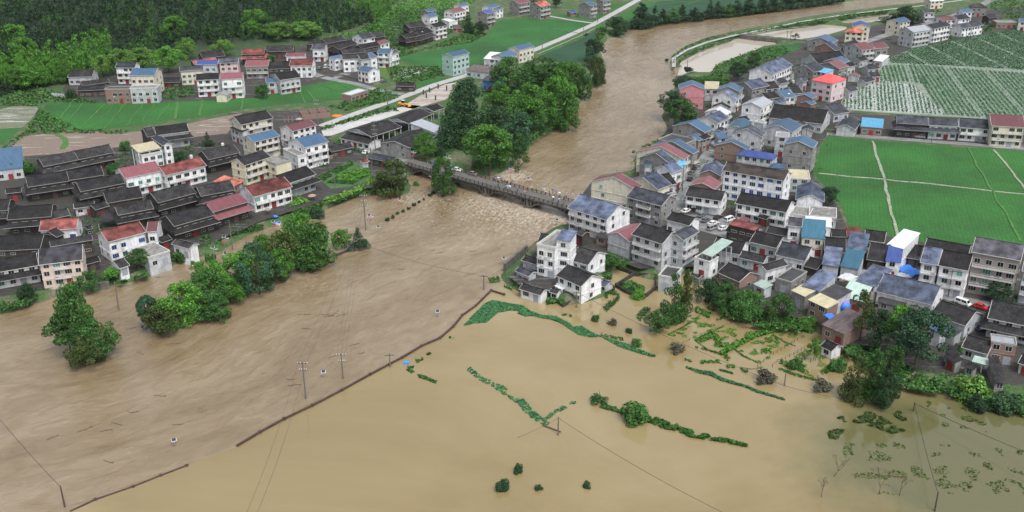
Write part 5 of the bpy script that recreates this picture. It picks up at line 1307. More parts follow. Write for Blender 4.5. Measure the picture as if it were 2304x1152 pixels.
# ---- scattered small growth (what nobody could count)
def scatter(name, polys, n, size, height, leaf, z, label, cat, holes=0.0, seed=1, nscale=0.25, flat=False):
    rng = np.random.default_rng(seed); Q = []
    A = []
    for pl in polys:
        P = np.array([[*G(x, y, z)[:2]] for x, y in pl]); a = 0.5*abs(np.dot(P[:, 0], np.roll(P[:, 1], 1))-np.dot(P[:, 1], np.roll(P[:, 0], 1))); A.append((P, a))
    tot = sum(a for _, a in A)
    for P, a in A:
        k = int(n*a/tot)+4; mn = P.min(0); mx = P.max(0); got = 0; it = 0
        while got < k and it < 60:
            it += 1; c = mn + (mx-mn)*rng.random((k*2, 2)); ok = inside([tuple(q) for q in P], c[:, 0], c[:, 1])
            if holes > 0:
                nz = np.array([noise.noise(Vector((q[0]*nscale, q[1]*nscale, seed*3.1))) for q in c]); ok &= nz > (holes-0.5)*0.9 + 0.0*c[:, 0]
            c = c[ok][:k-got]; m_ = len(c); got += m_
            if m_ == 0: continue
            zz = z + height*rng.random(m_)*np.array([0.55+0.45*noise.noise(Vector((q[0]*0.3, q[1]*0.3, 0))) for q in c])
            cc = np.concatenate([c, zz[:, None]], 1)
            nn = rng.normal(scale=0.15 if flat else 0.6, size=(m_, 3)); nn[:, 2] += 1.0; nn /= np.linalg.norm(nn, axis=1)[:, None]
            a_ = np.cross(nn, rng.normal(size=(m_, 3))); a_ /= np.linalg.norm(a_, axis=1)[:, None]; t = np.cross(nn, a_)
            s = size*(0.5+rng.random(m_))[:, None]; a_ = a_*s*0.6; t = t*s*0.5
            Q.append(np.stack([cc-a_, cc-t, cc+a_, cc+t], 1).reshape(-1, 3))
    o = link(name, quads_mesh(name, np.concatenate(Q), LEAF[leaf])); tag(o, label, cat, kind='stuff'); return o
def W(view, *pts): return [px(view, *p) for p in pts]
def band(view, pts, wds):
    """polygon round a polyline given in a zoomed view"""
    P = [Vector(px(view, *p)) for p in pts]; up = []; dn = []
    for i, p in enumerate(P):
        d = (P[min(i+1, len(P)-1)]-P[max(i-1, 0)]).normalized(); nn = Vector((-d.y, d.x)); w_ = wds[i] if isinstance(wds, (list, tuple)) else wds
        up.append(tuple(p+nn*w_/2)); dn.append(tuple(p-nn*w_/2))
    return up + dn[::-1]
scatter("floating_weeds", [W('W1', (20, 540), (120, 430), (250, 300), (330, 270), (500, 300), (650, 325), (740, 385), (860, 430), (1010, 440), (1160, 520), (1200, 560), (1290, 545), (1340, 580), (1450, 640), (1600, 690), (1750, 730), (1900, 800), (2080, 860),
    (2050, 880), (1880, 830), (1700, 770), (1500, 660), (1380, 665), (1260, 640), (1150, 570), (1060, 510), (940, 470), (860, 460), (760, 435), (680, 440), (600, 410), (620, 385), (520, 375), (380, 400), (260, 505), (130, 515))],
    24000, 0.5, 0.15, 'weed', 0.02, 'long raft of green floating weeds curving across the calm flood', 'floating weeds', 0.0, 1)
scatter("floating_weeds", [band('W2', [(500, 990), (640, 1040), (760, 1060), (880, 1120), (1000, 1160), (1120, 1190), (1260, 1250), (1400, 1290), (1560, 1340)], [3, 7, 9, 7, 6, 4, 5, 5, 3]), band('W2', [(860, 1020), (980, 1050), (1100, 1100)], 3),
    band('W2', [(60, 850), (160, 870)], 3)], 2600, 0.5, 0.2, 'weed', 0.02, 'thin green weed strip below the flooded gardens', 'floating weeds', 0.15, 2)
scatter("floating_weeds", [band('W4', [(1990, 620), (2060, 680), (2140, 740), (2260, 790), (2400, 850)], 9), band('W5', [(40, 30), (120, 90), (230, 165), (340, 200), (440, 320), (540, 400), (640, 450)], [8, 5, 4, 16, 18, 14, 12]),
    band('W5', [(620, 400), (700, 330), (830, 265)], 7), band('W5', [(880, 230), (960, 210)], 4)], 2600, 0.5, 0.12, 'weed', 0.02, 'broken line of weeds leading to the pole in dark water', 'floating weeds', 0.42, 3, 1.1)
scatter("floating_weeds", [band('W4', [(1330, 620), (1420, 690), (1520, 720), (1640, 770)], 7), band('W4', [(1420, 540), (1490, 510)], 8), band('W4', [(1540, 470), (1580, 450)], 5), band('W4', [(1785, 290), (1830, 280)], 5), band('W4', [(1330, 600), (1390, 610)], 7)],
    500, 0.5, 0.2, 'mid', 0.02, 'small scraps of weed below the levee', 'floating weeds', 0.25, 4, 0.6)
scatter("floating_weeds", [band('W5', [(1180, 250), (1300, 280), (1420, 310), (1520, 360), (1700, 400), (1800, 430), (1900, 470), (2050, 500), (2180, 560), (2304, 590), (2450, 620), (2600, 650), (2780, 690)], [7, 8, 10, 10, 10, 12, 14, 12, 14, 10, 6, 6, 3])],
    5200, 0.7, 0.9, 'mid', 0.02, 'green growth along the drowned strip at bottom', 'floating weeds', 0.35, 5, 0.6)
scatter("floating_weeds", [W('W6', (440, 330), (620, 220), (780, 290), (920, 380), (1020, 430), (870, 460), (700, 390)), W('W6', (860, 240), (960, 220), (1060, 290), (1000, 330)), W('W6', (190, 440), (340, 400), (360, 430), (260, 530), (220, 580)), W('W6', (290, 290), (340, 275), (390, 340))],
    2600, 0.7, 0.15, 'olive', 0.02, 'olive mats of drowned grass at lower right', 'drowned grass', 0.45, 6, 1.0)
scatter("floating_weeds", [W('W6', (330, 560), (1100, 560), (2304, 640), (2304, 1120), (600, 1120), (380, 800)), W('W6', (1250, 80), (1900, 200), (1900, 480), (1280, 420))], 1500, 0.45, 0.08, 'olive', 0.02, 'scattered dark tufts in shallow water at lower right', 'drowned grass', 0.66, 7, 0.32)
scatter("garden_hedge", [band('W2', [(870, 850), (1000, 780), (1130, 710), (1250, 650), (1400, 610), (1560, 580), (1640, 540)], 9)], 2400, 0.55, 1.3, 'bright', 0.02, 'green hedge dividing the flooded gardens', 'hedge', 0, 8)
scatter("garden_crops", [band('W2', [(640, 700), (760, 640), (840, 690)], 16), band('W2', [(820, 720), (920, 760), (1000, 770)], 12), band('W2', [(1640, 960), (1780, 1020)], 16), band('W2', [(1520, 930), (1600, 980)], 9), band('W2', [(1310, 820), (1420, 820)], 10), band('W2', [(1240, 520), (1370, 560)], 8),
    band('W2', [(1990, 1040), (2100, 970), (2200, 910)], 14), band('W2', [(630, 380), (760, 440)], 12), band('W2', [(920, 870), (960, 910)], 8), band('W2', [(660, 940), (850, 930)], 5), band('W2', [(940, 985), (1020, 985)], 6), band('W2', [(1090, 1010), (1160, 1050)], 5)],
    3600, 0.45, 0.9, 'bright', 0.02, 'green vegetable rows poking out of the flooded gardens', 'garden crops', 0.4, 9, 1.2)
scatter('garden_crops', [band('W2', [(600, 770), (720, 800), (860, 850)], 4), band('W2', [(480, 910), (560, 930)], 4), band('W2', [(830, 480), (1000, 430)], 5), band('W2', [(600, 400), (620, 330)], 6), band('W2', [(1350, 690), (1420, 720)], 7), band('W2', [(1420, 650), (1490, 690)], 5), band('W2', [(1500, 1010), (1700, 1080), (1900, 1130)], 5), band('W2', [(400, 520), (440, 510)], 4), band('W2', [(390, 620), (470, 630)], 4), band('W2', [(720, 340), (800, 380)], 5), band('W1', [(1080, 420), (1180, 440)], 5), band('W1', [(1500, 640), (1740, 690)], 6), band('W1', [(290, 60), (400, 40)], 12), band('W1', [(450, 110), (540, 150)], 6), band('W2', [(1960, 1060), (2050, 1000)], 8)], 3000, 0.35, 0.5, 'mid', 0.02, 'sparse drowned plants between garden plots', 'garden crops', 0.45, 21, 1.2)
scatter('village_greens', [[(240, 350), (330, 330), (500, 320), (510, 360), (420, 400), (250, 400)], [(60, 460), (200, 470), (330, 480), (300, 540), (180, 560), (40, 520)], [(440, 520), (560, 500), (560, 530), (440, 560)], [(600, 320), (740, 330), (740, 380), (620, 400)]], 5200, 0.55, 1.1, 'mid', LAND+0.03, 'weeds and garden greens between left bank houses', 'greenery', 0.62, 22, 0.25)
scatter('village_greens', [[(1480, 560), (1700, 620), (1950, 700), (2200, 760), (2250, 820), (2050, 800), (1850, 720), (1600, 660)], [(1300, 420), (1500, 330), (1560, 200), (1750, 130), (1950, 130), (1850, 380), (1700, 480), (1450, 520)]], 9000, 0.5, 1.1, 'mid', LAND+0.03, 'weeds and small greens between right bank houses', 'greenery', 0.66, 23, 0.22)
scatter('riverbank_brush', [[(1394, 78), (1418, 64), (1500, 52), (1600, 39), (1700, 29), (1800, 17), (1900, 4), (1900, -2), (1800, 9), (1700, 20), (1600, 29), (1500, 42), (1418, 52)]], 9000, 1.0, 3.2, 'dark', LAND-0.6, 'dark brush beneath the conifer row along river', 'brush', 0.0, 24)
scatter("reeds", [band('W1', [(1600, 180), (1700, 230), (1620, 300), (1540, 370)], 12), band('W1', [(1900, 470), (2010, 350)], 14), band('W1', [(1720, 120), (1960, 180)], 14), band('W1', [(1540, 240), (1640, 130)], 10), band('W1', [(2090, 160), (2180, 130)], 7)],
    2600, 0.35, 1.3, 'mid', 0.02, 'reeds and drowned shrubs beside the walled plot', 'reeds', 0.3, 10, 0.6)
scatter("garden_bushes", [W('T4', (1100, 420), (1180, 440), (1300, 540), (1400, 580), (1300, 600), (1180, 590), (1110, 520)), W('T4', (1250, 830), (1400, 790), (1540, 860), (1500, 930), (1380, 900)), W('T4', (900, 310), (1090, 310), (1100, 370), (950, 420)), W('T4', (340, 790), (480, 770), (470, 830), (350, 840)),
    W('T4', (70, 760), (170, 800), (130, 840)), band('T4', [(1020, 700), (1180, 740)], 10), band('T4', [(480, 1010), (600, 990), (670, 1040)], 10), W('T4', (60, 640), (140, 620), (220, 580), (210, 640), (120, 670))],
    6000, 0.6, 1.6, 'mid', 0.3, 'dense garden greens round the flooded white houses', 'garden shrubs', 0.1, 11)
BG = [[(0, 700), (60, 688), (85, 672), (40, 668), (-60, 690)], [(255, 640), (330, 616), (335, 624), (270, 640)], [(460, 560), (540, 525), (595, 510), (560, 500), (520, 515), (470, 545)], [(640, 470), (700, 455), (740, 450), (715, 475), (665, 486)],
      [(740, 452), (800, 425), (850, 418), (855, 430), (800, 440), (755, 458)], [(400, 585), (440, 565), (440, 575)], [(235, 590), (270, 580), (275, 600)]]
scatter("bank_plants", BG, 7000, 0.6, 1.4, 'mid', LAND-0.9, 'tangled green growth along the left river bank', 'bank plants', 0.08, 12)
scatter("bank_plants", [[(725, 452), (800, 424), (840, 398), (845, 408), (810, 432), (740, 458)], [(640, 425), (700, 455), (640, 470)]], 2200, 0.6, 1.2, 'lime', LAND, 'yellow green hedge below the vegetable plot', 'hedge', 0.1, 13)
scatter("vegetable_rows", [[(716, 398), (788, 362), (800, 368), (728, 408)], [(735, 412), (790, 380), (836, 388), (795, 415)]], 5200, 0.45, 0.8, 'mid', LAND+0.06, 'rows of vegetables by the grey bank house', 'vegetables', 0.12, 14)
scatter("maize_patch", [[(755, 398), (780, 385), (830, 382), (832, 395), (800, 410), (765, 410)]], 3000, 0.5, 2.0, 'bright', LAND+0.06, 'patch of tall bright green maize by the bank', 'maize', 0.0, 15)
scatter("shore_plants", [[(1512, 150), (1512, 126), (1545, 104), (1590, 87), (1650, 75), (1650, 78), (1595, 92), (1550, 110), (1520, 130), (1518, 150)], [(1528, 146), (1540, 128), (1600, 103), (1650, 88), (1652, 84), (1600, 99), (1545, 120), (1526, 140)],
    [(1650, 78), (1740, 62), (1830, 46), (1900, 34), (2000, 24), (2000, 28), (1900, 42), (1830, 54), (1740, 66), (1660, 80)]], 5200, 0.9, 1.2, 'mid', LAND-0.5, 'green verge growing along the dyke path', 'grass', 0.25, 16)
scatter("shore_plants", [[(1610, 148), (1700, 112), (1760, 104), (1780, 120), (1700, 150), (1640, 172), (1570, 190), (1530, 200), (1520, 185), (1600, 168)], [(1420, 345), (1480, 315), (1500, 300), (1510, 310), (1500, 325), (1440, 350)]], 7500, 0.8, 1.8, 'mid', LAND-0.4, 'shrubby growth between pond and town', 'shrubs', 0.12, 17)
scatter("shore_plants", [[(1890, 775), (1960, 760), (2040, 800), (2080, 830), (2300, 880), (2400, 905), (2400, 935), (2304, 925), (2160, 895), (2060, 880), (1990, 860)], [(1580, 640), (1700, 700), (1800, 720), (1840, 735), (1800, 748), (1700, 735), (1640, 715), (1600, 680)], [(1890, 770), (1920, 760), (1960, 790), (1910, 810)]],
    13000, 0.6, 1.7, 'mid', LAND-1.0, 'dense undergrowth along the right flood shore', 'undergrowth', 0.12, 18)
scatter("roadside_plants", [[(722, 296), (800, 272), (880, 250), (900, 252), (880, 240), (800, 262), (720, 290)], [(760, 315), (850, 345), (830, 352), (750, 322)], [(850, 200), (905, 216), (880, 228), (830, 238), (780, 250), (740, 240), (800, 220)], [(870, 150), (985, 150), (1000, 170), (960, 180), (900, 196), (880, 180)],
    [(1020, 190), (1060, 210), (1060, 300), (1000, 360), (960, 350), (980, 310)], [(1090, 200), (1180, 150), (1300, 150), (1290, 260), (1200, 320), (1110, 380), (1060, 380)], [(1340, 66), (1366, 60), (1358, 88), (1340, 100)]],
    26000, 0.9, 1.6, 'mid', LAND, 'green undergrowth of verges and riverside wood', 'undergrowth', 0.18, 19)
scatter("hillside_scrub", [[(-40, 205), (60, 190), (150, 215), (230, 232), (100, 230), (80, 240), (0, 238), (-40, 245)], [(330, 200), (430, 195), (440, 215), (400, 222), (345, 226)], [(90, 245), (180, 292), (290, 296), (280, 302), (130, 300), (70, 300), (20, 335), (0, 335), (60, 292), (80, 262)], [(860, 20), (1040, 20), (1050, 60), (930, 110), (880, 120), (800, 80)],
    [(850, 105), (940, 115), (1010, 90), (1070, 60), (1095, 78), (1060, 96), (960, 112), (890, 132)]], 24000, 0.9, 1.5, 'mid', LAND, 'green scrub round the upper village', 'scrub', 0.12, 20)
scatter('hillside_scrub', [[(2225, 15), (2304, 62), (2420, 90), (2420, -20), (2240, -20)], [(1985, 60), (2060, 50), (2120, 25), (2070, 20), (2010, 40)], [(2080, 100), (2180, 85), (2304, 50), (2280, 30), (2200, 60)]], 9000, 0.9, 1.4, 'mid', LAND+0.03, 'green scrub round the far upper right houses', 'scrub', 0.3, 25)
scatter('garden_crops', [W('W2', (30, 420), (280, 480), (600, 420), (900, 560), (600, 700), (250, 640), (60, 560)), W('W2', (560, 700), (900, 560), (1350, 620), (1000, 780), (860, 850)), W('W2', (980, 800), (1500, 620), (1800, 650), (1300, 960)), W('W2', (1480, 980), (1800, 800), (2100, 900), (1950, 1120))], 5200, 0.3, 0.35, 'lime', 0.02, 'pale drowned plants inside the flooded garden plots', 'garden crops', 0.66, 26, 0.45)
scatter('reeds', [band('W2', pts, 2.2) for pts in ([(600, 700), (760, 610), (900, 550)], [(600, 700), (720, 800), (880, 850)], [(1000, 780), (1120, 870), (1270, 940)], [(300, 640), (460, 560), (640, 440)], [(1430, 640), (1560, 720), (1680, 760)], [(1500, 1000), (1640, 1050), (1880, 1130)])], 1500, 0.3, 0.4, 'mid', 0.03, 'thin growth along the drowned garden bunds', 'grass', 0.2, 27)
scatter('hillside_scrub', [[(800, 78), (860, 45), (900, 5), (960, -20), (1080, -20), (1060, 15), (900, 30), (850, 70), (820, 90)], [(690, 95), (760, 78), (830, 70), (800, 84), (700, 100)]], 6000, 0.9, 1.8, 'bright', LAND+0.03, 'terraced greens right of the hill wood', 'scrub', 0.25, 28)
# crop rows in the furrowed field at the right: real bushy ridges with open furrows between them
def crop_rows(polys, dirs, pitch, n_per_m, size, height, leaf, label, seed):
    rng = np.random.default_rng(seed); Q = []
    for pl, (a, b_) in zip(polys, dirs):
        P = [tuple(G(x, y, z2)[:2]) for x, y in pl]; d = (G(*b_, z2)-G(*a, z2)); d.z = 0; d.normalize(); nn = Vector((-d.y, d.x, 0))
        A_ = np.array(P); u_ = A_ @ np.array([d.x, d.y]); v_ = A_ @ np.array([nn.x, nn.y])
        for k, vv in enumerate(np.arange(v_.min(), v_.max(), pitch)):
            L = u_.max()-u_.min(); m_ = int(L*n_per_m); uu = u_.min()+L*rng.random(m_)
            sparse = (k % 9 == 0)
            wob = 0.25*np.array([noise.noise(Vector((q*0.05, vv*0.02, 5))) for q in uu])
            vv_ = vv + wob + rng.normal(scale=pitch*(0.16 if not sparse else 0.1), size=m_)
            c = np.stack([uu*d.x+vv_*nn.x, uu*d.y+vv_*nn.y], 1); ok = inside(P, c[:, 0], c[:, 1]) & (rng.random(m_) < (0.3 if sparse else 1.0)); c = c[ok]
            if len(c) == 0: continue
            m_ = len(c); zz = z2 + 0.1 + height*rng.random(m_); cc = np.concatenate([c, zz[:, None]], 1)
            n3 = rng.normal(scale=0.5, size=(m_, 3)); n3[:, 2] += 1; n3 /= np.linalg.norm(n3, axis=1)[:, None]
            a_ = np.cross(n3, rng.normal(size=(m_, 3))); a_ /= np.linalg.norm(a_, axis=1)[:, None]; t = np.cross(n3, a_); s = size*(0.6+0.7*rng.random(m_))[:, None]
            Q.append(np.stack([cc-a_*s*.6, cc-t*s*.5, cc+a_*s*.6, cc+t*s*.5], 1).reshape(-1, 3))
    o = link("crop_rows", quads_mesh("crop_rows", np.concatenate(Q), LEAF[leaf])); tag(o, label, 'crop rows', kind='stuff')
crop_rows([[(2000, 182), (2052, 190), (2110, 240), (2125, 258), (2020, 252), (1888, 244), (1903, 216), (1950, 190)]], [((1985, 190), (1990, 248))], 1.9, 5.0, 0.55, 0.4, 'weed', 'young plants on pale wet furrows nearest the slate huts', 31)
crop_rows([[(2062, 146), (2200, 158), (2304, 165), (2450, 180), (2450, 290), (2230, 266), (2130, 258), (2085, 215)], [(1988, 148), (2058, 146), (2088, 190), (2040, 184), (1965, 182)]], [((2140, 154), (2225, 262)), ((2000, 150), (2010, 182))], 2.3, 9.0, 0.5, 0.55, 'weed', 'dense green crop rows slanting down the middle of the right field', 32)
crop_rows([[(2002, 132), (2052, 110), (2150, 90), (2304, 62), (2450, 62), (2450, 176), (2304, 158), (2180, 150), (2050, 144), (2003, 142)]], [((2060, 108), (2140, 152))], 2.3, 8.5, 0.6, 0.6, 'weed', 'dense green crop rows at the top of right field', 33)
# rice texture close up: tufts in the nearer paddies
# ---- the wood on the hill: its mass, then the trees one can tell apart
def forest(name, spots, leafkey, label, kinds, seed, nl=190, lsize=0.10):
    rng = np.random.default_rng(seed); temps = []
    for k in kinds:
        for i in range(3):
            bl = (blobs_cone(rng, 22) if k == 'cone' else blobs_broad(rng, 18, 0.9, 1.0, 0.1)); temps.append(leaves(rng, bl, nl, lsize))
    Q = []
    for (x, y, z, wd, h) in spots:
        t = temps[rng.integers(len(temps))]; a = rng.random()*6.28; ca, sa = math.cos(a), math.sin(a)
        q = np.empty_like(t); q[:, 0] = (t[:, 0]*ca-t[:, 1]*sa)*wd+x; q[:, 1] = (t[:, 0]*sa+t[:, 1]*ca)*wd+y; q[:, 2] = t[:, 2]*h+z-0.5; Q.append(q)
    o = link(name, quads_mesh(name, np.concatenate(Q), LEAF[leafkey])); tag(o, label, 'wood', kind='stuff'); return o
FP = [(-300, 200), (0, 215), (60, 205), (150, 190), (250, 145), (330, 140), (430, 118), (560, 98), (700, 88), (800, 66), (860, 40), (880, 12), (960, -30), (700, -120), (-300, -160)]
rngf = np.random.default_rng(77); fw = [tuple(v_[:2]) for v_ in wpoly(FP, LAND)]; fa = np.array(fw); mn = fa.min(0); mx = np.array([fa[:, 0].max(), min(1500, fa[:, 1].max())])
cand = mn + (mx-mn)*rngf.random((90000, 2)); cand = cand[inside(fw, cand[:, 0], cand[:, 1])]
keep = []; cell = {}
for c in cand:
    r = 3.7 + 0.004*max(0, c[1]-600); k = (int(c[0]/r), int(c[1]/r))
    if k in cell: continue
    cell[k] = 1; keep.append(c)
keep.sort(key=lambda c: c[1])
near = []; mass = {'dark': [], 'mid': [], 'bright': []}
for i, c in enumerate(keep):
    nz = noise.noise(Vector((c[0]*0.011, c[1]*0.011, 3.3)))*0.5+0.5; nz2 = noise.noise(Vector((c[0]*0.05, c[1]*0.05, 8)))
    key = 'bright' if nz > 0.66 else 'mid' if nz2 > 0.22 else 'dark'
    wd = rngf.uniform(4.8, 7.6); h = rngf.uniform(9, 14); spot = (c[0], c[1], hz(c[0], c[1]), wd, h)
    if len(near) < 150 and c[1] < 640: near.append((spot, key))
    elif c[1] < 1450: mass[key].append(spot)
forest("wood", mass['dark'], 'dark', 'dark conifer wood covering the hill at upper left', ['cone', 'cone', 'broad'], 5)
forest("wood", mass['mid'], 'mid', 'mid green broadleaf trees mixed through the hill wood', ['broad'], 6)
forest("wood", mass['bright'], 'bright', 'bright bamboo patches in the hill wood', ['broad'], 7)
for (x, y, z, wd, h), key in near:
    rnd = random.Random(int(x*7+y)); kd = 'cone' if key == 'dark' else 'broad'
    cm, tm = TV[kd][rnd.randrange(len(TV[kd]))]
    lb = {'dark': 'dark conifer at the front edge of the hill wood', 'mid': 'mid green broadleaf tree at front edge of the hill wood', 'bright': 'bright bamboo clump at front edge of the hill wood'}[key]
    r = empty({'dark': 'conifer', 'mid': 'broadleaf_tree', 'bright': 'bamboo_clump'}[key], (x, y, z-0.3), rnd.uniform(0, 6.28), lb, 'tree', lb.split(' at ')[0]+'s at the wood edge')
    r.scale = (wd*1.15, wd*1.15, h); link("trunk", tm, r); link("crown", cm, r, LEAF[key])
for (x0, y0, x1, y1, lf, lb) in ((240, 110, 300, 172, 'lime', 'yellow green bamboo grove right behind the slate roof villa'), (205, 125, 255, 175, 'lime', 'yellow green bamboo grove left behind the slate roof villa'), (290, 108, 350, 160, 'lime', 'yellow green bamboo grove above bright blue roof'),
        (345, 105, 410, 165, 'bright', 'green bamboo right of the bright blue roof'), (400, 85, 445, 135, 'lime', 'yellow bamboo above highest dark roof'), (480, 90, 525, 130, 'lime', 'yellow green bamboo beside the furrowed hillside plot'), (595, 50, 660, 92, 'lime', 'large yellow green bamboo grove left above dark long roof'),
        (650, 48, 720, 90, 'lime', 'large yellow green bamboo grove right above dark long roof'), (535, 48, 590, 80, 'bright', 'green bamboo in middle of the hill wood'), (240, 36, 310, 72, 'bright', 'bright bamboo high on the hill wood left'), (362, 36, 425, 95, 'bright', 'bright bamboo on the hill wood right of centre'),
        (0, 55, 60, 110, 'bright', 'bright bamboo at left edge upper'), (20, 85, 80, 140, 'bright', 'bright bamboo at left edge lower'), (545, 20, 600, 55, 'bright', 'bamboo patch high above the rust roofs')):
    gx, gy = (x0+x1)/2, y1; p0 = G(gx, gy, LAND)
    for _ in range(6): p0 = G(gx, gy, hz(p0.x, p0.y))
    tree(x0, y0, x1, y1, 'broad', lf, lb, 'bamboo_grove', 'bamboo', p0.z)
# ------------------------------------------------------------------ bridge
def frame_from(a, b_):
    d = (b_-a); d.z = 0; L = d.length; return math.atan2(d.y, d.x), L
DZ = 4.3
bn0 = G(919, 371, DZ); bn1 = G(1286, 472, DZ)
ang, BL = frame_from(bn0, bn1)
fb0 = G(1102, 405, DZ); u_ = (bn1-bn0).normalized(); vv = Vector((-u_.y, u_.x, 0))
BW = abs((fb0-bn0).dot(vv)); BW = max(6.5, min(9.5, BW))
bridge = empty("arch_bridge", (bn0.x, bn0.y, 0), ang, "long old stone arch bridge with dark railings crossing the brown flood", "bridge")
STONE = wall_m("bridge_stone", (0.15, 0.145, 0.13), 0.9, (0.035, 0.035, 0.033), 0.3)
d = MB(); d.box(-5, 0, DZ-0.55, BL+3, BW, DZ); d.box(-5, -0.25, DZ-0.35, BL+3, 0.0, DZ+0.12); d.box(-5, BW, DZ-0.35, BL+3, BW+0.25, DZ+0.12)
d.build("deck", STONE, bridge)
rd = MB(); rd.quad((-5, 0.0, DZ+0.012), (BL+3, 0.0, DZ+0.012), (BL+3, BW, DZ+0.012), (-5, BW, DZ+0.012)); rd.build("roadway", mud_mat("bridge_road", (0.085, 0.082, 0.076), (0.13, 0.125, 0.115), (0.17, 0.17, 0.165), 0.1, 0.4), bridge)
def arch_ring(x0, x1, zs, zc, th, y0, y1, name="arch"):
    m = MB(); k = 14; out = []; cx = (x0+x1)/2; hw = (x1-x0)/2
    for i in range(k+1):
        t = math.pi*i/k; out.append((cx-hw*math.cos(t), zs+(zc-zs)*math.sin(t)))
    for i in range(k):
        (xa, za), (xb, zb) = out[i], out[i+1]
        m.prism([(xa, y0, za), (xb, y0, zb), (xb, y0, zb+th), (xa, y0, za+th)], (0, y1-y0, 0))
    m.build(name, STONE, bridge)
nspan = 4; span = BL/nspan
for s in range(nspan):
    x0 = s*span+1.2; x1 = (s+1)*span-1.2
    arch_ring(x0, x1, -1.2, DZ-1.3, 0.6, 0.5, BW-0.5)
    p = MB(); p.box(s*span-1.2, -0.3, -3, s*span+1.2, BW+0.3, 0.9); p.box(s*span-0.5, 0.2, 0.9, s*span+0.5, BW-0.2, DZ-0.55); p.build("pier", STONE, bridge)
    for q in (0.07, 0.16, 0.25, 0.75, 0.84, 0.93):          # open spandrel columns and their little arches
        xx = s*span+span*q; hz0 = -1.2+(DZ-1.3+1.2)*math.sin(math.acos(max(-1, min(1, 1-2*(xx-x0)/(x1-x0)))))+0.4 if x0 < xx < x1 else 0
        c = MB(); c.box(xx-0.28, 0.35, min(hz0, DZ-0.9), xx+0.28, BW-0.35, DZ-0.55); c.build("spandrel_column", STONE, bridge)
    for q0, q1 in ((0.07, 0.16), (0.16, 0.25), (0.75, 0.84), (0.84, 0.93), (0.0, 0.07), (0.93, 1.0)):
        arch_ring(s*span+span*q0+0.2, s*span+span*q1-0.2, DZ-1.5, DZ-0.95, 0.4, 0.3, BW-0.3, "small_arch")
p = MB(); p.box(BL-1.2, -0.3, -3, BL+3, BW+0.3, DZ-0.56); p.build("abutment", STONE, bridge)
p = MB(); p.box(-5, -0.3, -3, -1.25, BW+0.3, DZ-0.56); p.build("abutment", STONE, bridge)
RAILM = wall_m("railing_stone", (0.075, 0.07, 0.062), 0.9, (0.02, 0.02, 0.02), 0.3)
for yy in (-0.1, BW+0.1):
    r = MB(); k = int(BL/2.2)
    for i in range(k+1):
        x = BL*i/k; r.box(x-0.14, yy-0.14, DZ+0.12, x+0.14, yy+0.14, DZ+1.25)
    r.box(0.14, yy-0.06, DZ+0.95, BL-0.14, yy+0.06, DZ+1.1); r.box(0.14, yy-0.05, DZ+0.5, BL-0.14, yy+0.05, DZ+0.64)
    r.build("railing", RAILM, bridge)
def on_bridge(x, y): return G(x, y, DZ+0.03)
# ------------------------------------------------------------------ levee wall, garden walls, fences
def wall_line(name, pts, h0, h1, wd, mat, label, cat, caps=0.0):
    P = [G(x, y, 0) for x, y in pts]; c = P[0]; m = MB()
    for i in range(len(P)-1):
        a = P[i]-c; b_ = P[i+1]-c; d_ = (b_-a).normalized(); nn = Vector((-d_.y, d_.x, 0))*wd/2
        e = d_*wd*0.45
        m.prism([a-nn+Vector((0, 0, h0)), a+nn+Vector((0, 0, h0)), b_+nn+e+Vector((0, 0, h0)), b_-nn+e+Vector((0, 0, h0))], (0, 0, h1-h0))
    o = m.build(name, mat); o.location = (c.x, c.y, 0); tag(o, label, cat)
    if caps:
        for i in range(len(P)-1):
            a = P[i]-c; b_ = P[i+1]-c; L = (b_-a).length; k = max(1, int(L/caps))
            for j in range(k):
                q = a+(b_-a)*(j/k); cm = MB(); cm.box(-wd*0.75, -wd*0.75, h0, wd*0.75, wd*0.75, h1+0.12); po = cm.build("post", mat, o); po.location = q
    return o
LEV = wall_m("levee_brick", (0.075, 0.042, 0.038), 0.6, (0.05, 0.03, 0.03), 0.3)
wall_line("flood_wall", LEVEE[:15], -2.5, 0.5, 0.5, LEV, "long low red brown flood wall between river and calm flood", "wall", 9)
wall_line("flood_wall", [(420, 1048), (362, 1070), (300, 1095), (215, 1124), (160, 1150)], -2.5, 0.14, 0.5, LEV, "nearly drowned dark wall piece at the lower left", "wall", 9)
DKW = wall_m("mossy_wall", (0.045, 0.043, 0.038), 0.6, (0.02, 0.02, 0.018), 0.3)
wall_line("garden_wall", W('T4', (1225, 845), (1300, 800), (1415, 725), (1660, 740), (1655, 870), (1560, 950), (1490, 970), (1330, 910), (1225, 845)), -2, 1.3, 0.45, DKW, "dark mossy wall round the flooded vegetable plot", "wall")
wall_line("garden_wall", W('T4', (1110, 590), (1240, 650), (1415, 715)), -2, 1.3, 0.4, DKW, "dark wall running from the white house to walled plot", "wall")
wall_line("garden_wall", W('T4', (650, 1065), (830, 965)), -2, 0.9, 0.4, DKW, "dark wall stub below flooded white house", "wall")
wall_line("garden_wall", W('S2', (1480, 895), (1800, 755)), 0, 4.2, 0.3, WALLS['brick'], "red brick garden wall above the vegetable plot", "wall")
wall_line("retaining_wall", W('R2', (1400, 930), (1600, 870), (1780, 865), (2040, 930)), 0, 3.3, 0.5, STONE, "stone retaining wall between paddy and village road", "wall")
wall_line("garden_wall", W('R1', (570, 1090), (700, 1100), (820, 1100)), 0, 4.4, 0.3, WALLS['greywhite'], "stained white boundary wall left of brick block", "wall")
wall_line("garden_wall", W('T8', (1000, 920), (1100, 850), (1230, 740)), -2, 2.4, 0.3, WALLS['brick'], "crumbling red wall by the right flood grove", "wall")
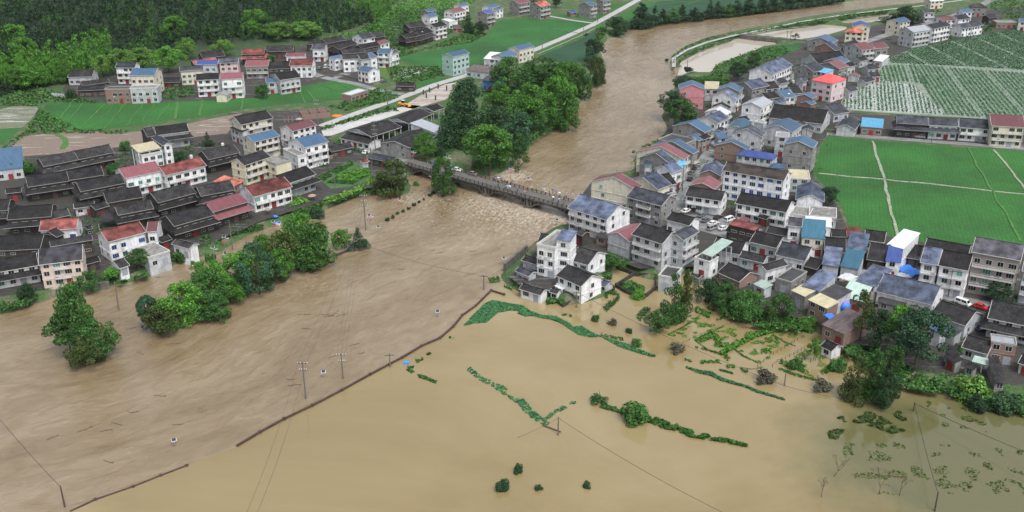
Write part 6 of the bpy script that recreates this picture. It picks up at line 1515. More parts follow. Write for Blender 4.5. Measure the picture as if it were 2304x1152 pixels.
wall_line("culvert_wall", [(1664, 86), (1700, 91), (1750, 96), (1812, 99)], -2.5, 2.9, 2.2, STONE, "narrow causeway with pale edge between two ponds", "causeway")
wall_line("terrace_wall", W('T3', (620, 520), (800, 455), (1010, 460), (1180, 430)), -2.5, 2.7, 0.6, STONE, "pale bank wall below the peach house", "wall")
wall_line("terrace_wall", [(1135, 612), (1160, 590), (1185, 570)], -2.5, 3.0, 0.8, STONE, "dark river wall left of white terrace house", "wall")
wall_line("floating_log", W('T2', (1665, 1100), (1850, 1025)), -0.3, 0.35, 1.3, DKW, "long dark slab surfacing in river by leaning tree", "slab")
def fence(pts, label, step=1.6, h=1.1):
    P = [G(x, y, 0) for x, y in pts]; c = P[0]; root = empty("post_fence", (c.x, c.y, 0), 0, label, "fence")
    first = None
    for i in range(len(P)-1):
        a = P[i]-c; b_ = P[i+1]-c; L = (b_-a).length; k = max(1, int(L/step))
        for j in range(k):
            q = a+(b_-a)*(j/k)
            if first is None:
                m = MB(); m.tube((0, 0, -1), (0, 0, h), 0.07, 0.06, 5); first = m.build("post", M['bark'], root); first.location = q
            else: o = first.copy(); COL.objects.link(o); o.location = q
        m = MB(); m.tube(a+Vector((0, 0, h*0.7)), b_+Vector((0, 0, h*0.7)), 0.03, 0.03, 4); m.build("rail", M['bark'], root)
fence(W('W2', (1270, 990), (1400, 880), (1560, 790), (1700, 700), (1790, 650)), "row of crooked fence posts left in the flooded gardens")
fence(W('W2', (1430, 990), (1480, 940), (1660, 860), (1780, 790)), "row of crooked fence posts right in the flooded gardens")
fence(W('W2', (1660, 860), (1840, 940), (2000, 880), (2080, 850)), "fence posts by the flooded pigsty")
fence(W('W2', (470, 730), (720, 610), (900, 550), (1060, 495)), "thin sagging fence between the upper flooded gardens", 2.4, 0.6)
# ------------------------------------------------------------------ poles, lamps, wires
TOPS = {}
def power_pole(x, y, h, label, arms=1, z=0.0, key=None, insul=True, lean=0.0, col=None, group=None):
    p = G(x, y, z); root = empty("power_pole", (p.x, p.y, z), 0, label, "power pole", group)
    m = MB(); m.tube((0, 0, -2), (0, 0, h), 0.24, 0.15, 8); m.build("post", col or M['pole'], root)
    for k in range(arms):
        zz = h-0.5-k*1.9; a = MB(); wd = 1.3 if k % 2 == 0 else 0.95; a.box(-wd, -0.06, zz-0.07, wd, 0.06, zz+0.07); ao = a.build("crossarm", M['dark'], root)
        if insul:
            for sx in (-1, -0.4, 0.4, 1):
                i_ = MB(); i_.tube((sx*(wd-0.1), 0, zz+0.07), (sx*(wd-0.1), 0, zz+0.4), 0.12, 0.07, 6); i_.build("insulator", M['porcelain'], ao)
    root.rotation_euler = (0, lean, 0)
    if key: TOPS[key] = Vector((p.x+math.sin(lean)*h, p.y, z+h-0.3))
    return root
def solar_lamp(x, y, h, label, z=0.0, lantern=True, group=None):
    p = G(x, y, z); root = empty("solar_lamp", (p.x, p.y, z), random.Random(int(x)).uniform(-0.5, 0.5), label, "street lamp", group)
    m = MB(); m.tube((0, 0, -2), (0, 0, h), 0.10, 0.07, 8); m.build("pole", M['steel'], root)
    s = MB(); s.prism([(-0.5, -0.34, h-0.1), (0.5, -0.34, h-0.1), (0.5, 0.34, h+0.3), (-0.5, 0.34, h+0.3)], (0, 0, 0.06)); s.build("solar_panel", M['panel'], root)
    s = MB(); s.prism([(-0.6, -0.42, h-0.16), (0.6, -0.42, h-0.16), (0.6, 0.42, h+0.25), (-0.6, 0.42, h+0.25)], (0, 0, 0.04)); s.build("panel_frame", M['porcelain'], root)
    if h > 3.2:
        a = MB(); a.tube((0, 0, h-0.9), (1.1, 0, h-0.6), 0.05, 0.05, 6); a.box(0.9, -0.14, h-0.66, 1.6, 0.14, h-0.54); a.build("lamp_head", M['porcelain'], root)
    if lantern and h > 3.2:
        for sx in (-1, 1):
            l = MB(); l.tube((sx*0.5, 0, h-2.0), (sx*0.5, 0, h-1.75), 0.15, 0.3, 8); l.tube((sx*0.5, 0, h-1.75), (sx*0.5, 0, h-1.5), 0.3, 0.15, 8); l.build("red_lantern", M['lantern'], root)
        l = MB(); l.box(-0.5, -0.03, h-1.45, 0.5, 0.03, h-1.38); l.build("lantern_arm", M['steel'], root)
power_pole(688.5, 897, 11.0, "tall power pole in river beside the flood wall, nearer one", 2, key='a')
power_pole(772, 852, 7.8, "power pole in river with two crossarms, farther one", 2, key='b')
power_pole(823, 518.5, 14, "tall power pole in river left of the bush line", 3, key='c')
power_pole(267, 696, 9.5, "leaning pole in river near peach house", 0, key='d', lean=0.03)
power_pole(878, 826, 4.2, "short thin pole standing at the flood wall", 1, key='e', insul=False)
power_pole(1089, 652, 5.2, "pole at the corner of the flood wall", 1, key='f', insul=False)
power_pole(1256, 979, 5.2, "pole with loose box in dark water", 0, key='g')
power_pole(2055, 925, 2.6, "dark stub pole carrying sagging cables at lower right", 0, key='h', col=M['bark'])
power_pole(146, 1140, 5.5, "dark pole at the lower left corner", 0, key='i', col=M['bark'])
power_pole(2103, 1150, 5.0, "dark pole at the bottom right", 0, key='j', col=M['bark'])
power_pole(1297, 692, 5.5, "dark pole in front of the flooded white house", 1, z=0, key='k', insul=False)
power_pole(1765, 868, 3.6, "short post in the flooded gardens", 0, key='l', insul=False)
for i, (x, y, h, a_, lb, kk) in enumerate([(845, 340, 14, 4, "tall lattice armed pole beside the white parked car", 'm'), (838, 400, 13, 2, "pole at the edge of the vegetable plot", 'n'), (716, 283, 13, 2, "pole by the unfinished brick rooms", 'o'), (872, 235, 12, 1, "pole beside road bend and paddy", 'p'),
        (522, 550, 9, 0, "white lamp post on the bank by grass yard", 'q'), (755, 425, 7, 0, "thin pale post in vegetable plot", None), (400, 229, 7, 0, "pole at the rice field edge under cream house", None), (95, 229, 6, 0, "pale pole at the left end of the rice field", None), (90, 303, 6, 0, "white pole by muddy field corner", None), (877, 180, 14, 2, "pole behind the gravel lot", None),
        (892, 100, 12, 2, "lattice pole in green scrub by timber cluster", None), (980, 115, 6, 0, "pole at edge of upper paddy", None), (1083, 150, 6, 1, "pole next to the pale green house", None), (1220, 110, 7, 1, "roadside pole beyond the cream blue house", None), (1313, 78, 6, 1, "roadside pole near the road bend", None), (1345, 50, 6, 0, "roadside pole by far grey house", None),
        (1644, 75, 6, 0, "pole on the dyke by the pond crossing", None), (1725, 66, 5, 0, "pole on dyke further right", None), (1770, 94, 7, 1, "pole left of two on the pond shore", None), (1778, 94, 7, 1, "pole right of two on the pond shore", None), (1547, 145, 6, 0, "slim pole in pond mouth", None),
        (1535, 430, 11, 1, "street pole beside cream red roof building", 'r'), (1617, 300, 9, 1, "street pole in the narrow town street", 's'), (1812, 322, 7, 0, "pole by the wide dark hall", None), (1880, 425, 7, 0, "pole at the paddy corner right of hall", None), (2095, 322, 6, 0, "pole on lane before row houses", None), (2304, 332, 8, 1, "pole at lane by tall cream house", None),
        (2133, 668, 9, 1, "street pole with red flag before the balcony terrace", 't'), (2172, 90, 8, 0, "pole at top of the right crop field", None), (1655, 520, 8, 1, "pole in the parking square", 'u')]):
    power_pole(x, y, h, lb, a_, z=LAND, key=kk, insul=(a_ > 1))
for i, (x, y, h, lt, lb) in enumerate([(901, 482, 6, True, "solar lamp with red lanterns amid the bush line"), (833, 519, 6, True, "solar lamp with lanterns right of tall river pole"), (971, 430, 6.5, True, "solar lamp with lanterns before the bridge tree"), (852, 523, 2.2, False, "solar lamp drowned to its panel near tall river pole"),
        (989, 440, 2.0, False, "solar lamp drowned to its panel near bridge tree"), (729, 851, 2.0, False, "drowned solar lamp between the two river poles"), (985, 714, 2.0, False, "drowned solar lamp by flood wall middle"), (1134, 594, 2.2, False, "drowned solar lamp off the terrace house"),
        (1253, 508, 2.4, False, "drowned solar lamp under bridge end house"), (394, 1006, 2.0, False, "drowned solar lamp in dark lower left river"), (676, 612, 1.8, False, "drowned solar lamp beside flooded tree row"), (618, 530, 5.5, True, "solar lamp with lantern before the blue boat"), (509, 575, 7, True, "tall solar lamp by the lone round bush"),
        (483, 590, 5.5, False, "solar lamp right at the lone round bush"), (508, 585, 2.5, False, "low solar lamp next to the tall one")]):
    solar_lamp(x, y, h, lb, 0.0, lt)
for x, y, h, lb in ((1149, 410, 6.0, "solar lamp with lanterns on bridge nearest the cars"), (1189, 434, 6.0, "solar lamp with lanterns on middle of bridge"), (930, 372, 6.0, "solar lamp with lanterns at the left bridge head"), (1008, 384, 6.0, "solar lamp with lanterns behind the white bridge car")):
    solar_lamp(x, y, h, lb, DZ)
def wire(a, b_, sag, label, r=0.035):
    a = Vector(a); b_ = Vector(b_); m = MB(); k = 20
    P = [a.lerp(b_, i/k)-Vector((0, 0, sag*4*(i/k)*(1-i/k)))-a for i in range(k+1)]
    for i in range(k): m.tube(P[i], P[i+1], r, r, 5, i in (0, k-1))
    o = m.build("cable", M['dark']); o.location = a; tag(o, label, "cable"); return o
wire(G(825, 553, 2.5), TOPS['f'], 1.2, "dark cable from conical tree across river to flood wall", 0.05)
wire(TOPS['f'], TOPS['k'], 0.8, "cable from wall corner pole to flooded house pole", 0.05)
wire(TOPS['k'], G(1765, 868, 1.2), 1.2, "long low cable over the flooded gardens", 0.05)
wire(G(1765, 868, 1.2), G(1980, 905, 2), 0.8, "cable running into the right flood grove", 0.05)
wire(TOPS['h'], G(2420, 1060, 5), 0.6, "thick cable from stub pole to right edge", 0.07)
wire(TOPS['h'], TOPS['j'], 0.8, "thick cable from stub pole to bottom right pole", 0.07)
wire(TOPS['g'], G(1640, 1160, 4), 1.0, "pale cable from dark water pole to the bottom", 0.05)
wire(TOPS['i'], G(-60, 870, 5), 1.0, "cable from lower left pole up to left edge", 0.06)
for dx, lb in ((-1.1, "left cable of three above river to far pole"), (0, "middle cable of three above river to far pole"), (1.1, "right cable of three above river to far pole")):
    o_ = Vector((dx, 0, 0)); wire(TOPS['b']+o_, TOPS['c']+o_, 1.5, lb, 0.03)
for dx, lb in ((-1.1, "left cable of pair above river from near pole"), (1.1, "right cable of pair above river from near pole")):
    o_ = Vector((dx, 0, 0)); wire(TOPS['a']+o_, TOPS['c']+o_+Vector((0, 0, -1.9)), 2.5, lb, 0.03)
for dx, lb in ((-1.1, "left cable leaving near pole towards bottom left"), (1.1, "right cable leaving near pole towards bottom left")):
    o_ = Vector((dx, 0, 0)); wire(TOPS['a']+o_, G(560, 1170, 10)+o_, 2.0, lb, 0.03)
wire(TOPS['c'], TOPS['m'], 2.0, "cable from river pole up to lattice armed pole", 0.03); wire(TOPS['m'], TOPS['o'], 2.0, "cable from lattice armed pole to unfinished rooms", 0.03)
wire(TOPS['g'], G(1090, 985, 0.4)+Vector((8, 0, 0)), 0.3, "slack cable beside dark water pole", 0.04)
# ------------------------------------------------------------------ cars
def paint(name, c, met=0.0):
    m, n, l, b = nmat(name); b.inputs["Base Color"].default_value = (*c, 1); b.inputs["Roughness"].default_value = 0.25; b.inputs["Metallic"].default_value = met; b.inputs["Coat Weight"].default_value = 0.5
    return m
CP = dict(white=paint("car_paint_white", (0.72, 0.72, 0.72)), silver=paint("car_paint_silver", (0.42, 0.42, 0.42), 0.4), grey=paint("car_paint_grey", (0.17, 0.18, 0.20), 0.3), black=paint("car_paint_black", (0.015, 0.015, 0.017)),
          blue=paint("car_paint_blue", (0.25, 0.33, 0.45), 0.3), red=paint("car_paint_red", (0.5, 0.03, 0.03)), bronze=paint("car_paint_bronze", (0.30, 0.26, 0.22), 0.4), yellow=paint("loader_yellow", (0.75, 0.33, 0.02)))
RUBBER = simple("rubber", (0.02, 0.02, 0.02), 0.8); LIGHTG = simple("headlamp_glass", (0.6, 0.6, 0.55), 0.15); TAIL = simple("tail_lamp", (0.35, 0.01, 0.01), 0.3)
def car_parts(van=False):
    """meshes of one car, nose towards +X"""
    L, Wd = (4.5, 1.8) if not van else (4.6, 1.75); h1 = 0.95; top = 1.48 if not van else 1.85
    prof = [(-L/2, 0.35), (L/2-0.05, 0.35), (L/2, 0.62), (L/2-0.25, 0.80), (L/2-1.15, h1), (-L/2+0.35, h1+0.03), (-L/2, 0.85)] if not van else [(-L/2, 0.3), (L/2-0.05, 0.3), (L/2, 0.7), (L/2-0.35, 1.0), (-L/2, 1.0)]
    m = MB(); m.prism([(x, -Wd/2, z) for x, z in prof], (0, Wd, 0))
    cab = [(L/2-1.25, h1-0.03), (L/2-1.95, top), (-L/2+0.95, top), (-L/2+0.3, h1)] if not van else [(L/2-0.4, 0.97), (L/2-0.95, top), (-L/2+0.08, top), (-L/2, 0.97)]
    me_b = m; n = len(m.v)
    lo = [(x, z) for x, z in (cab[0], cab[3])]; up = [(x, z) for x, z in (cab[1], cab[2])]
    i1 = 0.06; i2 = 0.20
    a = [(lo[0][0], -Wd/2+i1, lo[0][1]), (lo[1][0], -Wd/2+i1, lo[1][1]), (lo[1][0], Wd/2-i1, lo[1][1]), (lo[0][0], Wd/2-i1, lo[0][1])]
    b_ = [(up[0][0], -Wd/2+i2, top), (up[1][0], -Wd/2+i2, top), (up[1][0], Wd/2-i2, top), (up[0][0], Wd/2-i2, top)]
    g_ = MB()
    for i in range(4):
        j = (i+1) % 4
        # glass band inset in each face, on a slightly larger shell
        def mixp(p, q, t): return tuple(p[k]+(q[k]-p[k])*t for k in range(3))
        c0, c1, c2, c3 = a[i], a[j], b_[j], b_[i]
        m.quad(c0, c1, c2, c3)
        cen = Vector(((c0[0]+c2[0])/2, (c0[1]+c2[1])/2, (c0[2]+c2[2])/2)); nn = (Vector(c1)-Vector(c0)).cross(Vector(c3)-Vector(c0)).normalized()
        if nn.dot(cen-Vector((-0.2, 0, 1.1))) < 0: nn = -nn
        def P(u, v): 
            q = mixp(mixp(c0, c1, u), mixp(c3, c2, u), v); return tuple(Vector(q)+nn*0.012)
        segs = ((0.06, 0.94),) if i % 2 == 1 else ((0.07, 0.48), (0.53, 0.93))
        for s0, s1 in segs: g_.quad(P(s0, 0.1), P(s1, 0.1), P(s1, 0.9), P(s0, 0.9))
    m.quad(*b_)
    body = m.mesh("body"); glassm = g_.mesh("windows")
    w_ = MB(); w_.tube((0, -0.11, 0), (0, 0.11, 0), 0.34, 0.34, 12); tyre = w_.mesh("tyre"); r_ = MB(); r_.tube((0, -0.125, 0), (0, 0.125, 0), 0.2, 0.2, 10); rim = r_.mesh("rim")
    hl = MB(); hl.box(-0.05, -0.16, -0.07, 0.05, 0.16, 0.07); hm = hl.mesh("headlight")
    return dict(body=body, glass=glassm, tyre=tyre, rim=rim, hl=hm, L=L, W=Wd)
CARM = {False: car_parts(), True: car_parts(True)}
for k in CARM.values():
    k['glass'].materials.append(GL['dark']); k['tyre'].materials.append(RUBBER); k['rim'].materials.append(M['steel']); k['hl'].materials.append(LIGHTG)
def car(x, y, x2, y2, col, label, z=LAND+0.14, van=False, group=None, name="parked_car"):
    """centre pixel, pixel the nose points at"""
    k = CARM[van]; p = G(x, y, z); q = G(x2, y2, z); a = math.atan2(q.y-p.y, q.x-p.x)
    root = empty(name, p, a, label, "van" if van else "car", group)
    link("body", k['body'], root, CP[col]); link("windows", k['glass'], root)
    for sx in (-1, 1):
        for sy in (-1, 1):
            t = link("wheel", k['tyre'], root); t.location = (sx*(k['L']/2-0.85), sy*(k['W']/2-0.08), 0.34); link("rim", k['rim'], t)
            h = link("headlight" if sx > 0 else "tail_light", k['hl'], root, LIGHTG if sx > 0 else TAIL); h.location = (sx*(k['L']/2-0.03), sy*(k['W']/2-0.3), 0.66 if sx > 0 else 0.72)
    return root
BZ = DZ+0.03
car(1029, 384.5, 1040, 387, 'white', "white car first of two full cars on the bridge", BZ, name="car")
car(1064.5, 394, 1075, 397, 'bronze', "bronze grey car on the bridge right of the white one", BZ, name="car")
car(1017, 381, 1027, 383, 'blue', "grey blue car on bridge half hidden by tree", BZ, name="car")
car(825, 345, 840, 339, 'white', "white car parked on grass beside the market lane")
for x, y, x2, y2, c, lb, v in ((1544.5, 477, 1560, 470, 'white', "white saloon parked first in the square", 0), (1578, 487, 1590, 480, 'grey', "pale blue grey car second in the square row", 0), (1588, 498, 1602, 492, 'grey', "dark grey car left of white hatchback in square", 0), (1605, 505, 1620, 500, 'white', "white hatchback parked in the square middle", 0),
        (1615, 492, 1628, 485, 'black', "black car at the back of the square", 0), (1565, 473, 1578, 467, 'black', "dark car behind the white saloon in the square", 0), (1603, 516, 1618, 511, 'silver', "silver pickup like car in front of white hatchback", 1), (1641, 497, 1655, 492, 'white', "small white truck right side of square", 1), (1628, 516, 1640, 512, 'white', "white car at right front of the square", 0),
        (1572, 371, 1580, 360, 'silver', "silver car highest in the street by red roof", 0), (1562, 383, 1570, 373, 'black', "black car in the street second by red roof", 0), (1556, 391, 1565, 381, 'grey', "grey car in the street third by red roof", 0), (1552, 405, 1560, 395, 'black', "black car lowest in the street by red roof", 0),
        (1593, 328, 1600, 318, 'black', "dark car parked further up the narrow street", 0), (2210, 321, 2225, 322, 'grey', "dark green car parked before the cream row house", 0), (2070, 310, 2085, 311, 'silver', "grey car parked before slate row house", 0), (2166, 685, 2180, 690, 'white', "white van on the lower right street", 1), (2207, 694, 2222, 699, 'red', "red car beside black ribbed roof", 0),
        (733, 152, 738, 145, 'white', "white van by upper village yard, left", 1), (742, 153, 747, 146, 'white', "white van by upper village yard, middle", 1), (719, 155, 724, 148, 'grey', "grey car by upper village yard", 0), (862, 184, 872, 180, 'grey', "dark car parked beside gravel lot", 0), (2000, 88, 2012, 84, 'grey', "grey car near the long pale terrace", 0), (1320, 79, 1330, 72, 'black', "dark car on roadside beside the upper road", 0)):
    car(x, y, x2, y2, c, lb, van=bool(v))
# wheel loader
def loader(x, y, label):
    p = G(x, y, z2+0.02); root = empty("wheel_loader", p, -0.35, label, "loader"); Y_ = CP['yellow']
    m = MB(); m.box(-2.6, -0.9, 0.9, 0.3, 0.9, 1.9); m.box(0.3, -0.7, 0.8, 1.9, 0.7, 1.4); m.build("body", Y_, root)
    m = MB(); m.box(-0.9, -0.75, 1.905, 0.6, 0.75, 3.1); m.build("cab", GL['dark'], root); m = MB(); m.box(-1.0, -0.85, 3.1, 0.7, 0.85, 3.25); m.build("cab_roof", M['porcelain'], root)
    m = MB(); 
    for s in (-1, 1): m.tube((1.2, s*0.5, 1.4), (3.0, s*0.5, 0.9), 0.16, 0.14, 6)
    m.build("lift_arm", Y_, root)
    m = MB(); m.prism([(3.0, -1.2, 0.25), (3.9, -1.2, 0.2), (3.8, -1.2, 0.5), (3.2, -1.2, 1.1)], (0, 2.4, 0)); m.build("bucket", Y_, root)
    for sx in (-1.6, 1.3):
        for sy in (-1, 1):
            m = MB(); m.tube((sx, sy*0.75, 0.65), (sx, sy*1.15, 0.65), 0.65, 0.65, 14); w_ = m.build("wheel", RUBBER, root); m = MB(); m.tube((sx, sy*1.1, 0.65), (sx, sy*1.18, 0.65), 0.3, 0.3, 10); m.build("rim", Y_, w_)
loader(908, 239, "yellow wheel loader working on the rubble lot")
# ------------------------------------------------------------------ boats
def boat(x, y, x2, y2, wd, mat, label, name="wooden_boat", rot=None):
    a = G(x, y, 0); b_ = G(x2, y2, 0); L = (b_-a).length; c = (a+b_)/2; root = empty(name, (c.x, c.y, 0), math.atan2((b_-a).y, (b_-a).x), label, "boat", None)
    k = 12; V_ = []; st = []
    for i in range(k+1):
        t = -1+2*i/k; w2 = wd/2*(1-abs(t)**3*0.85); zt = 0.45+0.35*t*t; x_ = t*L/2
        st.append([(x_, -w2, zt), (x_, -w2*0.7, -0.2), (x_, w2*0.7, -0.2), (x_, w2, zt)])
    m = MB()
    for i in range(k):
        for j in range(3): m.quad(st[i][j], st[i+1][j], st[i+1][j+1], st[i][j+1])
        for j in (0, 3):
            p_, q_ = st[i][j], st[i+1][j]; s = 1 if j else -1
            m.prism([p_, q_, (q_[0], q_[1]-s*0.12, q_[2]), (p_[0], p_[1]-s*0.12, p_[2])], (0, 0, 0.08))
    m.quad(*st[0]); m.quad(*st[-1]); me = m.mesh("hull"); link("hull", me, root, mat)
    for t in (-0.5, 0.0, 0.5):
        s = MB(); s.box(t*L/2-0.12, -wd/2*0.85, 0.25, t*L/2+0.12, wd/2*0.85, 0.32); s.build("thwart", M['wetwood'], root)
    return root
for x, y, x2, y2, lb in ((860, 436, 881, 448, "brown wooden boat leftmost beneath the olive tree"), (870, 436, 890, 447, "brown wooden boat second beneath the olive tree"), (879, 436, 895, 446.5, "brown wooden boat third beneath the olive tree"), (885, 436, 901, 445.5, "brown wooden boat rightmost beneath the olive tree")):
    boat(x, y, x2, y2, 1.5, M['wetwood'], lb)
b_ = boat(613, 497, 629, 507, 3.2, M['porcelain'], "small white and blue boat moored at the bank", "moored_boat")
m = MB(); m.box(-1.6, -1.3, 0.5, 1.2, 1.3, 0.75); m.build("blue_deck", M['bluecloth'], b_)
t = empty("parasol", G(620, 497, 0.4), 0, "blue parasol over the small moored boat", "parasol"); m = MB(); m.tube((0, 0, 0), (0, 0, 2.2), 0.04, 0.04, 5); m.build("pole", M['steel'], t); m = MB(); m.tube((0, 0, 1.9), (0, 0, 2.4), 1.3, 0.05, 10); m.build("canopy", M['bluecloth'], t)
# ------------------------------------------------------------------ people on the bridge with umbrellas
def skin_mesh(name, joints, bones, radii, sub=1):
    me = bpy.data.meshes.new(name); me.from_pydata(joints, bones, []); o = bpy.data.objects.new(name, me); COL.objects.link(o)
    md = o.modifiers.new("s", 'SKIN'); 
    for v_, r in zip(me.skin_vertices[0].data, radii): v_.radius = (r, r)
    me.skin_vertices[0].data[0].use_root = True
    if sub: sd = o.modifiers.new("d", 'SUBSURF'); sd.levels = sub; sd.render_levels = sub
    dg = bpy.context.evaluated_depsgraph_get(); dg.update(); out = bpy.data.meshes.new_from_object(o.evaluated_get(dg)); out.name = name
    bpy.data.objects.remove(o); out.polygons.foreach_set('use_smooth', [True]*len(out.polygons)); return out
def figure(pose):
    s = 0.10 if pose == 0 else 0.22; up = pose < 2
    J = [(0, 0, 0.95), (0, 0, 1.2), (0, 0, 1.42), (0, 0, 1.50), (0, 0.02, 1.60), (0, 0.02, 1.70)]; R = [0.14, 0.13, 0.14, 0.055, 0.095, 0.075]
    Bn = [(0, 1), (1, 2), (2, 3), (3, 4), (4, 5)]
    def add(pts, rs, root_):
        p = root_
        for q, r in zip(pts, rs): J.append(q); R.append(r); Bn.append((p, len(J)-1)); p = len(J)-1
        return p
    for sx in (-1, 1):
        sg = s*sx
        add([(sx*0.09, 0, 0.88), (sx*0.11, sg*0.5, 0.5), (sx*0.11, sg, 0.09), (sx*0.115, sg+0.14, 0.04)], [0.095, 0.065, 0.042, 0.038], 0)
    lh = add([(-0.19, 0, 1.40), (-0.24, 0, 1.12), (-0.25, 0.05, 0.86)], [0.06, 0.045, 0.03], 2)
    rh = add([(0.19, 0, 1.40), (0.24, 0.08, 1.18), (0.15, 0.26, 1.30)] if up else [(0.19, 0, 1.40), (0.24, 0, 1.12), (0.25, 0.05, 0.86)], [0.06, 0.045, 0.03], 2)
    for hnd in (lh, rh):       # hands: palm, four fingers and a thumb
        h0 = Vector(J[hnd]); dr = Vector((0, 0.0, -1)) if hnd == lh or not up else Vector((0, 0.5, 0.8)).normalized()
        pm = h0+dr*0.06; pi = len(J); J.append(tuple(pm)); R.append(0.032); Bn.append((hnd, pi))
        for k in range(4):
            q = pm+Vector((0.0, 0.03-0.02*k, 0))+dr*(0.075+0.01*(k in (1, 2))); J.append(tuple(q)); R.append(0.009); Bn.append((pi, len(J)-1))
        q = pm+Vector((0, 0.055, 0))+dr*0.02; J.append(tuple(q)); R.append(0.010); Bn.append((pi, len(J)-1))
    body = skin_mesh("body", J, Bn, R)
    jk = skin_mesh("jacket", [(0, 0, 0.92), (0, 0, 1.2), (0, 0, 1.42), (-0.19, 0, 1.40), (-0.24, 0, 1.14), (-0.25, 0.04, 0.93), (0.19, 0, 1.40), J[rh-1], tuple(Vector(J[rh-1]).lerp(Vector(J[rh]), 0.8))], [(0, 1), (1, 2), (2, 3), (3, 4), (4, 5), (2, 6), (6, 7), (7, 8)], [0.165, 0.16, 0.155, 0.08, 0.063, 0.055, 0.08, 0.063, 0.05])
    tr = skin_mesh("trousers", [(0, 0, 0.95), (-0.09, 0, 0.86), (-0.11, -s*0.5, 0.5), (-0.11, -s, 0.12), (0.09, 0, 0.86), (0.11, s*0.5, 0.5), (0.11, s, 0.12)], [(0, 1), (1, 2), (2, 3), (0, 4), (4, 5), (5, 6)], [0.155, 0.115, 0.085, 0.065, 0.115, 0.085, 0.065])
    hr = skin_mesh("hair", [(0, -0.01, 1.66), (0, -0.005, 1.74), (0, -0.05, 1.62)], [(0, 1), (0, 2)], [0.098, 0.075, 0.08])
    m = MB()   # face features: nose, brows, ears
    m.tube((0, 0.10, 1.62), (0, 0.145, 1.59), 0.012, 0.016, 5); 
    for sx in (-1, 1): m.tube((sx*0.09, 0.02, 1.59), (sx*0.10, 0.01, 1.65), 0.018, 0.018, 5)
    fc = m.mesh("face")
    return body, jk, tr, hr, fc, J[rh]
FG = [figure(0), figure(1), figure(2)]
SKIN = simple("skin", (0.45, 0.27, 0.19), 0.6); HAIR = simple("black_hair", (0.015, 0.013, 0.012), 0.5)
CLO = {k: simple("cloth_"+k, c, 0.8) for k, c in dict(blue=(0.04, 0.08, 0.35), white=(0.6, 0.6, 0.6), black=(0.02, 0.02, 0.025), red=(0.45, 0.03, 0.03), grey=(0.2, 0.2, 0.22), pink=(0.6, 0.15, 0.25), navy=(0.02, 0.03, 0.08), orange=(0.6, 0.18, 0.04), cyan=(0.1, 0.45, 0.55), paleblue=(0.25, 0.35, 0.7)).items()}
for f_ in FG:
    for me_, mt in zip(f_[:5], (SKIN, CLO['blue'], CLO['navy'], HAIR, SKIN)): me_.materials.append(mt)
um = MB(); um.tube((0, 0, -0.75), (0, 0, 0.02), 0.012, 0.012, 5); UP = um.mesh("shaft"); UP.materials.append(M['steel'])
uc = MB(); k = 8; prev = None
for rr, zz in ((0.56, -0.16), (0.42, -0.04), (0.22, 0.04), (0.02, 0.07)):
    ring = [(rr*math.cos(2*math.pi*i/k), rr*math.sin(2*math.pi*i/k), zz) for i in range(k)]
    if prev:
        for i in range(k): uc.quad(prev[i], prev[(i+1) % k], ring[(i+1) % k], ring[i])
    prev = ring
UC = uc.mesh("canopy"); UC.materials.append(CLO['blue'])
def person(x, y, fig, top, bottom, umb, where, z=BZ, face=0.0):
    p = G(x, y, z); f_ = FG[fig]
    ulab = f" under a {umb} umbrella" if umb else ""
    root = empty("person", p, face, f"person in {top} jacket{ulab} {where}", "person", None)
    for nm, me_, mt in zip(("body", "jacket", "trousers", "hair", "face"), f_[:5], (SKIN, CLO[top], CLO[bottom], HAIR, SKIN)): link(nm, me_, root, mt)
    if umb:
        h = f_[5]; c_, s_ = math.cos(face), math.sin(face); q = p+Vector((h[0]*c_-h[1]*s_, h[0]*s_+h[1]*c_, h[2]+0.72))
        r = empty("umbrella", q, 0, f"open {umb} umbrella held by the person {where}", "umbrella"); link("shaft", UP, r); link("canopy", UC, r, CLO[umb])
        r.scale = (1.0, 1.0, 1.0)
PPL = [(1114, 408, 'grey', 'blue', "at the far railing, first from the cars"), (1122, 410, 'white', 'white', "at far railing beside the first umbrella"), (1130, 411, 'navy', 'blue', "in the middle of the far railing group"), (1136, 413, 'black', None, "bareheaded in the far railing group"), (1142, 414, 'red', 'orange', "with orange cover in far railing group"),
       (1152, 416, 'blue', 'blue', "last of the far railing group"), (1121, 421, 'black', 'navy', "at near railing, first from the cars"), (1138, 425, 'grey', 'black', "at near railing, second from the cars"), (1143, 428, 'white', 'paleblue', "near the railing in front of black umbrella"), (1149, 429, 'white', 'white', "at near railing beside pale blue umbrella"),
       (1165, 432, 'blue', 'blue', "mid bridge before the lamp"), (1181, 440, 'pink', 'pink', "crossing behind the bridge lamp"), (1222, 434, 'cyan', 'paleblue', "at far railing past the lamp"), (1207, 431, 'grey', None, "leaning on far railing past the lamp"), (1236, 437, 'red', None, "in bright red at the far railing"), (1244, 438, 'black', 'black', "beside the bright red one"), (1251, 440, 'blue', 'blue', "at far railing near the bridge end"),
       (1260, 443, 'white', 'white', "under the railing end by the white house"), (1245, 453, 'grey', 'white', "at near railing close to bridge end"), (1256, 457, 'navy', 'paleblue', "in middle of road near bridge end"), (1270, 452, 'black', 'navy', "stepping off bridge at right end"), (1274, 449, 'blue', None, "waiting at the right bridge end"), (975, 374, 'blue', 'blue', "walking behind tree at left bridge part"), (962, 371, 'cyan', None, "on the left bridge part near lamp"), (1268, 460, 'grey', None, "at near railing beside the bridge house")]
for i, (x, y, tp, um_, wh) in enumerate(PPL): person(x, y, 2 if not um_ else i % 2, tp, ('navy', 'black', 'grey')[i % 3], um_, wh, BZ, (i*0.9) % 6.28)
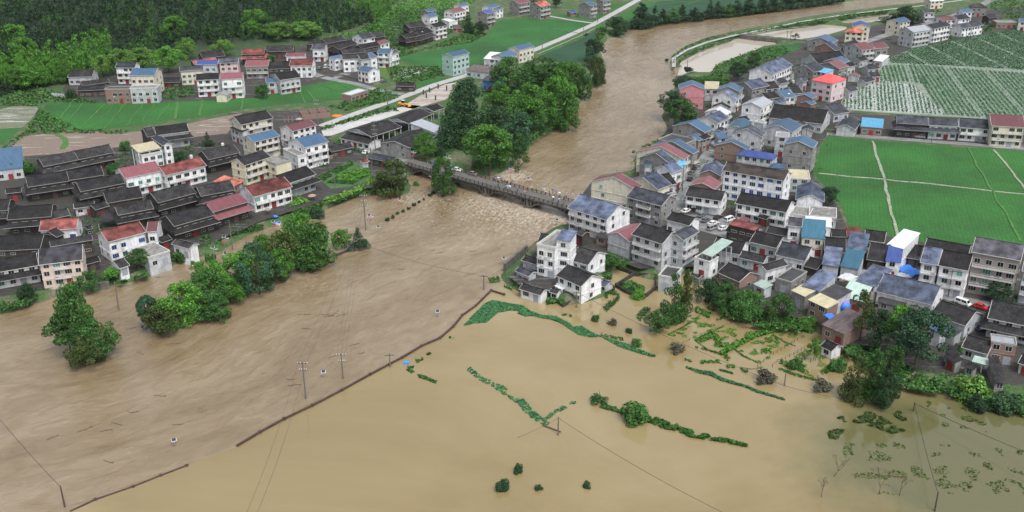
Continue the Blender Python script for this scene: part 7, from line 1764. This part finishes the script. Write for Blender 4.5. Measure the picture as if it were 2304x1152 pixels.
# ------------------------------------------------------------------ other things
def tarp(view, x, y, s, zz, mat, label, name="tarpaulin", cat="tarpaulin", seed=1):
    p = G(*px(view, x, y), zz); rng = np.random.default_rng(seed); m = MB(); k = 10; H_ = {}
    for i in range(k+1):
        for j in range(k+1): H_[i, j] = (s*(i/k-0.5)+rng.normal()*s*0.03, s*0.8*(j/k-0.5)+rng.normal()*s*0.03, 0.05*s*(1-((i/k-0.5)**2+(j/k-0.5)**2)*3)+rng.random()*0.06*s)
    for i in range(k):
        for j in range(k): m.quad(H_[i, j], H_[i+1, j], H_[i+1, j+1], H_[i, j+1])
    rim_ = [H_[i, 0] for i in range(k+1)]+[H_[k, j] for j in range(1, k+1)]+[H_[i, k] for i in range(k-1, -1, -1)]+[H_[0, j] for j in range(k-1, 0, -1)]
    for i in range(len(rim_)):
        a, b2 = rim_[i], rim_[(i+1) % len(rim_)]; m.quad(a, b2, (b2[0], b2[1], -0.5), (a[0], a[1], -0.5))
    o = m.build(name, mat); o.location = p; o.rotation_euler.z = seed; o.scale.z = 0.55; tag(o, label, cat)
tarp('T7', 1060, 520, 7.5, LAND+0.6, M['bluecloth'], "crumpled blue and white tarpaulin beside balcony terrace", seed=2)
tarp('T7', 1000, 570, 4.5, LAND+0.5, M['tank'], "white sheeting next to the crumpled blue tarpaulin", seed=3)
tarp('T8', 350, 290, 4.5, LAND+3.6, M['bluecloth'], "torn bright blue tarpaulin on the rusty roof, large piece", seed=4)
tarp('T8', 215, 150, 3.2, LAND+4.0, M['bluecloth'], "torn blue tarpaulin strip on rusty roof, upper piece", seed=5)
tarp('T8', 235, 225, 1.8, LAND+3.6, M['bluecloth'], "small blue tarpaulin scrap on the rusty roof", seed=6)
tarp('T7', 400, 590, 5.0, LAND+4.6, M['tank'], "white and brown sheeting below the teal roof", seed=7)
tarp('T8', 1820, 250, 5.5, LAND+0.6, M['panel'], "heap of black plastic sheeting between ribbed roofs", seed=8)
tarp('T8', 1170, 840, 3.2, 0.8, M['tank'], "pale grey rubbish heap by crumbling red wall", "rubbish_heap", "rubbish", seed=9)
tarp('T4', 940, 960, 3.5, 0.2, M['panel'], "black covered woodpile at flooded white house", "woodpile", "woodpile", seed=10)
# spotted blue ball tank
p = G(*px('T7', 362, 900), LAND+2.2); root = empty("gas_balloon", p, 0, "round blue spotted ball beside pale green canopy", "ball")
bm = bmesh.new(); bmesh.ops.create_uvsphere(bm, u_segments=20, v_segments=12, radius=1.8); me = bpy.data.meshes.new("ball"); bm.to_mesh(me); bm.free(); me.materials.append(CP['blue']); 
bb = link("ball", me, root); me.materials[0] = M['bluecloth']
for i in range(26):
    rnd = random.Random(i); a = rnd.uniform(0, 6.28); e = rnd.uniform(-0.4, 1.4); d_ = Vector((math.cos(a)*math.cos(e), math.sin(a)*math.cos(e), math.sin(e))); m = MB(); m.tube(d_*1.76, d_*1.84, 0.2, 0.2, 7); m.build("spot", CLO['pink'], bb)
# barrel roofed courtyard shelter and basketball stand
p = G(*px('T1', 1180, 560), LAND); root = empty("arched_shelter", p, 0.25, "dark barrel roofed shelter in the grey courtyard", "shelter"); m = MB(); k = 10
for i in range(k):
    a0, a1 = math.pi*i/k, math.pi*(i+1)/k
    m.prism([(-3.5*math.cos(a0), 0, 2.6+1.3*math.sin(a0)), (-3.5*math.cos(a1), 0, 2.6+1.3*math.sin(a1)), (-3.5*math.cos(a1), 0, 2.75+1.3*math.sin(a1)), (-3.5*math.cos(a0), 0, 2.75+1.3*math.sin(a0))], (0, 7, 0))
m.build("roof", ROOFS['dark'], root)
for sx in (-3.3, 3.3):
    for yy in (0.2, 6.8): m = MB(); m.box(sx-0.12, yy-0.12, -0.5, sx+0.12, yy+0.12, 2.6); m.build("post", M['trimdark'], root)
p = G(*px('T1', 905, 470), LAND); root = empty("basketball_stand", p, 0.1, "basketball stand with white backboard in courtyard", "basketball hoop")
m = MB(); m.tube((0, 0, 0), (0, 0, 3.0), 0.09, 0.09, 6); m.build("post", M['steel'], root); m = MB(); m.box(-0.9, -0.7, 2.7, 0.9, -0.63, 3.8); m.build("backboard", M['porcelain'], root); m = MB(); m.tube((0, -0.95, 2.95), (0, -0.95, 2.99), 0.23, 0.23, 10); m.build("rim", M['lantern'], root)
# unfinished brick rooms by the road
p = G(*px('S2', 1480, 300), LAND); root = empty("unfinished_building", p, 0.35, "roofless unfinished brick rooms beside the muddy lane", "building site")
for i in range(4):
    m = MB(); m.box(-7+i*4.6, -4, -0.5, -6.7+i*4.6, 4, 3.2); m.build("wall", WALLS['brick'], root)
for yy in (-4.3, 0, 4.0):
    m = MB(); m.box(-7, yy, -0.5, 7.1, yy+0.28, 2.6 if yy < 0 else 3.1); m.build("wall", WALLS['brick'], root)
for i in range(6):
    m = MB(); m.box(-16+i*1.9, -6, -0.5, -15.6+i*1.9, -5.6, 3.0); m.build("pillar", WALLS['brick'], root)
for i, (vx, vy) in enumerate([(735, 1010), (800, 985), (893, 945), (985, 965), (765, 1045), (865, 1070)]):
    m = MB(); m.box(-0.35, -0.35, -0.3, 0.35, 0.35, 2.6); o = m.build("concrete_stub", M['dark'], None); o.location = G(*px('R3', vx, vy+12), LAND); tag(o, "dark concrete column stub on the rubble lot", "column stub", "column stubs on the rubble lot")
tarp('S2', 1720, 290, 5.0, LAND+0.1, CLO['orange'], "orange heap of building sand by unfinished rooms", "sand_heap", "sand heap", seed=12)
for vw, x, y, s_, lb in (('S2', 1310, 335, 3.2, "greenish parasol roof by unfinished rooms"), ('T2', 1450, 445, 3.0, "worn reddish parasol on the bank terrace"), ('T2', 975, 595, 2.2, "small worn parasol at long white bank house")):
    p = G(*px(vw, x, y), LAND+1.5); root = empty("parasol", (p.x, p.y, LAND), 0, lb, "parasol"); m = MB(); m.tube((0, 0, 0), (0, 0, 2.3), 0.05, 0.05, 5); m.build("pole", M['steel'], root); m = MB(); m.tube((0, 0, 2.0), (0, 0, 2.7), s_*0.55, 0.06, 12); m.build("canopy", M['rubble'] if 'redd' in lb or 'worn' in lb else M['trimdark'], root)
# rooftop water tanks
for vw, x, y, zz, lb in (('S2', 485, 600, LAND+7.6, "white water tank on dark timber house near yellow one"), ('S2', 145, 730, LAND+7.8, "white water tank behind the mottled red roof"), ('S5', 1702, 300, LAND+7.0, "white water tank on white house with blue roof"), ('R5', 1368, 880, LAND+3.0, "white tank by the apartment block corner"), ('R3', 720, 350, LAND+7, "white tank on tiered timber cluster")):
    p = G(*px(vw, x, y), zz); m = MB(); m.tube((0, 0, -2.5), (0, 0, -0.9), 0.1, 0.1, 5); m.tube((0, 0, -0.9), (0, 0, 0.5), 0.65, 0.65, 14); m.tube((0, 0, 0.5), (0, 0, 0.75), 0.65, 0.25, 14); o = m.build("water_tank", M['tank']); o.location = p; tag(o, lb, "water tank")
# upper dyke stairs and small white sheets, floating crate
m = MB(); m.box(-0.9, -0.5, -0.2, 0.9, 0.5, 0.35); o = m.build("floating_crate", M['bluecloth']); o.location = G(915, 817, 0); tag(o, "small blue crate floating below the flood wall", "crate")
m = MB(); m.tube((-2.6, 0, 0.05), (2.6, 0.4, 0.12), 0.28, 0.2, 7); o = m.build("floating_beam", M['bark']); o.location = G(1240, 966, 0); o.rotation_euler.z = -0.7; tag(o, "dark beam floating at foot of dark water pole", "beam")

# drifting sticks and scraps in the current
for i, (vw, x, y, L) in enumerate([('W4', 515, 495, 2.6), ('W4', 755, 365, 3.2), ('W4', 830, 452, 1.8), ('W4', 235, 190, 3), ('W4', 110, 795, 3.5), ('W4', 60, 735, 2.5), ('W4', 560, 25, 4.5), ('W4', 600, 45, 3.5), ('W4', 470, 50, 3.0), ('W7', 1105, 905, 3.2), ('W7', 1020, 880, 2), ('W7', 1250, 720, 3.5), ('W7', 1340, 610, 2.2), ('W7', 1460, 890, 2.5), ('W7', 680, 1080, 2.6),
        ('T3', 1410, 855, 2.5), ('T3', 1860, 1030, 4.0), ('T3', 1530, 1130, 1.8), ('T3', 1710, 305, 1.2), ('W3', 1850, 900, 4), ('W3', 2100, 910, 4.5), ('W3', 2000, 510, 2.2), ('P', 190, 965, 4), ('P', 240, 968, 3), ('P', 262, 955, 3.5), ('P', 360, 890, 3.5), ('P', 300, 925, 3), ('P', 120, 985, 3), ('P', 245, 1038, 3.2), ('P', 400, 955, 2.8)]):
    rng = np.random.default_rng(i); m = MB(); a = Vector((-L/2, 0, 0.03))
    for k in range(5):
        b2 = a+Vector((L/5, rng.normal()*0.18, 0)); m.tube(a, b2, 0.10, 0.07, 5)
        if k in (1, 3): m.tube(b2, b2+Vector((0.5, rng.normal()*0.6, 0.08)), 0.06, 0.03, 5)
        a = b2
    o = m.build("driftwood", M['bark']); o.location = G(*px(vw, x, y), 0.0); o.rotation_euler.z = rng.normal()*0.5+0.2; tag(o, "dark driftwood stick drifting in the brown current", "driftwood", "driftwood in the river")
# ------------------------------------------------------------------ air
bm = bmesh.new(); bmesh.ops.create_cube(bm, size=1.0); me = bpy.data.meshes.new("haze"); bm.to_mesh(me); bm.free()
hzm = bpy.data.materials.new("haze_air"); hzm.use_nodes = True; n_ = hzm.node_tree; n_.nodes.clear()
vo = n_.nodes.new("ShaderNodeVolumePrincipled"); vo.inputs["Color"].default_value = (0.85, 0.90, 1.0, 1); vo.inputs["Density"].default_value = 0.000022; vo.inputs["Anisotropy"].default_value = 0.1
oo = n_.nodes.new("ShaderNodeOutputMaterial"); n_.links.new(vo.outputs[0], oo.inputs["Volume"])
me.materials.append(hzm); ho = link("haze", me); ho.scale = (12600, 12600, 155.0); ho.location = (0, 3000, 72.5); tag(ho, kind='stuff', label="thin pale air over the whole valley", cat="haze")
